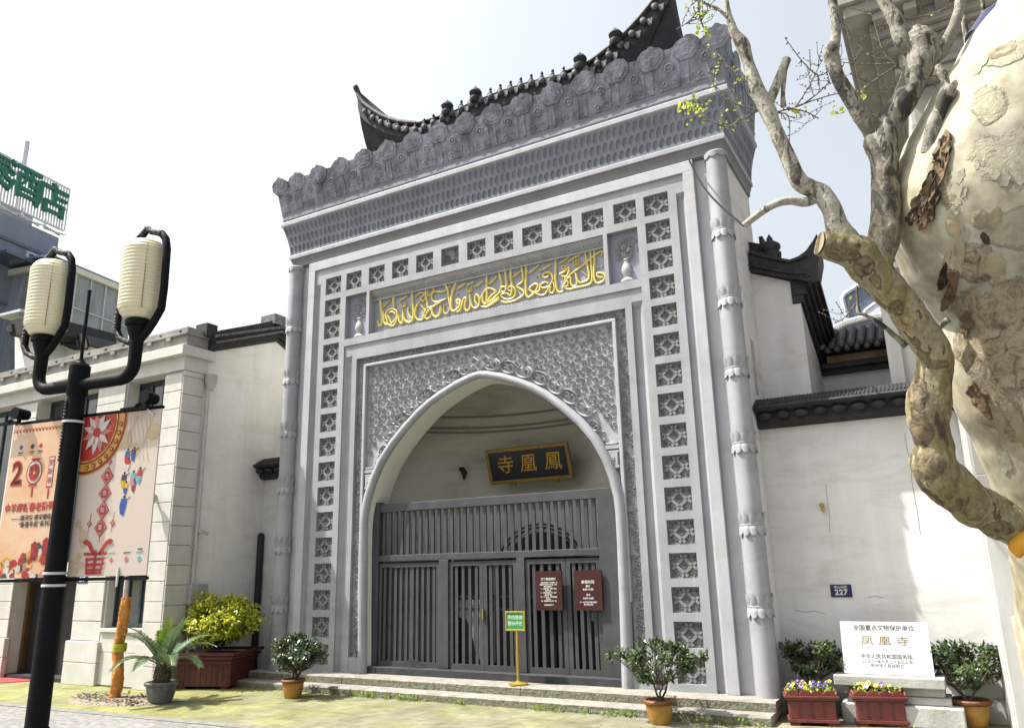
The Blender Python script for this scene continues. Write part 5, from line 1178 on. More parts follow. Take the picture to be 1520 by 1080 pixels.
for sgn_, s_, zl in ((-1, sL, LP(66, 500).z - .13), (1, sR, LP(206, 476).z - .13)):
    a = MB(); r = .16; pts = [LB + Vector((0, 0, zA))]
    pts.append(LB + ldir * (s_ - sgn_ * r) + Vector((0, 0, zA)))
    for i in range(1, 6): t = i / 5 * pi / 2; pts.append(LB + ldir * (s_ - sgn_ * r + sgn_ * r * sin(t)) + Vector((0, 0, zA + r * (1 - cos(t)))))
    pts.append(LB + ldir * s_ + Vector((0, 0, zl)))
    a.tube(pts, [.062] * (len(pts) - 2) + [.062, .068], 14); a.build('arm', M['black_metal'], lamp, smooth=50)
    # lantern body
    zt_ = zl + .14; Hn = .84; R = .218
    ln = MB(); prof = []; nr = 22
    for i in range(nr * 4 + 1):
        t = i / (nr * 4); rr = R * min(1, (.62 + .38 * min(1, t / .13) ** .6), (.62 + .38 * min(1, (1 - t) / .12) ** .6)) * (1 - .05 * (1 - t)); rr += .006 * (1 if i % 4 in (1, 2) else 0) - .003
        prof.append((rr, t * Hn))
    c = LB + ldir * s_; ln.lathe(prof, (c.x, c.y, zt_), 32)
    lo = ln.build('lantern', M.setdefault('lantern', mat('cream_lantern_acrylic', (.72, .67, .47), .35, .05, 3, streak=.10, trans=.0)), lamp, smooth=60)
    cap = MB(); cap.lathe([(.10, -.0), (.125, .02), (.125, .07), (.10, .085)], (c.x, c.y, zt_ - .085), 20); cap.lathe([(.06, -.17), (.075, -.1), (.10, -.02), (.10, .0)], (c.x, c.y, zt_ - .085), 18); cap.build('lantern_base', M['black_metal'], lo, smooth=40)
    # hoop frame round the lantern: plain on the right, pierced scroll on the left and top
    hp_ = MB(); w0 = .285; pts = []; rad = []
    top = zt_ + Hn + .10
    path = [(.04, -.22), (.12, -.15), (.20, -.05), (w0, .08), (w0 + .01, .3), (w0 + .0, Hn - .12), (w0 - .03, Hn + .0), (w0 - .09, Hn + .07), (.13, Hn + .095), (.05, Hn + .12), (0, Hn + .16), (-.05, Hn + .11), (-.13, Hn + .05), (-.20, Hn - .02), (-.235, Hn - .14), (-.245, Hn * .5), (-.26, .25), (-.285, .05), (-.28, -.08), (-.22, -.17), (-.13, -.215), (-.05, -.24)]
    for k_, (u, v) in enumerate(path):
        pts.append(c + ldir * u + Vector((0, 0, zt_ + v))); rad.append(.040 if k_ < 8 else (.034 if k_ < 13 else (.018 if k_ < 16 else .034)))
    hp_.tube(pts, rad, 10)
    for k_ in list(range(7, 15)) + list(range(16, 21)):
        p0, p1 = pts[k_], pts[k_ + 1]
        for q in range(4): p = p0.lerp(p1, q / 4); hp_.ball(p + lnrm * .022, rad[k_] * .8, 6, 4, m=1)
    hp_.build('lantern_hoop', [M['black_metal'], M.setdefault('pierced', mat('pierced_black_iron', (.035, .036, .04), .5, .9, 60, col2=(.004, .004, .004), split=(.45, .5), bump=1, bscale=60))], lamp, smooth=50)
    sm = MB()
    for ang in (-.55, 2.6): sm.tube([(c.x + R * 1.0 * cos(ang), c.y + R * 1.0 * sin(ang), zt_ + .06), (c.x + R * .97 * cos(ang), c.y + R * .97 * sin(ang), zt_ + Hn - .08)], .004, 4)
    sm.build('lantern_seam', M['terra_rim'], lo)
wr = MB()                                                   # pierced ornament on the pole
for i in range(18): z = ptop.z - .40 - i * .035; p = LB + lnrm * .086 - ldir * .03; wr.ball((p.x, p.y, z), .018, 6, 4)
wr.build('pole_ornament', M['pierced'], lamp)

# ------------------------------------------------------------------ the two banners hung on the lamp
zt_ = (LP(243, 600).z + LP(20, 632).z) / 2; zb_ = LP(150, 853).z - .01
paper = mat('warm_banner_print', (.56, .43, .31), .55, .1, 1.6, col2=(.54, .28, .13), split=(.30, .62)); paper2 = mat('pale_banner_print', (.50, .425, .36), .55, .03, 1.5)
INK = dict(red=mat('banner_red', (.40, .022, .018), .5, .15, 8), deep=mat('banner_deep_red', (.30, .02, .02), .5, .2, 12), gold=mat('banner_gold', (.62, .36, .07), .5, .25, 14), pink=mat('banner_pink', (.50, .20, .18), .5, .15, 10), white=mat('banner_white', (.52, .47, .44), .5, .1, 10),
    green=mat('banner_green', (.03, .10, .04), .5, .3, 12), blue=mat('banner_blue', (.04, .10, .42), .5, .3, 10), black=M['black_ink'], yellow=mat('banner_yellow', (.55,.36,.02), .5, .2, 12), tan=mat('banner_tan', (.46,.35,.225), .5, .1, 6), cyan=mat('banner_cyan', (.15, .40, .45), .5, .2, 8))
IK = list(INK.keys())
def banner(s0, s1, label):
    th = thing('street_banner', label, 'banner', (LB + ldir * ((s0 + s1) / 2) + Vector((0, 0, zb_)))[:], group=None)
    of = -.07
    def Q(s, z, d=0.0): return LB + ldir * s + lnrm * (of + d) + Vector((0, 0, z))
    rl = MB()
    for z in (zt_ + .02, zb_ - .025):
        rl = MB(); rl.bar(Q(s0 if s0 < -.2 else 0, z, -.02), Q(s1 if s1 > .2 else 0, z, -.02), .035, .03); rl.build('rail', M['black_metal'], th)
    c_s = (s0 + s1) / 2 + (.08 if s1 > 0 else -.10)
    fl_ = MB(); p = Q(s1 - .13 if s1 > .2 else s0 + .12, zt_ + .11, .05); fl_.tube([p - lnrm * .09, p + lnrm * .06], [.055, .065], 14); fl_.tube([p - Vector((0, 0, .10)), p], .02, 6); fl_.ball(p - ldir * .13 - Vector((0, 0, .07)), .03, 8, 6); fl_.bar(p - ldir * .34 - Vector((0, 0, .09)), p - Vector((0, 0, .09)), .03); fl_.build('floodlight', M['black_metal'], th, smooth=50)
    return th, Q
def disc(mb, Q, s, z, r, m, d, n=18, k=1.0, a0=0, a1=2 * pi, clip=None):
    pts = [(s + r * cos(a0 + (a1 - a0) * i / n), z + k * r * sin(a0 + (a1 - a0) * i / n)) for i in range(n + (0 if a1 - a0 > 6.2 else 1))]
    if a1 - a0 < 6.2: pts.append((s, z))
    if clip: pts = [(min(max(u, clip[0]), clip[1]), min(max(v, clip[2]), clip[3])) for u, v in pts]
    mb.add([Q(u, v, d) for u, v in pts], [tuple(range(len(pts)))], m)
def poly(mb, Q, pts, m, d): mb.add([Q(u, v, d) for u, v in pts], [tuple(range(len(pts)))], m)
def line(mb, Q, a, b, w, m, d):
    a = Vector(a); b = Vector(b); t = (b - a).normalized(); r = Vector((-t.y, t.x)) * w / 2; poly(mb, Q, [a + r, b + r, b - r, a - r], m, d)
mi = {k: i + 1 for i, k in enumerate(IK)}
# right banner
s1 = ((LP(242, 604, -.07) - LB).dot(ldir) + (LP(215, 850, -.07) - LB).dot(ldir)) / 2; s0 = (LP(113, 740, -.07) - LB).dot(ldir)
br, Q = banner(s0, s1, 'pale street banner with red knot ornaments hung right of the lamp post')
W = s1 - s0; Hh = zt_ - zb_
U = lambda u: s0 + W * u
V = lambda v: zt_ - Hh * v
sh = MB(); sh.prism([Q(s0, zb_), Q(s1, zb_), Q(s1, zt_), Q(s0, zt_)], -lnrm * .015, 0)
e = .0015; clip = (s0 + .002, s1, zb_, zt_ - .002)
R0 = W * .52; cs, cz = U(.06), V(.05)
def quarter(r, m, d, n=26): 
    pts = [(cs + r * cos(t), cz + r * sin(t)) for t in [-pi / 2 - .35 + (pi / 2 + .55) * i / n for i in range(n + 1)]]
    pts = [(max(u, s0 + .001), min(v, zt_ - .001)) for u, v in pts] + [(s0 + .001, zt_ - .001)]; poly(sh, Q, pts, m, d)
quarter(R0, mi['gold'], e); quarter(R0 * .97, mi['deep'], e * 2); quarter(R0 * .92, mi['gold'], e * 3); quarter(R0 * .78, mi['deep'], e * 4); quarter(R0 * .75, mi['gold'], e * 5); quarter(R0 * .72, mi['red'], e * 6)
for i in range(9): 
    t = -pi / 2 - .1 + i * .2; u, v = cs + R0 * .855 * cos(t), cz + R0 * .855 * sin(t)
    if u > s0 + .03 and v < zt_ - .03: disc(sh, Q, u, v, R0 * .05, mi['deep'], e * 7, 8); disc(sh, Q, u, v, R0 * .025, mi['yellow'], e * 8, 6)
random.seed(2)
for i in range(40):
    t = random.uniform(-pi / 2, .0); r = R0 * random.uniform(.35, .68); u, v = cs + r * cos(t), cz + r * sin(t)
    if u > s0 + .04 and v < zt_ - .04: (line(sh, Q, (u - .02, v), (u + .02, v), .006, mi['deep'], e * 7) if i % 2 else line(sh, Q, (u, v - .02), (u, v + .02), .006, mi['gold'], e * 7))
fc = (U(.20), V(.11))
for i in range(22):
    t = 2 * pi * i / 11 + (.28 if i > 10 else 0); L = W * (.20 if i < 11 else .13); d_ = Vector((cos(t), sin(t) * 1.15)); r_ = Vector((-d_.y, d_.x)) * .16; P_ = [Vector(fc), Vector(fc) + (d_ * .55 + r_) * L, Vector(fc) + d_ * L, Vector(fc) + (d_ * .55 - r_) * L]
    P_ = [(max(p[0], s0 + .002), min(p[1], zt_ - .003)) for p in P_]; poly(sh, Q, P_, mi['white'] if i % 3 else mi['pink'], e * (9 + i % 4))
disc(sh, Q, fc[0], fc[1], W * .05, mi['red'], e * 14, 10)
for (u, v, r) in ((.56, .17, .12), (.92, .14, .09), (.70, .24, .05)):    # faint gold peonies
    for i in range(7): t = i * .9; disc(sh, Q, U(u + .045 * cos(t)), V(v) + .045 * W * sin(t), W * r * .5, mi['tan'], e * (1 + .1 * i), 9)
for i in range(9):
    a_ = [(U(.60 + .035 * i + .03 * sin(k * .9 + i)), V(.03 + .05 * k * (.7 + .04 * i))) for k in range(7)]
    for p, q in zip(a_, a_[1:]): line(sh, Q, p, q, .004, mi['tan'], e * 2)
ks = .40
def knot(u, v, r): 
    for a_ in range(4): disc(sh, Q, U(u) + r * .8 * cos(a_ * pi / 2), V(v) + r * .8 * sin(a_ * pi / 2), r * .55, mi['red'], e * 3, 8)
    poly(sh, Q, [(U(u) - r, V(v)), (U(u), V(v) + r), (U(u) + r, V(v)), (U(u), V(v) - r)], mi['pink'], e * 4)
line(sh, Q, (U(.40), V(.28)), (U(.37), V(.80)), .006, mi['red'], e)
knot(.40, .305, .022)
for v, ch in ((.395, '大'), (.50, '吉'), (.605, '如'), (.71, '意')):
    u = .385 - (v - .395) * .05; r = .085
    poly(sh, Q, [(U(u) - r, V(v)), (U(u), V(v) + r * 1.12), (U(u) + r, V(v)), (U(u), V(v) - r * 1.12)], mi['red'], e * 2); poly(sh, Q, [(U(u) - r * .88, V(v)), (U(u), V(v) + r * 1.0), (U(u) + r * .88, V(v)), (U(u), V(v) - r * 1.0)], mi['pink'], e * 3); disc(sh, Q, U(u), V(v), r * .55, mi['red'], e * 4, 14); put_text(sh, ch, Q(U(u), V(v), e * 5), ldir, (0, 0, 1), .055, mi['white'], depth=.0002, bold=.001)
for u in (.22, .52):
    line(sh, Q, (U(u + .01), V(.62)), (U(u - .01), V(.74)), .005, mi['black'], e * 2); knot(u, .685, .024)
hz_ = V(.80)                                                # the big red sheep-shaped character
for sx in (-1, 1): poly(sh, Q, [(U(.36) + sx * .02, hz_ - .10), (U(.36) + sx * .10, hz_ + .01), (U(.36) + sx * .155, hz_ + .035), (U(.36) + sx * .20, hz_ + .01), (U(.36) + sx * .17, hz_ - .015), (U(.36) + sx * .13, hz_ - .02), (U(.36) + sx * .05, hz_ - .12)], mi['red'], e * 5)
for k_, (wd_, dz) in enumerate(((.30, .105), (.23, .155), (.23, .205), (.20, .255))): line(sh, Q, (U(.345) - wd_ / 2, hz_ - dz), (U(.345) + wd_ / 2, hz_ - dz), .024, mi['red'], e * 5)
line(sh, Q, (U(.345), hz_ - .07), (U(.34), hz_ - .29), .024, mi['red'], e * 6)
for sx in (-1, 1): line(sh, Q, (U(.345) + sx * .11, hz_ - .14), (U(.34) + sx * .09, hz_ - .28), .020, mi['red'], e * 6)
line(sh, Q, (U(.34) - .10, hz_ - .285), (U(.34) + .10, hz_ - .285), .022, mi['red'], e * 6)
knot(.31, .945, .03); line(sh, Q, (U(.305), V(.96)), (U(.30), V(.99)), .008, mi['red'], e * 3)
def figure(u, v, cols, k=1.0):                               # tiny dancing villagers: plain figures, no faces
    x, z = U(u), V(v)
    disc(sh, Q, x + .005 * k, z + .045 * k, .012 * k, mi['black'], e * 3, 8); poly(sh, Q, [(x - .02 * k, z + .035 * k), (x + .03 * k, z + .03 * k), (x + .025 * k, z - .02 * k), (x - .03 * k, z - .015 * k)], mi[cols[0]], e * 2); poly(sh, Q, [(x - .03 * k, z - .01 * k), (x + .025 * k, z - .015 * k), (x + .01 * k, z - .075 * k), (x - .02 * k, z - .06 * k)], mi[cols[1]], e * 2.5)
    line(sh, Q, (x + .02 * k, z + .02 * k), (x + .055 * k, z + .045 * k), .010, mi[cols[0]], e * 2.2)
for a_ in ((.62, .275, ('blue', 'red'), 1.2), (.70, .265, ('black', 'blue'), 1.1), (.64, .325, ('red', 'white'), 1.0), (.605, .42, ('black', 'yellow'), 1.2), (.72, .415, ('cyan', 'pink'), 1.2), (.80, .40, ('red', 'cyan'), 1.3), (.74, .46, ('blue', 'deep'), 1.0), (.64, .47, ('yellow', 'blue'), 1.0), (.63, .575, ('blue', 'blue'), 1.5)): figure(*a_)
for i, u in enumerate((.55, .74, .90)):
    z = V(.905); disc(sh, Q, U(u), z, .026, mi['pink'] if i < 2 else mi['cyan'], e * 2, 8 if i else 4); line(sh, Q, (U(u) - .045, z + .06), (U(u) + .045, z + .062), .010, mi['cyan'] if i != 1 else mi['black'], e * 2)
    if i == 2: line(sh, Q, (U(u) - .03, z + .09), (U(u) + .03, z + .09), .012, mi['black'], e * 2)
random.seed(6)
for i in range(14): disc(sh, Q, U(random.uniform(.02, .22)), V(random.uniform(.68, .99)), random.uniform(.02, .05), mi['tan'], e * (1 + i * .05), 9, clip=clip)
sh.build('printed_sheet', [paper2] + [INK[k] for k in IK], br)
tie = MB(); p = Q(U(.86), zt_, .01); tie.tube([p + Vector((0, 0, .05)) - ldir * .03, p + lnrm * .02 - Vector((0, 0, .01)), p + ldir * .06 - Vector((0, 0, .06))], .008, 6); p = Q(U(.66), zb_, .01); tie.tube([p + Vector((0, 0, .08)), p, p - Vector((0, 0, .10))], [.008, .012, .008], 6); tie.build('tie_rope', M['vault_edge'], br)
# left banner
s0 = ((LP(19, 632, -.07) - LB).dot(ldir) + (LP(-6, 850, -.07) - LB).dot(ldir)) / 2; s1 = (LP(96, 740, -.07) - LB).dot(ldir)
bl, Q = banner(s0, s1, 'orange street banner reading 2015 hung left of the lamp post')
W = s1 - s0; sh = MB(); sh.prism([Q(s0, zb_), Q(s1, zb_), Q(s1, zt_), Q(s0, zt_)], -lnrm * .015, 0); clip = (s0, s1, zb_, zt_)
for i in range(18):
    x = s0 + .03 + i * W / 18
    for r in (.034, .022): 
        pts = [(x + r * cos(t), zt_ - .085 + r * sin(t)) for t in [pi * k / 8 for k in range(9)]]
        for p, q in zip(pts, pts[1:]): line(sh, Q, p, q, .005, mi['red'], e)
for i, (u, c) in enumerate(((.17, 'blue'), (.36, 'black'), (.50, 'red'))):
    z = V(.155); disc(sh, Q, U(u), z, .028 if i != 2 else .03, mi[c], e, 5 if i == 0 else (10 if i == 1 else 4)); line(sh, Q, (U(u) - .035, z - .055), (U(u) + .035, z - .055), .012, mi['black'], e); line(sh, Q, (U(u) - .03, z - .075), (U(u) + .03, z - .075), .006, mi['black'], e)
zc_ = V(.335)
def digit(txt, u, size, mm, dy=0, b=.012): put_text(sh, txt, Q(U(u), zc_ + dy, e * 2), ldir, (0, 0, 1), size, mi[mm], depth=.0003, bold=b, sx=.9)
digit('2', .16, .33, 'red', 0, .018); digit('2', .16, .33, 'green', 0, .004)
x, z = U(.45), zc_ + .01
for r, c, d_ in ((.115, 'red', 1), (.10, 'white', 2)): disc(sh, Q, x, z, r, mi[c], e * d_, 20, 1.15)
for dz in (.135, -.135): line(sh, Q, (x - .06, z + dz), (x + .06, z + dz), .02, mi['red'], e * 3)
for i in range(9): t = i * .7; disc(sh, Q, x + .04 * cos(t), z + .05 * sin(t), .04, mi['red'] if i % 2 else mi['deep'], e * (3 + i * .2), 8)
disc(sh, Q, x + .01, z - .01, .02, mi['yellow'], e * 6, 6); disc(sh, Q, x - .05, z + .05, .02, mi['green'], e * 6, 4)
line(sh, Q, (x, z - .15), (x, z - .25), .022, mi['red'], e * 2)
x = U(.72); 
for (w1, h1, c, d_) in ((.085, .32, 'red', 1), (.066, .295, 'white', 2)): poly(sh, Q, [(x - w1 / 2, zc_ - h1 / 2), (x + w1 / 2, zc_ - h1 / 2), (x + w1 / 2, zc_ + h1 / 2), (x - w1 / 2, zc_ + h1 / 2)], mi[c], e * d_)
for k_, ch in enumerate('贺新春'): put_text(sh, ch, Q(x, zc_ + .09 - k_ * .09, e * 3), ldir, (0, 0, 1), .07, mi['red'], depth=.0002)
line(sh, Q, (x, zc_ - .17), (x, zc_ - .27), .022, mi['red'], e * 2)
digit('5', .92, .33, 'red', .02, .018); digit('5', .92, .33, 'green', .02, .004)
for i in range(5): disc(sh, Q, U(.88) + .03 * cos(i * 1.26), zc_ - .21 + .03 * sin(i * 1.26), .022, mi['red'], e * 2, 6)
put_text(sh, '金羊闹新春老街逛', Q(U(.44), V(.56), e * 2), ldir, (0, 0, 1), .098, mi['red'], depth=.0003, bold=.0025, sx=.9); put_text(sh, '大庙', Q(U(.965), V(.56), e * 2), ldir, (0, 0, 1), .15, mi['yellow'], depth=.0003, bold=.004, sx=.5)
put_text(sh, '——清河坊·南宋御街', Q(U(.50), V(.625), e * 2), ldir, (0, 0, 1), .062, mi['black'], depth=.0003, bold=.001); put_text(sh, '“新春年俗”系列活动', Q(U(.62), V(.668), e * 2), ldir, (0, 0, 1), .062, mi['black'], depth=.0003, bold=.001)
random.seed(14)
for i in range(90):                                        # flower border at the foot
    u = random.uniform(0, 1); v = random.uniform(.80 + .12 * (1 - u) * (1 if u < .6 else .2), 1.0); c = random.choice(['red', 'red', 'deep', 'yellow', 'pink', 'white', 'green', 'gold', 'red'])
    r = random.uniform(.02, .05); 
    for q in range(5): disc(sh, Q, U(u) + r * .6 * cos(q * 1.26 + i), V(v) + r * .6 * sin(q * 1.26 + i), r * .6, mi[c], e * (1 + i * .03 + q * .004), 6, clip=clip)
for u, v in ((.62, .80), (.80, .78), (.90, .80)): poly(sh, Q, [(U(u) - .05, V(v) + .01), (U(u), V(v) + .045), (U(u) + .06, V(v) - .01), (U(u) + .05, V(v) - .12), (U(u) - .04, V(v) - .13)], mi['deep'], e * 5)
sh.build('printed_sheet', [paper] + [INK[k] for k in IK], bl)
tie = MB(); p = Q(U(.12), zt_, .01); tie.tube([p + Vector((0, 0, .08)), p + lnrm * .02, p - Vector((0, 0, .05)) - ldir * .03], .008, 6); tie.build('tie_rope', M['vault_edge'], bl)

# ------------------------------------------------------------------ signs and small things at the gate
sg = thing('notice_stand', 'green notice board on a thin brass post before the gate', 'sign', (.66, -.17, .205))
o = MB(); o.tube([(.66, -.17, .21), (.66, -.17, .86)], .018, 10); o.lathe([(.13, .0), (.13, .02), (.05, .035), (.02, .05)], (.66, -.17, .206), 20); o.build('post', M['brass'], sg, smooth=50)
o = MB(); bx, bz = .640, .975; w_, h_ = .125, .10
o.box(bx - w_ - .02, bx + w_ + .02, -.19, -.165, bz + h_, bz + h_ + .022); o.box(bx - w_ - .02, bx + w_ + .02, -.19, -.165, bz - h_ - .022, bz - h_); o.box(bx - w_ - .02, bx - w_, -.19, -.165, bz - h_, bz + h_); o.box(bx + w_, bx + w_ + .02, -.19, -.165, bz - h_, bz + h_); o.build('frame', M['brass'], sg, bevel=.003)
o = MB(); o.box(bx - w_, bx + w_, -.183, -.17, bz - h_, bz + h_, 0)
for k_, t_ in enumerate(('寺内维修', '暂停开放')): put_text(o, t_, (bx, -.184, bz + .042 - k_ * .075), (1, 0, 0), (0, 0, 1), .056, 1, depth=.0005, bold=.0006)
o.build('board', [M['green_board'], M['white_ink']], sg)
def red_board(x0, x1, lab, rows):
    t = thing('visitor_notice', lab, 'sign', ((x0 + x1) / 2, .12, 1.1)); o = MB(); z0, z1 = 1.095, 1.59; o.box(x0, x1, .105, .130, z0, z1, 0)
    for tx, z, sz in rows: put_text(o, tx, ((x0 + x1) / 2, .104, z0 + (z1 - z0) * z), (1, 0, 0), (0, 0, 1), sz, 1, depth=.0005, bold=.0008)
    o.build('board', [M['red_board'], M['white_ink']], t, bevel=.002)
red_board(.80, 1.19, 'dark red visitor notice crowded with small white lines on the gate', [('游客参观须知', .79, .036)] + [(s_, .70 - k_ * .052, .020) for k_, s_ in enumerate(('　凤凰寺是宗教活动场所，请', '自觉遵守寺内各项规定，保持', '寺内整洁安静。', '一、衣着整洁，请勿穿短裤', '短裙进寺。', '二、请勿在寺内吸烟、饮酒', '和大声喧哗。', '三、爱护文物，请勿乱刻画', '乱张贴。', '四、请勿带宠物入寺参观'))] + [('杭州凤凰寺管理', .13, .020)])
red_board(1.37, 1.755, 'dark red opening hours notice with few white lines on the gate', [('参观时间', .70, .046), ('夏令', .60, .030), ('8:00-17:00', .52, .034), ('冬令', .38, .030), ('8:30-16:00', .30, .034), ('注：礼拜五中午暂停开放', .20, .022), ('宗教节日除外', .14, .022)])
# carved name board in the vault
pq = thing('name_board', 'black name board with gold characters and gilt frame in the vault', 'sign', (0, 1.5, 3.2))
c0 = Vector((0, 1.50, 3.235)); up_ = Vector((0, -.17, .50)).normalized(); rt = Vector((1, 0, 0)); nn = rt.cross(up_)
hw, hh = .745, .285
o = MB(); o.obox(c0, rt * (hw - .05), up_ * (hh - .05), nn * .02, 0)
for ch, u in (('寺', -.42), ('凰', .0), ('鳳', .44)): put_text(o, ch, c0 + rt * u + nn * .021, rt, up_, .31, 1, depth=.004, bold=.001, font_shear=.12)
o.build('board', [mat('blue_black_lacquer', (.012, .013, .022), .35, .1, 6), mat('gilt_characters', (.55, .30, .03), .4, .1, 9)], pq)
o = MB()
for a, b, w2, h2 in ((0, hh - .028, hw, .028), (0, -hh + .028, hw, .028)): o.obox(c0 + up_ * b, rt * w2, up_ * h2, nn * .035)
for a in (-1, 1): o.obox(c0 + rt * a * (hw - .028), rt * .028, up_ * (hh - .057), nn * .034)
o.build('frame', M['gold_dark'], pq, bevel=.008)
o = MB()
for u in (-.35, .42): o.obox(c0 + rt * u - up_ * (hh + .02) - nn * .01, rt * .05, up_ * .025, nn * .03)
o.build('bracket', M['gold_dark'], pq)
q = on_y(687, 700, vault_y(-1.35, 3.25) - .08); wl_ = MB(); wl_.tube([(q.x - .06, q.y + .09, q.z + .02), (q.x, q.y, q.z + .05), (q.x + .04, q.y - .02, q.z - .02), (q.x + .04, q.y - .02, q.z - .14)], [.03, .035, .055, .012], 8); wl_.ball((q.x - .04, q.y, q.z + .05), .035, 8, 6)
tag(wl_.build('wall_lamp', M['wood_dark'], None, smooth=50), 'small black lamp bracket on the vault wall left of the name board', 'wall lamp')
# street number plate and seal on the right wall
o = MB(); xa, xb, za, zb3 = 4.415, 4.643, 1.232, 1.372; o.box(xa, xb, WY - .012, WY - .001, za, zb3, 0); xm = (xa + xb) / 2
put_text(o, '中山中路', (xm, WY - .0125, zb3 - .032), (1, 0, 0), (0, 0, 1), .038, 1, depth=.0005, bold=.0008); put_text(o, '227', (xm, WY - .0125, za + .052), (1, 0, 0), (0, 0, 1), .085, 1, depth=.0005, bold=.003, spacing=1.1)
tag(o.build('street_number_plate', [M['navy'], M['white_ink']]), 'dark blue street plate numbered 227 on the white wall', 'number plate')
p = on_y(1221, 752, WY); o = MB(); o.box(p.x - .018, p.x + .018, WY - .05, WY - .001, p.z - .05, p.z + .04); o.ball((p.x, WY - .06, p.z + .02), .028, 8, 6); o.tube([(p.x, WY - .06, p.z), (p.x + .02, WY - .06, p.z - .07)], .008, 6)
tag(o.build('wall_tap', M['brass'], None), 'small yellow brass fitting high on the white wall', 'fitting')
# memorial slab on pedestal
ms = thing('heritage_slab', 'white marble heritage slab with black and gold lettering on grey plinth', 'memorial', (5.0, .2, 0))
ty, by_ = .22, .10
zt2, zb4 = on_y(1310, 922, ty).z, on_y(1320, 1001, by_).z
tl_, tr_, bl_, br_ = on_y(1247, 922, ty), on_y(1376, 922, ty), on_y(1253, 1000, by_), on_y(1388, 1003, by_)
xl, xr = (tl_.x + bl_.x) / 2, (tr_.x + br_.x) / 2
up_ = Vector((0, ty - by_, zt2 - zb4)); Ls = up_.length; up_.normalize(); rt = Vector((1, 0, 0)); nn = rt.cross(up_); c0 = Vector(((xl + xr) / 2, (ty + by_) / 2, (zt2 + zb4) / 2))
o = MB(); o.obox(c0 - nn * .03, rt * (xr - xl) / 2, up_ * Ls / 2, nn * .03, 0); face = c0 + nn * .0005
def row(t_, v, sz, m, **k): put_text(o, t_, face + up_ * (Ls * (.5 - v)), rt, up_, sz, m, depth=.0004, **k)
row('全国重点文物保护单位', .13, .060, 1, bold=.0006); row('凤 凰 寺', .38, .10, 2, bold=.0008, sx=1.25, spacing=1.1); row('中华人民共和国国务院', .67, .050, 1, bold=.0004); row('二〇〇一年六月二十五日公布', .765, .038, 1, bold=.0002); row('杭州市人民政府立', .84, .040, 1, bold=.0002)
o.build('slab', [M['marble'], M['black_ink'], mat('gold_engraving', (.19, .145, .045), .5, .1, 8)], ms)
o = MB(); pz = zb4 - .005; o.box(xl - .10, xr + .09, -.02, .42, pz - .105, pz); o.box(xl - .02, xr + .07, .06, .42, pz - .19, pz - .107); o.box(xl + .02, xr + .12, .04, .42, .20, pz - .192); o.box(xl - .05, xr + .22, -.06, .45, 0, .198); o.build('plinth', M['ped'], ms, bevel=.012)
o = MB(); o.box(3.86, 6.0, .45, .598, 0, .22); o.build('wall_base', M['ped'], rw)
# overhead wire from the gate to the branch stub
o = MB(); a_ = on_y(1023, 238, -.05); b_ = at_depth(1104, 335, 3.3); N = 14; pts = []
for i in range(N + 1): t = i / N; p = a_.lerp(b_, t); p.z -= .10 * sin(pi * t); pts.append(p)
o.tube(pts, [.012 - .007 * i / N for i in range(N + 1)], 5); tag(o.build('overhead_wire', M['black_metal']), 'thin black wire running from the gate to the cut branch', 'wire')
# ------------------------------------------------------------------ potted plants
def pot(parent, c, r, h, body, rim, name='pot'):
    o = MB(); o.lathe([(r * .72, 0), (r * .80, h * .1), (r * .95, h * .45), (r * 1.0, h * .80), (r * 1.02, h * .86)], c, 28, 0)
    o.lathe([(r * 1.02, h * .80), (r * 1.14, h * .86), (r * 1.16, h * .95), (r * 1.10, h * 1.0), (r * .98, h * 1.0), (r * .96, h * .9), (r * .0, h * .9)], c, 28, 1, top=False)
    po_ = o.build(name, [body, rim], parent, smooth=40)
    s = MB(); random.seed(int(c[0] * 100)); 
    pts = [(c[0] + r * .96 * q * cos(a), c[1] + r * .96 * q * sin(a), c[2] + h * .93 + random.uniform(-.006, .014)) for q in (1, .5) for a in [2 * pi * i / 14 for i in range(14)]] + [(c[0], c[1], c[2] + h * .96)]
    s.add(pts, [(i, (i + 1) % 14, 14 + (i + 1) % 14, 14 + i) for i in range(14)] + [(14 + i, 14 + (i + 1) % 14, 28) for i in range(14)]); s.build('soil', M['soil'], parent)
    return po_
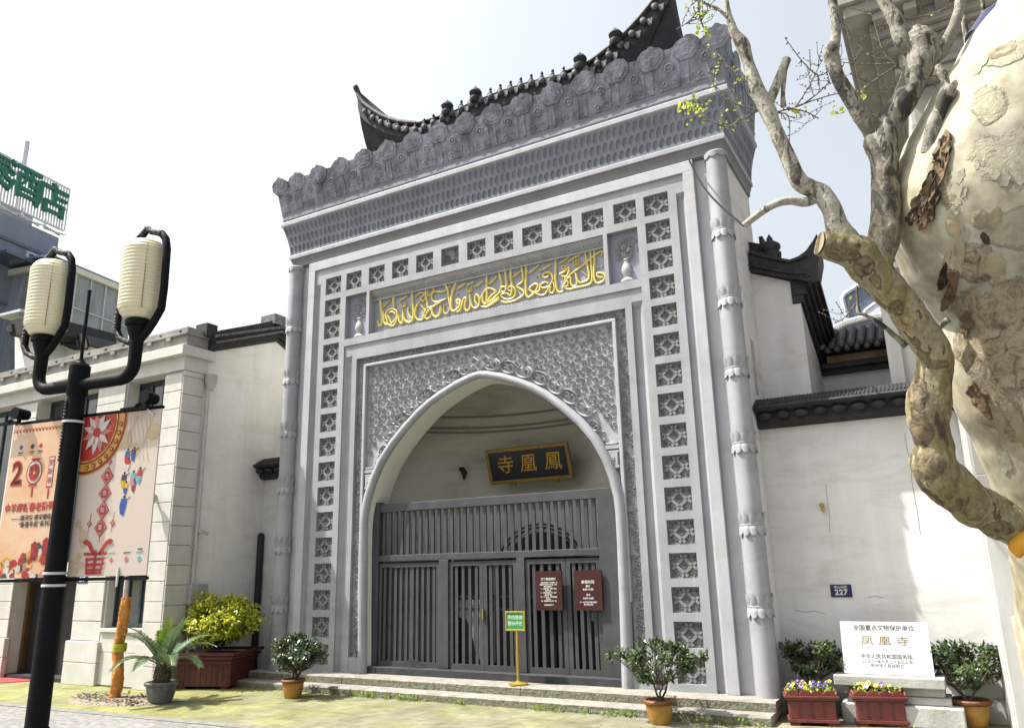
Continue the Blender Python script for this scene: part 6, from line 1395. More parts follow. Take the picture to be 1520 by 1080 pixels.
def shrub(parent, c, z0, z1, rx, ry, n, L, W, stems, seed, lm, lm2=None, top=.0, flat=.0, clumps=26, stem_r=.014, mixp=.4):
    random.seed(seed); st = MB(); lf = MB(); cz = (z0 + z1) / 2; rz = (z1 - z0) / 2; C0 = Vector((c[0], c[1], cz)); ends = []
    for i in range(clumps):
        a = random.uniform(0, 2 * pi); u = random.uniform(-.75, 1); r = sqrt(max(0, 1 - u * u)) * random.uniform(.55, 1.02); 
        if u < 0: r *= 1 - flat * -u
        ends.append(C0 + Vector((cos(a) * r * rx, sin(a) * r * ry, u * rz * random.uniform(.75, 1.0))))
    bases = [Vector((c[0] + random.uniform(-.03, .03), c[1] + random.uniform(-.03, .03), c[2])) for i in range(stems)]
    forks = []
    for b_ in bases:
        f = b_ + Vector((random.uniform(-.3, .3) * rx, random.uniform(-.3, .3) * ry, (z0 - c[2]) * random.uniform(.7, 1.1))); m_ = b_.lerp(f, .5) + Vector((random.uniform(-.02, .02), random.uniform(-.02, .02), 0))
        st.tube([b_, m_, f], [stem_r, stem_r * .85, stem_r * .7], 6); forks.append(f)
    for e_ in ends:
        f = min(forks, key=lambda q: (q - e_).length * random.uniform(.7, 1.3)); m_ = f.lerp(e_, .5) + Vector((random.uniform(-.05, .05), random.uniform(-.05, .05), -.03)); st.tube([f, m_, e_], [stem_r * .6, stem_r * .45, stem_r * .2], 5)
    per = n // clumps
    for e_ in ends:
        cr = random.uniform(.26, .40) * min(rx, rz * 1.3)
        for k in range(per):
            d = rv() * cr * (random.random() ** .45); d.z *= .75; p = e_ + d; o = (p - C0); o = Vector((o.x / rx, o.y / ry, o.z / rz)).normalized() if o.length > 0 else Vector((0, 0, 1))
            dirn = (o * .7 + rv() * .9 + Vector((0, 0, -.15))).normalized(); leaf_quad(lf, p, dirn, (Vector((0, 0, 1)) + o * .5 + rv() * .55), L * random.uniform(.7, 1.25), W * random.uniform(.8, 1.2), 1 if (lm2 and random.random() < mixp) else 0)
    st.build('stem', M['bark_twig'], parent, smooth=50); lf.build('foliage', [lm, lm2] if lm2 else [lm], parent)
Z0 = Vector((0, 0, 0))
def potted(loc, r, h, zc0, zc1, rx, ry, n, seed, label, group, lm, lm2, body=M['terracotta'], rim=M['terra_rim'], L=.062, W=.032, stems=4, clumps=26, off=(0, 0)):
    t = thing('potted_shrub', label, 'potted plant', loc, group); c = Vector(loc); pot(t, c, r, h, body, rim); shrub(t, (c.x + off[0] * .0, c.y, c.z + h * .9), c.z + zc0, c.z + zc1, rx, ry, n, L, W, stems, seed, lm, lm2, flat=.5, clumps=clumps); return t
potted((-2.42, -.98, 0), .143, .24, .33, .78, .41, .35, 3000, 11, 'dense potted camellia with shiny grey green leaves left of the arch', 'potted camellias', M['leaf_cam'], None, L=.050, W=.030, stems=5, clumps=38)
potted((2.74, -.80, 0), .143, .24, .40, .82, .52, .38, 1900, 12, 'loose spreading potted camellia on thin stems before the right gate pier', 'potted camellias', M['leaf_cam'], M['leaf_cam_l'], L=.060, W=.032, stems=3, clumps=34)
potted((4.19, .25, 0), .17, .26, .40, .80, .40, .26, 1700, 13, 'dark shaded potted camellia behind the left pansy box', 'potted camellias', M['leaf_cam'], M['leaf_cam_l'], stems=4, clumps=28)
potted((5.66, .30, 0), .175, .25, .34, .84, .37, .27, 1900, 14, 'potted camellia in wide ochre bowl between the marble slab and white pilaster', 'potted camellias', M['leaf_cam'], M['leaf_cam_l'], stems=4, clumps=30)
# golden shrub in a wooden planter
gs = thing('golden_shrub', 'large rounded golden leaved shrub in dark red wooden planter', 'shrub', (-4.42, -.62, 0))
random.seed(20); o = MB()
yx = Matrix.Rotation(radians(20), 3, 'Z'); pc_ = Vector((-4.42, -.58, 0))
def PB(mb, x0, x1, y0, y1, z0, z1, m=0): 
    c = pc_ + yx @ Vector(((x0 + x1) / 2, (y0 + y1) / 2, 0)) + Vector((0, 0, (z0 + z1) / 2)); mb.obox(c, yx @ Vector(((x1 - x0) / 2, 0, 0)), yx @ Vector((0, (y1 - y0) / 2, 0)), Vector((0, 0, (z1 - z0) / 2)), m)
A_, B_ = .40, .36
n = 9
for i in range(n):
    x0 = -A_ + 2 * A_ * i / n; PB(o, x0 + .003, x0 + 2 * A_ / n - .003, -B_, -B_ + .03, .04, .46); PB(o, x0 + .003, x0 + 2 * A_ / n - .003, B_ - .03, B_, .04, .46)
    y0 = -B_ + 2 * B_ * i / n; PB(o, A_ - .001, A_ + .028, y0 + .003, y0 + 2 * B_ / n - .003, .04, .46); PB(o, -A_ - .028, -A_ + .001, y0 + .003, y0 + 2 * B_ / n - .003, .04, .46)
for k in range(3):
    e_ = .035 + .03 * (k + 1); z = .36 + .06 * k; PB(o, -A_ - e_, A_ + e_, -B_ - e_, -B_ - e_ + .035, z, z + .045); PB(o, -A_ - e_, A_ + e_, B_ + e_ - .035, B_ + e_, z, z + .045); PB(o, A_ + e_ - .035, A_ + e_, -B_ - e_ + .036, B_ + e_ - .036, z + .002, z + .043); PB(o, -A_ - e_, -A_ - e_ + .035, -B_ - e_ + .036, B_ + e_ - .036, z + .002, z + .043)
PB(o, -A_ + .03, A_ - .03, -B_ + .03, B_ - .03, .05, .42, 1); 
for sx in (-1, 1):
    for sy in (-1, 1): PB(o, sx * (A_ - .06) - .05, sx * (A_ - .06) + .05, sy * (B_ - .06) - .05, sy * (B_ - .06) + .05, 0, .039)
o.build('planter', [M['planter_wood'], M['soil']], gs)
shrub(gs, (pc_.x, pc_.y, .42), .58, 1.30, .66, .58, 6500, .062, .042, 9, 22, M['leaf_yellow'], M['leaf_green'], flat=.35, clumps=95, stem_r=.012, mixp=.14)
# cycad
cy = thing('potted_cycad', 'cycad with arching feathery fronds in round grey glazed pot', 'potted plant', (-3.84, -1.98, 0))
cp_ = Vector((-3.84, -1.98, 0)); pot(cy, cp_, .19, .27, M['stone_pot'], M['stone_pot'])
tk = MB(); tk.lathe([(.10, .24), (.115, .34), (.10, .44), (.08, .50), (.0, .53)], cp_[:], 16)
random.seed(30)
for i in range(90): a = random.uniform(0, 6.28); z = random.uniform(.26, .50); d = Vector((cos(a), sin(a), .5)).normalized(); p = cp_ + Vector((cos(a) * .10, sin(a) * .10, z)); leaf_quad(tk, p, d, Vector((0, 0, 1)), .05, .03)
tk.build('trunk', M['bark_twig'], cy)
def frond(a, el, L, droop, young):
    f = MB(); b_ = cp_ + Vector((cos(a) * .05, sin(a) * .05, .48)); d0 = Vector((cos(a) * cos(el), sin(a) * cos(el), sin(el))); pts = []; p = b_.copy(); d = d0.copy(); N = 26
    for i in range(N + 1):
        pts.append(p.copy()); d = (d + Vector((0, 0, -droop / N * (.4 + 1.6 * i / N)))).normalized(); p = p + d * (L / N)
    f.tube(pts, [.010 * (1 - .75 * i / N) for i in range(N + 1)], 5)
    for i in range(3, N + 1):
        t = (pts[i] - pts[i - 1]).normalized(); s_ = t.cross(Vector((0, 0, 1))); s_ = s_.normalized() if s_.length > .05 else Vector((sin(a), -cos(a), 0)); u_ = s_.cross(t)
        k = i / N; ll = (.045 + .105 * min(1, k * 3) * (1 - max(0, k - .55) / .45 * .72)) * (.85 if young else 1)
        for sd in (-1, 1):
            for h_ in (0, .5):
                dd = (s_ * sd * .92 + t * .62 + u_ * .30 + rv() * .07).normalized(); pp_ = pts[i].lerp(pts[i - 1], h_); r_ = dd.cross(u_).normalized() * .0055
                e1 = pp_ + dd * ll * .6 - Vector((0, 0, .004)); e2 = pp_ + dd * ll - Vector((0, 0, .022)); f.add([pp_ - r_, pp_ + r_, e1 + r_, e2, e1 - r_], [(0, 1, 2, 3, 4)])
    f.build('frond', M['frond_new'] if young else M['frond'], cy)
for i in range(17):
    young = i % 5 == 4; a = i * 2.399 + random.uniform(-.2, .2); el = [.55, .9, 1.1, 1.25, 1.42][i % 5] + random.uniform(-.12, .12); frond(a, el, random.uniform(.52, .76) * (.8 if young else 1), 1.25 - .40 * el + random.uniform(0, .45), young)
# orange wrapped sapling
sp_ = thing('wrapped_sapling', 'leaning sapling trunk wrapped in orange plastic film before the shopfront', 'tree', (-4.70, -2.06, 0))
b_ = Vector((-4.70, -2.06, .0)); 
tp = on_y(186, 886, -2.06); tq = on_y(189, 848, -2.06)
o = MB(); random.seed(40); N = 40; pts = []; rad = []
for i in range(N + 1):
    t = i / N; p = b_.lerp(tp, t) + Vector((.025 * sin(t * 9), 0, 0)); pts.append(p); rad.append((.082 - .016 * t) * (1 + .07 * mnoise.noise(Vector((i * .37, 3, 0))) + random.uniform(-.05, .05)))
o.tube(pts, rad, 26, wob=.28); o.build('plastic_wrap', M['orange_wrap'], sp_, smooth=60)
o = MB(); o.tube([tp - Vector((0, 0, .1)), tp.lerp(tq, .6), tq], [.035, .030, .028], 10); o.lathe([(.03, -.02), (.04, .01), (.03, .05), (.02, .06)], tq[:], 10); o.build('trunk', mat('pale_stem', (.55, .52, .42), .8, .2, 8), sp_, smooth=50)
o = MB(); p = b_.lerp(tp, .50); o.lathe([(.088, -.05), (.094, 0), (.090, .06)], p[:], 18, top=False); o.build('green_tape', mat('yellow_green_tape', (.36, .38, .03), .4, .15, 8), sp_, smooth=50)
# pansy boxes
def pansy_box(c, rz, seed, label):
    t = thing('flower_box', label, 'flower box', c, 'red plastic boxes of pansies', rz=rz); random.seed(seed)
    o = MB(); W_, D_, Hh_ = .245, .14, .295
    o.prism([(-W_ * .93, -D_ * .93, .05), (W_ * .93, -D_ * .93, .05), (W_ * .93, D_ * .93, .05), (-W_ * .93, D_ * .93, .05)], (0, 0, Hh_ - .07)); 
    o.box(-W_ * 1.02, W_ * 1.02, -D_ * 1.05, D_ * 1.05, .03, .062); 
    for sx in (-1, 1): o.box(sx * W_ * .75 - .05, sx * W_ * .75 + .05, -D_ * .9, D_ * .9, 0, .029)
    o.box(-W_ * 1.10, W_ * 1.10, -D_ * 1.16, D_ * 1.16, Hh_ - .03, Hh_ - .005); o.box(-W_ * 1.04, W_ * 1.04, -D_ * 1.1, D_ * 1.1, Hh_ - .05, Hh_ - .031)
    for i in range(4): xx = -W_ * .72 + i * W_ * .48; o.box(xx - .045, xx + .045, -D_ * .99, -D_ * .935, .066, Hh_ - .055)
    for i in range(4):
        xx = -W_ * .72 + i * W_ * .48
        for yy in (-D_ * 1.0, D_ * .90): o.xz([(xx + .062 * cos(pi * k / 10), Hh_ - .004 + .055 * sin(pi * k / 10)) for k in range(11)], yy, yy + .018)
    for i in range(3):
        yy = -D_ * .66 + i * D_ * .66
        for xx in (-W_ * 1.0, W_ * 1.0): o.prism([(xx - .009, yy + .048 * cos(pi * k / 10), Hh_ - .004 + .045 * sin(pi * k / 10)) for k in range(11)], (.018, 0, 0))
    o.build('box', M['planter_red'], t, local=True, bevel=.004)
    s = MB().box(-W_ * .92, W_ * .92, -D_ * .92, D_ * .92, Hh_ - .004, Hh_ + .012); s.build('soil', M['soil'], t, local=True)
    f = MB(); 
    for i in range(300): p = Vector((random.uniform(-.225, .225), random.uniform(-.12, .12), Hh_ + random.uniform(.01, .075))); leaf_quad(f, p, (rv() + Vector((0, 0, .4))), Vector((0, 0, 1)), .045, .026)
    f.build('leaves', M['moss'], t, local=True)
    for i in range(34):
        fl_ = MB()
        p = Vector((random.uniform(-.225, .225), random.uniform(-.125, .11), Hh_ + random.uniform(.055, .125))); m_ = random.choice([0, 0, 0, 1, 1, 2, 3]); nrm_ = (Vector((-.2, -.9, .7)) + rv() * .6).normalized(); u_ = nrm_.cross(Vector((0, 0, 1))).normalized(); v_ = u_.cross(nrm_); R_ = random.uniform(.017, .024)
        for q in range(5):
            a = q * 2 * pi / 5 + .3; cc2 = p + (u_ * cos(a) + v_ * sin(a)) * R_ * .6; fl_.add([cc2 + (u_ * cos(b) + v_ * sin(b)) * R_ * .62 + nrm_ * (.002 * q) for b in [k * pi / 3 for k in range(6)]], [tuple(range(6))], m_)
        fl_.add([p + (u_ * cos(b) + v_ * sin(b)) * R_ * .35 + nrm_ * .012 for b in [k * pi / 3 for k in range(6)]], [tuple(range(6))], 1 if m_ != 1 else 3); fl_.build('pansy', PANSY, t, local=True)
    return t
PANSY = [mat('violet_petal', (.12, .07, .36), .6, .3, 30), mat('yellow_petal', (.75, .55, .03), .6, .15, 30), mat('white_petal', (.75, .74, .78), .6, .1, 30), mat('dark_violet_petal', (.04, .02, .12), .6, .2, 30)]
pansy_box((4.20, -.20, 0), radians(14), 51, 'red plastic pansy box standing nearer the gate steps'); pansy_box((4.83, .0, 0), radians(14), 52, 'red plastic pansy box standing in front of the marble slab')
# ------------------------------------------------------------------ old plane tree at the right
from mathutils.bvhtree import BVHTree
def bark_mat(name, cols, scale, bump, zs=.55):
    m = bpy.data.materials.new(name); m.use_nodes = True; n = m.node_tree.nodes; l = m.node_tree.links; b = n['Principled BSDF']; b.inputs['Roughness'].default_value = .8
    tc = n.new('ShaderNodeTexCoord'); mp = n.new('ShaderNodeMapping'); mp.inputs['Scale'].default_value = (1.0, 1.0, zs); l.new(tc.outputs['Object'], mp.inputs['Vector'])
    wn = n.new('ShaderNodeTexNoise'); wn.inputs['Scale'].default_value = scale * 1.2; wn.inputs['Detail'].default_value = 4; l.new(mp.outputs[0], wn.inputs['Vector'])
    ad = n.new('ShaderNodeMixRGB'); ad.blend_type = 'ADD'; ad.inputs['Fac'].default_value = .35; l.new(mp.outputs[0], ad.inputs['Color1']); l.new(wn.outputs['Color'], ad.inputs['Color2'])
    z1 = n.new('ShaderNodeTexNoise'); z1.inputs['Scale'].default_value = scale; z1.inputs['Detail'].default_value = 3; z1.inputs['Roughness'].default_value = .5; l.new(ad.outputs[0], z1.inputs['Vector'])
    rp = n.new('ShaderNodeValToRGB'); e = rp.color_ramp.elements; e[0].position = cols[0][0]; e[0].color = (*cols[0][1], 1); e[1].position = cols[-1][0]; e[1].color = (*cols[-1][1], 1)
    for p, c in cols[1:-1]: q = e.new(p); q.color = (*c, 1)
    l.new(z1.outputs['Fac'], rp.inputs['Fac'])
    z2 = n.new('ShaderNodeTexNoise'); z2.inputs['Scale'].default_value = scale * 9; z2.inputs['Detail'].default_value = 8; l.new(tc.outputs['Object'], z2.inputs['Vector'])
    r2 = n.new('ShaderNodeValToRGB'); r2.color_ramp.elements[0].position = .3; r2.color_ramp.elements[0].color = (.66, .64, .6, 1); r2.color_ramp.elements[1].position = .62; r2.color_ramp.elements[1].color = (1.05, 1.05, 1.05, 1); l.new(z2.outputs['Fac'], r2.inputs['Fac'])
    mx = n.new('ShaderNodeMixRGB'); mx.blend_type = 'MULTIPLY'; mx.inputs['Fac'].default_value = 1; l.new(rp.outputs['Color'], mx.inputs['Color1']); l.new(r2.outputs['Color'], mx.inputs['Color2']); l.new(mx.outputs[0], b.inputs['Base Color'])
    bp = n.new('ShaderNodeBump'); bp.inputs['Strength'].default_value = bump; bp.inputs['Distance'].default_value = .012
    hm = n.new('ShaderNodeMixRGB'); hm.inputs['Fac'].default_value = .45; l.new(rp.outputs['Color'], hm.inputs['Color1']); l.new(z2.outputs['Color'], hm.inputs['Color2']); l.new(hm.outputs[0], bp.inputs['Height']); l.new(bp.outputs[0], b.inputs['Normal'])
    return m
BK1 = bark_mat('pale_plane_bark', [(.30, (.20, .165, .10)), (.38, (.27, .235, .15)), (.40, (.36, .33, .235)), (.52, (.325, .305, .225)), (.55, (.355, .338, .268)), (.64, (.375, .36, .30)), (.66, (.265, .258, .19)), (.74, (.22, .205, .135))], 2.2, .5)
BK2 = bark_mat('mottled_limb_bark', [(.32, (.05, .04, .027)), (.40, (.13, .10, .055)), (.41, (.15, .12, .05)), (.50, (.215, .175, .075)), (.51, (.235, .205, .115)), (.60, (.25, .225, .14)), (.61, (.08, .06, .028)), (.70, (.15, .115, .052))], 7.5, .9, .38)
BK3 = bark_mat('grey_branch_bark', [(.34, (.022, .02, .015)), (.43, (.05, .045, .034)), (.45, (.15, .14, .11)), (.54, (.27, .26, .215)), (.56, (.06, .055, .042)), (.66, (.17, .16, .13))], 10.0, .8, .4)
FLK = mat('flaking_brown_bark', (.20, .145, .08), .9, .3, 12, bump=.6, bscale=50, col2=(.10, .065, .035)); FLD = mat('dark_bark_scar', (.07, .05, .03), .95, .3, 14, bump=.8, bscale=50); FLT = mat('tan_bark_plate', (.33, .285, .185), .85, .2, 9, bump=.3, bscale=40)
TWG = mat('thin_twig', (.16, .14, .12), .8, .2, 30)
def blend_bark(name, lo, hi, zmid, zw, scale, bump, zs):
    m = bark_mat(name, lo, scale, bump, zs); n = m.node_tree.nodes; l = m.node_tree.links; ramps = [q for q in n if q.type == 'VALTORGB']; r1 = ramps[0]
    r2 = n.new('ShaderNodeValToRGB'); e = r2.color_ramp.elements; e[0].position = hi[0][0]; e[0].color = (*hi[0][1], 1); e[1].position = hi[-1][0]; e[1].color = (*hi[-1][1], 1)
    for p, c in hi[1:-1]: q = e.new(p); q.color = (*c, 1)
    l.new(r1.inputs['Fac'].links[0].from_socket, r2.inputs['Fac'])
    tc = n.new('ShaderNodeTexCoord'); sp = n.new('ShaderNodeSeparateXYZ'); l.new(tc.outputs['Object'], sp.inputs[0]); nz = n.new('ShaderNodeTexNoise'); nz.inputs['Scale'].default_value = 6; l.new(tc.outputs['Object'], nz.inputs['Vector'])
    ma = n.new('ShaderNodeMath'); ma.operation = 'MULTIPLY_ADD'; ma.inputs[1].default_value = .8; l.new(nz.outputs['Fac'], ma.inputs[0]); l.new(sp.outputs['Z'], ma.inputs[2])
    mr = n.new('ShaderNodeMapRange'); mr.inputs['From Min'].default_value = zmid + .4 - zw; mr.inputs['From Max'].default_value = zmid + .4 + zw; l.new(ma.outputs[0], mr.inputs['Value'])
    mx = n.new('ShaderNodeMixRGB'); l.new(mr.outputs[0], mx.inputs['Fac']); l.new(r1.outputs['Color'], mx.inputs['Color1']); l.new(r2.outputs['Color'], mx.inputs['Color2'])
    for lk in list(r1.outputs['Color'].links):
        if lk.to_node != mx: t = lk.to_socket; l.new(mx.outputs[0], t)
    return m
LO = [(.32, (.045, .033, .02)), (.40, (.10, .075, .036)), (.41, (.15, .12, .05)), (.50, (.215, .175, .075)), (.51, (.235, .205, .115)), (.60, (.25, .225, .14)), (.61, (.08, .06, .028)), (.70, (.15, .115, .052))]
HI = [(.34, (.022, .02, .015)), (.43, (.05, .045, .034)), (.45, (.15, .14, .11)), (.54, (.27, .26, .215)), (.56, (.06, .055, .042)), (.66, (.17, .16, .13))]
HI2 = [(.30, (.05, .045, .034)), (.37, (.10, .09, .065)), (.39, (.25, .24, .19)), (.54, (.34, .33, .275)), (.58, (.30, .285, .225)), (.60, (.09, .08, .055)), (.68, (.20, .185, .14))]
ZJ = at_depth(1275, 376, 2.93).z
BKR = blend_bark('right_fork_bark', LO, HI, ZJ + .12, .18, 8.5, .9, .4); BKL = blend_bark('left_fork_bark', LO, HI2, ZJ + .0, .14, 9.0, .8, .45); BK2 = blend_bark('curved_limb_bark', LO, HI2, ZJ + .35, .2, 7.5, .9, .38)
tree = thing('plane_tree', 'old mottled plane tree with bare pollarded limbs at the right edge', 'tree', (at_depth(1590, 760, 3.05).x, at_depth(1590, 760, 3.05).y, 0))
def smooth_path(P, R, k=6):
    out = []; rr = []; n = len(P)
    for i in range(n - 1):
        p0 = P[max(i - 1, 0)]; p1 = P[i]; p2 = P[i + 1]; p3 = P[min(i + 2, n - 1)]
        for j in range(k):
            t = j / k; out.append(.5 * ((2 * p1) + (p2 - p0) * t + (2 * p0 - 5 * p1 + 4 * p2 - p3) * t * t + (3 * p1 - p0 - 3 * p2 + p3) * t ** 3)); rr.append(R[i] + (R[i + 1] - R[i]) * (t * t * (3 - 2 * t)))
    out.append(P[-1]); rr.append(R[-1]); return out, rr
def limb(mb, pts, n=20, k=6, m=0, bump=.10, freq=9, seed=0, cap=True):
    """pts: px, py, half-width px, distance"""
    P = [at_depth(a, b, d) for a, b, r, d in pts]; R = [r * d / FPX for a, b, r, d in pts]; P, R = smooth_path(P, R, k); N = len(P); o = len(mb.v); r0 = None; vs = []; fs = []
    for i, p in enumerate(P):
        t = (P[min(i + 1, N - 1)] - P[max(i - 1, 0)]).normalized()
        if r0 is None: r0 = t.cross(Vector((.3, .8, .5)))
        r0 = (r0 - t * r0.dot(t)).normalized(); u = t.cross(r0)
        for j in range(n):
            a = 2 * pi * j / n; d = r0 * cos(a) + u * sin(a); q = p + d * R[i]; s_ = Vector((seed, seed * 2, 0))
            dz = mnoise.noise(q * freq + s_) * bump + mnoise.noise(q * freq * 2.7 + s_) * bump * .5
            vs.append(p + d * R[i] * (1 + dz))
    for i in range(N - 1):
        for j in range(n): fs.append((i * n + j, i * n + (j + 1) % n, (i + 1) * n + (j + 1) % n, (i + 1) * n + j))
    if cap: vs += [P[0], P[-1]]; fs += [(len(vs) - 2, (j + 1) % n, j) for j in range(n)] + [(len(vs) - 1, (N - 1) * n + j, (N - 1) * n + (j + 1) % n) for j in range(n)]
    mb.add(vs, fs, m)
tr = MB(); D = 3.0
gx = tree.location
limb(tr, [(1640, -260, 70, 3.25), (1605, -80, 82, 3.2), (1580, 20, 92, 3.12), (1548, 110, 118, 3.05), (1515, 190, 132, 3.0), (1488, 260, 142, D), (1476, 310, 146, D), (1488, 360, 140, D), (1508, 410, 122, D), (1522, 470, 112, D), (1528, 530, 114, D), (1540, 580, 112, D), (1558, 640, 102, D), (1576, 700, 94, D), (1592, 760, 92, 3.02), (1610, 840, 92, 3.05), (1618, 940, 95, 3.1)], n=64, k=8, bump=.035, freq=4.0, seed=3)
# down to the pavement
pb_ = at_depth(1618, 940, 3.1); o = MB(); P_ = [pb_ + Vector((0, 0, .06)), Vector((pb_.x, pb_.y, .7)), Vector((pb_.x + .01, pb_.y, .25)), Vector((pb_.x, pb_.y, -.05))]; tr.tube(P_, [.256, .26, .29, .36], 40, wob=.06)
# burl lumps on the trunk, pressed into its skin
trunk = tr.build('trunk', BK1, tree, smooth=60)
def rough_zones(m, zones, brown, dark):
    n = m.node_tree.nodes; l = m.node_tree.links; b = n['Principled BSDF']; tc = n.new('ShaderNodeTexCoord'); acc = None
    nz = n.new('ShaderNodeTexNoise'); nz.inputs['Scale'].default_value = 7; nz.inputs['Detail'].default_value = 9; nz.inputs['Roughness'].default_value = .65; l.new(tc.outputs['Object'], nz.inputs['Vector'])
    for c, r, sz in zones:
        mp = n.new('ShaderNodeMapping'); mp.vector_type = 'TEXTURE'; mp.inputs['Location'].default_value = c; mp.inputs['Scale'].default_value = (r, r, r * sz); l.new(tc.outputs['Object'], mp.inputs['Vector'])
        ln = n.new('ShaderNodeVectorMath'); ln.operation = 'LENGTH'; l.new(mp.outputs[0], ln.inputs[0])
        sb_ = n.new('ShaderNodeMath'); sb_.operation = 'SUBTRACT'; sb_.inputs[0].default_value = 1.55; l.new(ln.outputs['Value'], sb_.inputs[1])
        if acc is None: acc = sb_.outputs[0]
        else: mx_ = n.new('ShaderNodeMath'); mx_.operation = 'MAXIMUM'; l.new(acc, mx_.inputs[0]); l.new(sb_.outputs[0], mx_.inputs[1]); acc = mx_.outputs[0]
    ad = n.new('ShaderNodeMath'); ad.operation = 'MULTIPLY_ADD'; ad.inputs[1].default_value = 2.6; ad.inputs[2].default_value = -1.30; l.new(nz.outputs['Fac'], ad.inputs[0])
    su = n.new('ShaderNodeMath'); su.operation = 'ADD'; l.new(acc, su.inputs[0]); l.new(ad.outputs[0], su.inputs[1])
    rp = n.new('ShaderNodeValToRGB'); rp.color_ramp.elements[0].position = .40; rp.color_ramp.elements[1].position = .66; l.new(su.outputs[0], rp.inputs['Fac'])
    w2 = n.new('ShaderNodeTexNoise'); w2.inputs['Scale'].default_value = 22; w2.inputs['Detail'].default_value = 9; w2.inputs['Roughness'].default_value = .72; w2.inputs['Distortion'].default_value = 1.2; l.new(tc.outputs['Object'], w2.inputs['Vector'])
    cr = n.new('ShaderNodeValToRGB'); cr.color_ramp.elements[0].position = .36; cr.color_ramp.elements[0].color = (*dark, 1); cr.color_ramp.elements[1].position = .56; cr.color_ramp.elements[1].color = (*brown, 1); l.new(w2.outputs['Fac'], cr.inputs['Fac'])
    old = b.inputs['Base Color'].links[0].from_socket; mx = n.new('ShaderNodeMixRGB'); l.new(rp.outputs['Color'], mx.inputs['Fac']); l.new(old, mx.inputs['Color1']); l.new(cr.outputs['Color'], mx.inputs['Color2']); l.new(mx.outputs[0], b.inputs['Base Color'])
    on = b.inputs['Normal'].links[0].from_socket; bp = n.new('ShaderNodeBump'); bp.inputs['Distance'].default_value = .022; hm = n.new('ShaderNodeMath'); hm.operation = 'MULTIPLY'; l.new(rp.outputs['Color'], hm.inputs[0]); hn_ = n.new('ShaderNodeMath'); hn_.operation = 'MULTIPLY_ADD'; hn_.inputs[1].default_value = .7; hn_.inputs[2].default_value = .3; l.new(w2.outputs['Fac'], hn_.inputs[0]); l.new(hn_.outputs[0], hm.inputs[1]); l.new(hm.outputs[0], bp.inputs['Height']); bp.inputs['Strength'].default_value = .9; l.new(on, bp.inputs['Normal']); l.new(bp.outputs[0], b.inputs['Normal'])

bv = BVHTree.FromPolygons([Vector(v) for v in tr.v], tr.f)
def hit(px, py):
    d = sight(px, py).normalized(); loc, nrm, i, dist = bv.ray_cast(CAM, d)
    if loc is None: return None, None
    if nrm.dot(d) > 0: nrm = -nrm
    return loc, nrm
L_ = lambda px, py: tuple(hit(px, py)[0] - tree.location)
rough_zones(BK1, [(L_(1492, 470), .16, .75), (L_(1450, 520), .10, 1.1), (L_(1500, 545), .14, .8), (L_(1392, 262), .045, 2.6), (L_(1448, 395), .06, 1.6), (L_(1480, 600), .07, 2.0), ], (.31, .265, .175), (.085, .062, .036))
rough_zones(BK1, [(L_(1497, 80), .06, .9), (L_(1508, 230), .10, 1.1), (L_(1512, 330), .09, .7), (L_(1470, 150), .05, 2.0)], (.335, .32, .235), (.27, .25, .165))
PLM = [FLK, FLT, FLD, mat('grey_bark_patch', (.31, .30, .235), .85, .15, 12, bump=.2), mat('orange_inner_bark', (.40, .24, .07), .8, .2, 9)]
random.seed(61)
def knot_(px, py, r, m, h=.35, sx=1, sy=1, rough=.10):
    h *= .55
    p, nn = hit(px, py)
    if p is None: return
    R = r * (p - CAM).dot(-CR.col[2]) / FPX; u = nn.cross(Vector((0, 0, 1))).normalized(); v = u.cross(nn); n = 18; vs = []; fs = []
    for q, (rr, hh) in enumerate(((1.15, -.12), (1.0, .12), (.8, .8), (.55, 1.0), (.38, .62), (.2, .45))):
        for j in range(n):
            a = 2 * pi * j / n; w_ = 1 + rough * mnoise.noise(Vector((cos(a) * 2 + px, sin(a) * 2 + py, q * .4))) * 2; vs.append(p + (u * cos(a) * sx + v * sin(a) * sy) * R * rr * w_ + nn * R * h * hh)
    for q in range(5):
        for j in range(n): fs.append((q * n + j, q * n + (j + 1) % n, (q + 1) * n + (j + 1) % n, (q + 1) * n + j))
    fs.append(tuple(5 * n + j for j in range(n))); kb_ = MB(); kb_.add(vs, fs, m if m == 2 else 1); kb_.build('bark_knot', PLM, trunk, smooth=40)
for a in ((1414, 338, 11, 0, .2, .8, 1.3), (1455, 326, 12, 1, .3, .9, 1.1), (1476, 322, 11, 0, .22, .9, 1.3), (1488, 75, 14, 1, .3, 1.2, .9), (1462, 354, 7, 2, .3, .8, 1.4), (1462, 354, 6, 2, .3, .8, 1.4)): knot_(*a[:5], sx=a[5], sy=a[6])
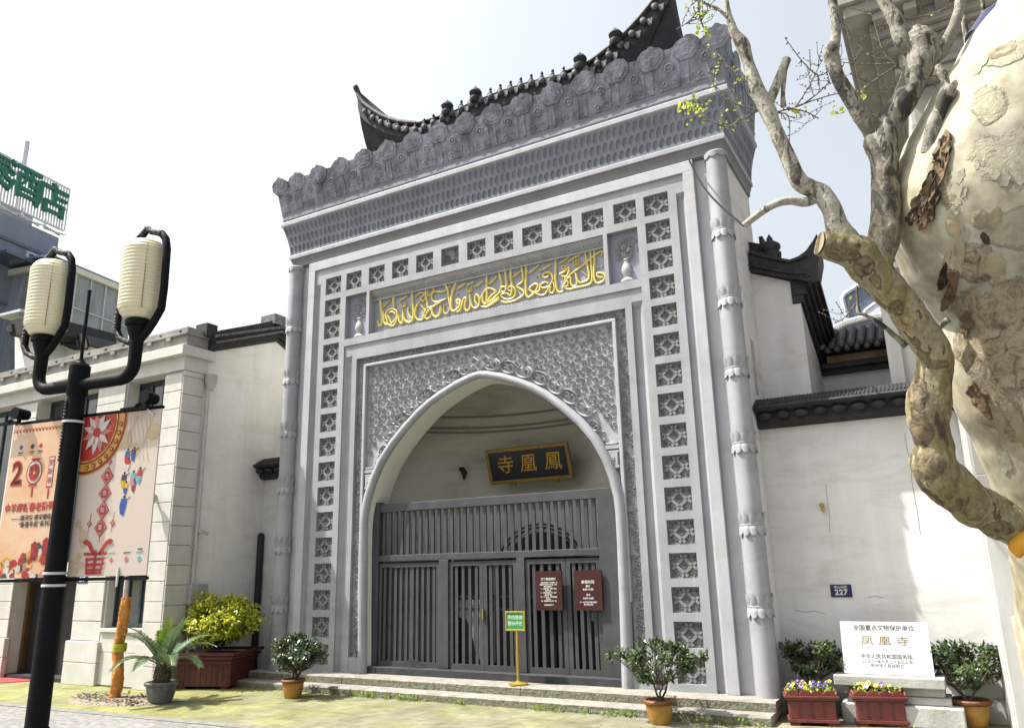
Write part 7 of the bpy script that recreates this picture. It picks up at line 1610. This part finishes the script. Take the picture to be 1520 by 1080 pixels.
# flaking plates: ragged thin sheets following the trunk surface
def plate_(px, py, w_, h_, m, rot=0, lift=.006, seed=0, ragged=.32):
    random.seed(seed + int(px * 7 + py)); n = 26; ring = []
    for q in (1.0, .55):
        for j in range(n):
            a = 2 * pi * j / n; k = q * (1 + (ragged * 2.2 * mnoise.noise(Vector((cos(a) * 1.6 + px * .37, sin(a) * 1.6 + py * .37, seed))) + random.uniform(-.05, .05) if q == 1 else 0)); x = cos(a) * w_ * k; y = sin(a) * h_ * k; xr = x * cos(rot) - y * sin(rot); yr = x * sin(rot) + y * cos(rot)
            p, nn = hit(px + xr, py + yr)
            if p is None: return
            ring.append(p + nn * (lift * (random.uniform(.6, 2.2) if q == 1 else .8)))
    p, nn = hit(px, py)
    ring.append(p + nn * lift)
    outer2 = []
    for j in range(n):
        d = (ring[j] - p); outer2.append(ring[j] - nn * lift * 2.0 - d * .03)
    vs = ring + outer2; fs = [(j, (j + 1) % n, n + (j + 1) % n, n + j) for j in range(n)] + [(n + j, n + (j + 1) % n, 2 * n) for j in range(n)] + [(2 * n + 1 + j, 2 * n + 1 + (j + 1) % n, (j + 1) % n, j) for j in range(n)]
    kb_ = MB(); kb_.add(vs, fs, m); kb_.build('bark_plate', PLM, trunk, smooth=40)
for a in ((1478, 395, 13, 22, 1, -.1), (1368, 302, 9, 26, 0, .45), (1400, 222, 9, 22, 0, .5), (1358, 322, 8, 14, 2, .4), (1378, 280, 7, 30, 2, .4), (1392, 240, 6, 26, 1, .45), (1374, 322, 6, 16, 0, .3), (1410, 440, 7, 22, 0, .1), (1402, 410, 6, 18, 2, .2), (1395, 260, 9, 45, 0, .35), (1385, 300, 9, 30, 2, .2), (1402, 225, 8, 22, 2, .3), (1376, 330, 8, 14, 1, .2), (1425, 380, 8, 30, 1, .1), (1415, 420, 7, 22, 0, .1), (1455, 590, 10, 26, 0, -.5), (1480, 620, 9, 24, 1, -.4), (1437, 480, 8, 16, 0, 0), (1455, 95, 7, 18, 3, .5), (1425, 262, 5, 12, 3, .3), (1431, 285, 4, 10, 3, .3), (1420, 300, 7, 5, 3, .1), (1417, 314, 6, 6, 3, .1), (1490, 265, 9, 14, 3, .2), (1450, 245, 4, 6, 3, 0), (1430, 350, 8, 14, 3, .1), (1405, 385, 6, 12, 1, .2), (1462, 428, 11, 9, 3, .1), (1515, 640, 12, 26, 1, -.4), (1490, 680, 9, 22, 3, -.4)):
    plate_(*a[:6], lift=.0018 if a[4] in (1, 3, 4) else .010)
# main limb curving out of the frame, up to the fork
lb_ = MB()
limb(lb_, [(1600, 838, 34, 3.02), (1555, 806, 32, 2.98), (1512, 784, 29, 2.94), (1470, 762, 30, 2.92), (1432, 740, 32, 2.9), (1404, 716, 34, 2.9), (1386, 690, 30, 2.9), (1386, 658, 26, 2.9), (1378, 625, 29, 2.9), (1379, 592, 30, 2.9), (1386, 561, 25, 2.9), (1388, 532, 26, 2.9), (1377, 506, 24, 2.9), (1358, 478, 24, 2.9), (1336, 450, 24, 2.91), (1312, 422, 25, 2.92), (1290, 396, 28, 2.93), (1272, 376, 27, 2.93), (1248, 369, 23, 2.93), (1228, 364, 20, 2.93), (1219, 362, 18.5, 2.93)], n=44, k=9, bump=.15, freq=12, seed=5)
main = lb_.build('limb', BK2, tree, smooth=60)
W_ = lambda px, py: tuple(at_depth(px, py, 2.87) - tree.location)
rough_zones(BK2, [(W_(1362, 580), .035, 1.9), (W_(1366, 640), .04, 1.6), (W_(1378, 690), .055, 1.0), (W_(1392, 545), .04, .7), (W_(1420, 750), .05, .6), (W_(1480, 785), .06, .4), (W_(1330, 455), .022, 1.6), (W_(1250, 374), .05, .8), (W_(1280, 396), .035, .9), (W_(1300, 420), .02, 1.8)], (.21, .165, .09), (.03, .021, .012))
o = MB(); p = at_depth(1217.5, 361.6, 2.93); d = (at_depth(1212, 360, 2.93) - at_depth(1235, 365, 2.93)).normalized(); u = d.cross(Vector((0, 0, 1))).normalized(); v = d.cross(u)
o.add([p + d * .004 + (u * cos(a) + v * sin(a)) * .043 * (1 + .06 * sin(3 * a)) for a in [2 * pi * i / 20 for i in range(20)]], [tuple(range(20))]); o.build('cut_face', mat('sawn_wood', (.27, .215, .13), .9, .15, 12), main)
rb = MB()
limb(rb, [(1296, 404, 24, 2.93), (1310, 360, 22, 2.94), (1314, 330, 20, 2.96), (1315, 290, 20, 2.98), (1313, 245, 19, 3.0), (1310, 210, 23, 3.02), (1322, 180, 20, 3.03), (1344, 148, 18, 3.05), (1357, 118, 19, 3.07), (1366, 90, 23, 3.08), (1366, 66, 24, 3.1), (1364, 58, 21, 3.1), (1361, 49, 17, 3.1), (1359, 42, 10, 3.1), (1358, 38, 3, 3.1)], n=28, k=6, bump=.16, freq=12, seed=9)
limb(rb, [(1312, 216, 18, 3.02), (1298, 194, 15, 3.03), (1280, 172, 13, 3.04), (1257, 138, 10.5, 3.06), (1243, 112, 10, 3.08), (1236, 90, 11, 3.1), (1234, 77, 11.5, 3.1), (1240, 60, 7.5, 3.12), (1241, 40, 6.5, 3.13), (1237, 10, 6.5, 3.15), (1231, -30, 6, 3.2)], n=18, k=5, bump=.14, freq=16, seed=11)
limb(rb, [(1356, 76, 14, 3.1), (1340, 62, 11, 3.1), (1333, 44, 10, 3.12), (1329, 30, 11, 3.13), (1318, 12, 8.5, 3.15), (1304, -14, 8, 3.18), (1296, -40, 7, 3.2)], n=16, k=5, bump=.12, freq=16, seed=13)
limb(rb, [(1374, 90, 14, 3.09), (1394, 80, 10.5, 3.1), (1408, 58, 9, 3.1), (1418, 34, 8, 3.1), (1425, 8, 7.5, 3.12), (1427, -30, 7, 3.15)], n=16, k=5, bump=.08, freq=16, seed=15)
rb.build('limb', BKR, tree, smooth=60)
lbr = MB()
limb(lbr, [(1274, 384, 22, 2.93), (1256, 356, 19, 2.94), (1242, 334, 16, 2.95), (1234, 310, 14, 2.96), (1220, 288, 14, 2.98), (1204, 280, 13, 3.0), (1186, 268, 12.5, 3.0), (1171, 236, 11, 3.03), (1151, 192, 10.5, 3.06), (1136, 156, 12, 3.1), (1122, 130, 11.5, 3.12), (1110, 92, 8.5, 3.15), (1102, 66, 10.5, 3.17), (1090, 48, 6.5, 3.18), (1082, 24, 4.6, 3.2), (1077, 0, 4, 3.22), (1072, -30, 3.6, 3.25)], n=20, k=6, bump=.12, freq=15, seed=17)
limb(lbr, [(1139, 160, 8, 3.1), (1147, 140, 7, 3.1), (1157, 116, 6.8, 3.12), (1168, 88, 6, 3.14)], n=14, k=5, bump=.08, seed=19)
limb(lbr, [(1166, 96, 3, 3.13), (1164, 116, 3.4, 3.12), (1162, 140, 3.2, 3.12), (1163, 158, 4.5, 3.11)], n=10, k=4, bump=.12, seed=20)
limb(lbr, [(1212, 292, 9, 2.99), (1196, 300, 7.2, 2.99), (1172, 298, 6, 2.99), (1148, 304, 5.6, 3.0), (1126, 318, 5.2, 3.02), (1104, 335, 4.8, 3.04)], n=14, k=5, bump=.06, seed=21)
lbr.build('limb', BKL, tree, smooth=60)
sb = MB(); limb(sb, [(1345, 512, 6, 2.95), (1330, 500, 4, 2.95), (1308, 481, 3.2, 2.95), (1284, 467, 2.9, 2.96), (1275, 464, 3.2, 2.97), (1273, 448, 2.2, 2.98), (1271.5, 424, 1.6, 3.0)], n=10, k=4, bump=.05, seed=23); sb.build('branch', BK3, tree, smooth=60)
sb = MB(); limb(sb, [(1322, 276, 6.5, 3.05), (1345, 262, 6.5, 3.02), (1362, 256, 7, 2.98), (1374, 258, 9, 2.93)], n=12, k=4, bump=.1, seed=25); sb.build('branch', BK3, tree, smooth=60)
sb = MB(); limb(sb, [(1378, 230, 12, 2.9), (1386, 196, 12, 2.9), (1392, 176, 9.5, 2.9), (1399, 154, 9.5, 2.9), (1407, 138, 10, 2.9), (1405, 126, 6, 2.92), (1400, 112, 5.6, 2.93), (1392, 98, 5, 2.95)], n=14, k=5, bump=.2, freq=18, seed=27); sb.build('branch', BK3, tree, smooth=60)
sb = MB(); limb(sb, [(1440, 120, 4, 3.3), (1438, 84, 4.2, 3.3), (1432, 40, 4, 3.35), (1427, 14, 3.5, 3.4)], n=10, k=4, bump=.03, seed=29); sb.build('branch', BK3, tree, smooth=60)
sb = MB(); limb(sb, [(1462, 60, 3, 3.4), (1460, 20, 3, 3.4), (1457, -20, 3, 3.4)], n=10, k=4, bump=.03, seed=31); sb.build('branch', BK3, tree, smooth=60)
sb = MB(); limb(sb, [(1388, 495, 4, 2.98), (1398, 482, 4.5, 2.95), (1408, 474, 5, 2.93)], n=10, k=4, bump=.1, seed=33); sb.build('branch', BK3, tree, smooth=60)
# twigs with buds and opening leaves
lf = MB(); random.seed(71); TWM = []
def twig(pts, w0=1.6, w1=.7, leafy=.0, d0=3.12, bud=.8, green=None):
    tw = MB(); TWM.append(tw); P = [at_depth(x, y, d0 + .03 * i) for i, (x, y) in enumerate(pts)]; P, R = smooth_path(P, [ (w0 + (w1 - w0) * i / (len(P) - 1)) * d0 / FPX for i in range(len(P))], 4); tw.tube(P, R, 5)
    for i in range(1, len(P)):
        if random.random() < bud: p = P[i] + rv(.006); tw.tube([P[i], p + rv(.008)], [.0022, .0035], 4)
        if random.random() < leafy:
            for q in range(random.randint(1, 3)): leaf_quad(lf, P[i] + rv(.012), rv(), rv(), random.uniform(.010, .020), random.uniform(.008, .013))
    return P
def spray(P, n, spread, L, leafy, bud=.7):
    tw = TWM[SPI]
    for i in range(n):
        b_ = random.choice(P[len(P) // 4:]); d = rv(); d.z = abs(d.z) * .5 - .1; Q = [b_, b_ + d * L * .5 + rv(.01), b_ + d * L + Vector((0, 0, .02))]; tw.tube(Q, [.0018, .0014, .0009], 4)
        for t in (.3, .5, .7, .85, 1.0):
            p = Q[0].lerp(Q[2], t)
            if random.random() < bud: tw.ball(p, .0035, 4, 3)
            if random.random() < leafy:
                for q in range(2): leaf_quad(lf, p + rv(.008), rv(), rv(), random.uniform(.009, .018), .011)
T = []
T.append((twig([(1124, 163), (1092, 154), (1068, 140), (1055, 116), (1051, 96)], leafy=.3), 6, .3)); T.append((twig([(1127, 164), (1099, 178), (1079, 188), (1051, 178), (1037, 167), (1026, 160)], leafy=.5), 7, .4)); T.append((twig([(1110, 123), (1092, 108), (1075, 92), (1066, 80)], leafy=.3), 6, .3))
T.append((twig([(1079, 26), (1066, 14), (1050, 7), (1036, 1), (1020, -3)], 2.6, 1.4, leafy=.1), 6, .2)); T.append((twig([(1037, 2), (1038, 22), (1044, 40), (1048, 48)], leafy=.4), 4, .6)); T.append((twig([(1040, 12), (1022, 32), (1004, 44)], 1.0, .6, leafy=.3), 6, .4))
for pts in ([(1150, 167), (1181, 159), (1205, 150), (1239, 140), (1273, 137), (1321, 137)], [(1181, 159), (1200, 130), (1219, 92)], [(1190, 156), (1215, 138), (1232, 120)], [(1168, 160), (1196, 166), (1212, 174)], [(1360, 118), (1320, 92), (1290, 82), (1268, 58), (1248, 34)], [(1330, 96), (1312, 78), (1300, 40), (1288, 0)], [(1330, 98), (1300, 118), (1280, 134)], [(1325, 94), (1290, 96), (1245, 92)], [(1236, 100), (1215, 112), (1190, 90), (1165, 56)], [(1150, 168), (1170, 172), (1172, 208)], [(1270, 450), (1255, 470), (1240, 480)], [(1375, 110), (1400, 116), (1425, 124)], [(1345, 28), (1380, 22), (1410, 8), (1420, 0)]):
    T.append((twig(pts, 1.3, .6, leafy=.03), 6, .03))
for SPI, (P, n, lf_) in enumerate(T): spray(P, n, 1, .10, lf_)
for px, py in ((1239, 165), (1243, 168), (1281, 146), (1048, 46), (1036, 42), (1012, 160), (1020, 155), (1030, 152), (1040, 163), (1174, 168)):
    for q in range(5): leaf_quad(lf, at_depth(px, py, 3.15) + rv(.012), rv(), rv(), .026, .02)
for px, py, n, s_ in ((1030, 158, 16, .03), (1092, 148, 6, .03)):
    for q in range(n): leaf_quad(lf, at_depth(px, py, 3.15) + Vector((random.gauss(0, s_), random.gauss(0, s_), random.gauss(0, s_))), rv(), rv(), random.uniform(.010, .022), .014)
for tw in TWM: tw.build('twig', TWG, tree)
lf.build('spring_leaves', M['spring'], tree)
o = MB(); a_ = at_depth(1520, 812, 2.86); c_ = at_depth(1545, 800, 2.9); limb(o, [(1512, 826, 4, 2.84), (1514, 812, 16, 2.86), (1530, 806, 24, 2.86), (1556, 812, 30, 2.86)], n=16, k=4, bump=.1, seed=41); tag(o.build('orange_cloth', mat('orange_fabric', (.62, .30, .02), .6, .12, 12, bump=.4), None, smooth=60), 'orange cloth tied round the limb at the right edge', 'cloth')
o = MB(); a_ = at_depth(1472, 22, 3.35); c_ = at_depth(1448, 58, 3.2); o.tube([a_, a_.lerp(c_, .12), c_], [.036, .04, .04], 18); o.tube([a_ - (c_ - a_) * .6, a_], [.012, .03], 10); tag(o.build('tree_spotlight', mat('dark_blue_metal', (.03, .035, .09), .4, .1, 6), None, smooth=50), 'dark blue cylindrical spotlight fixed high behind the plane trunk', 'spotlight')
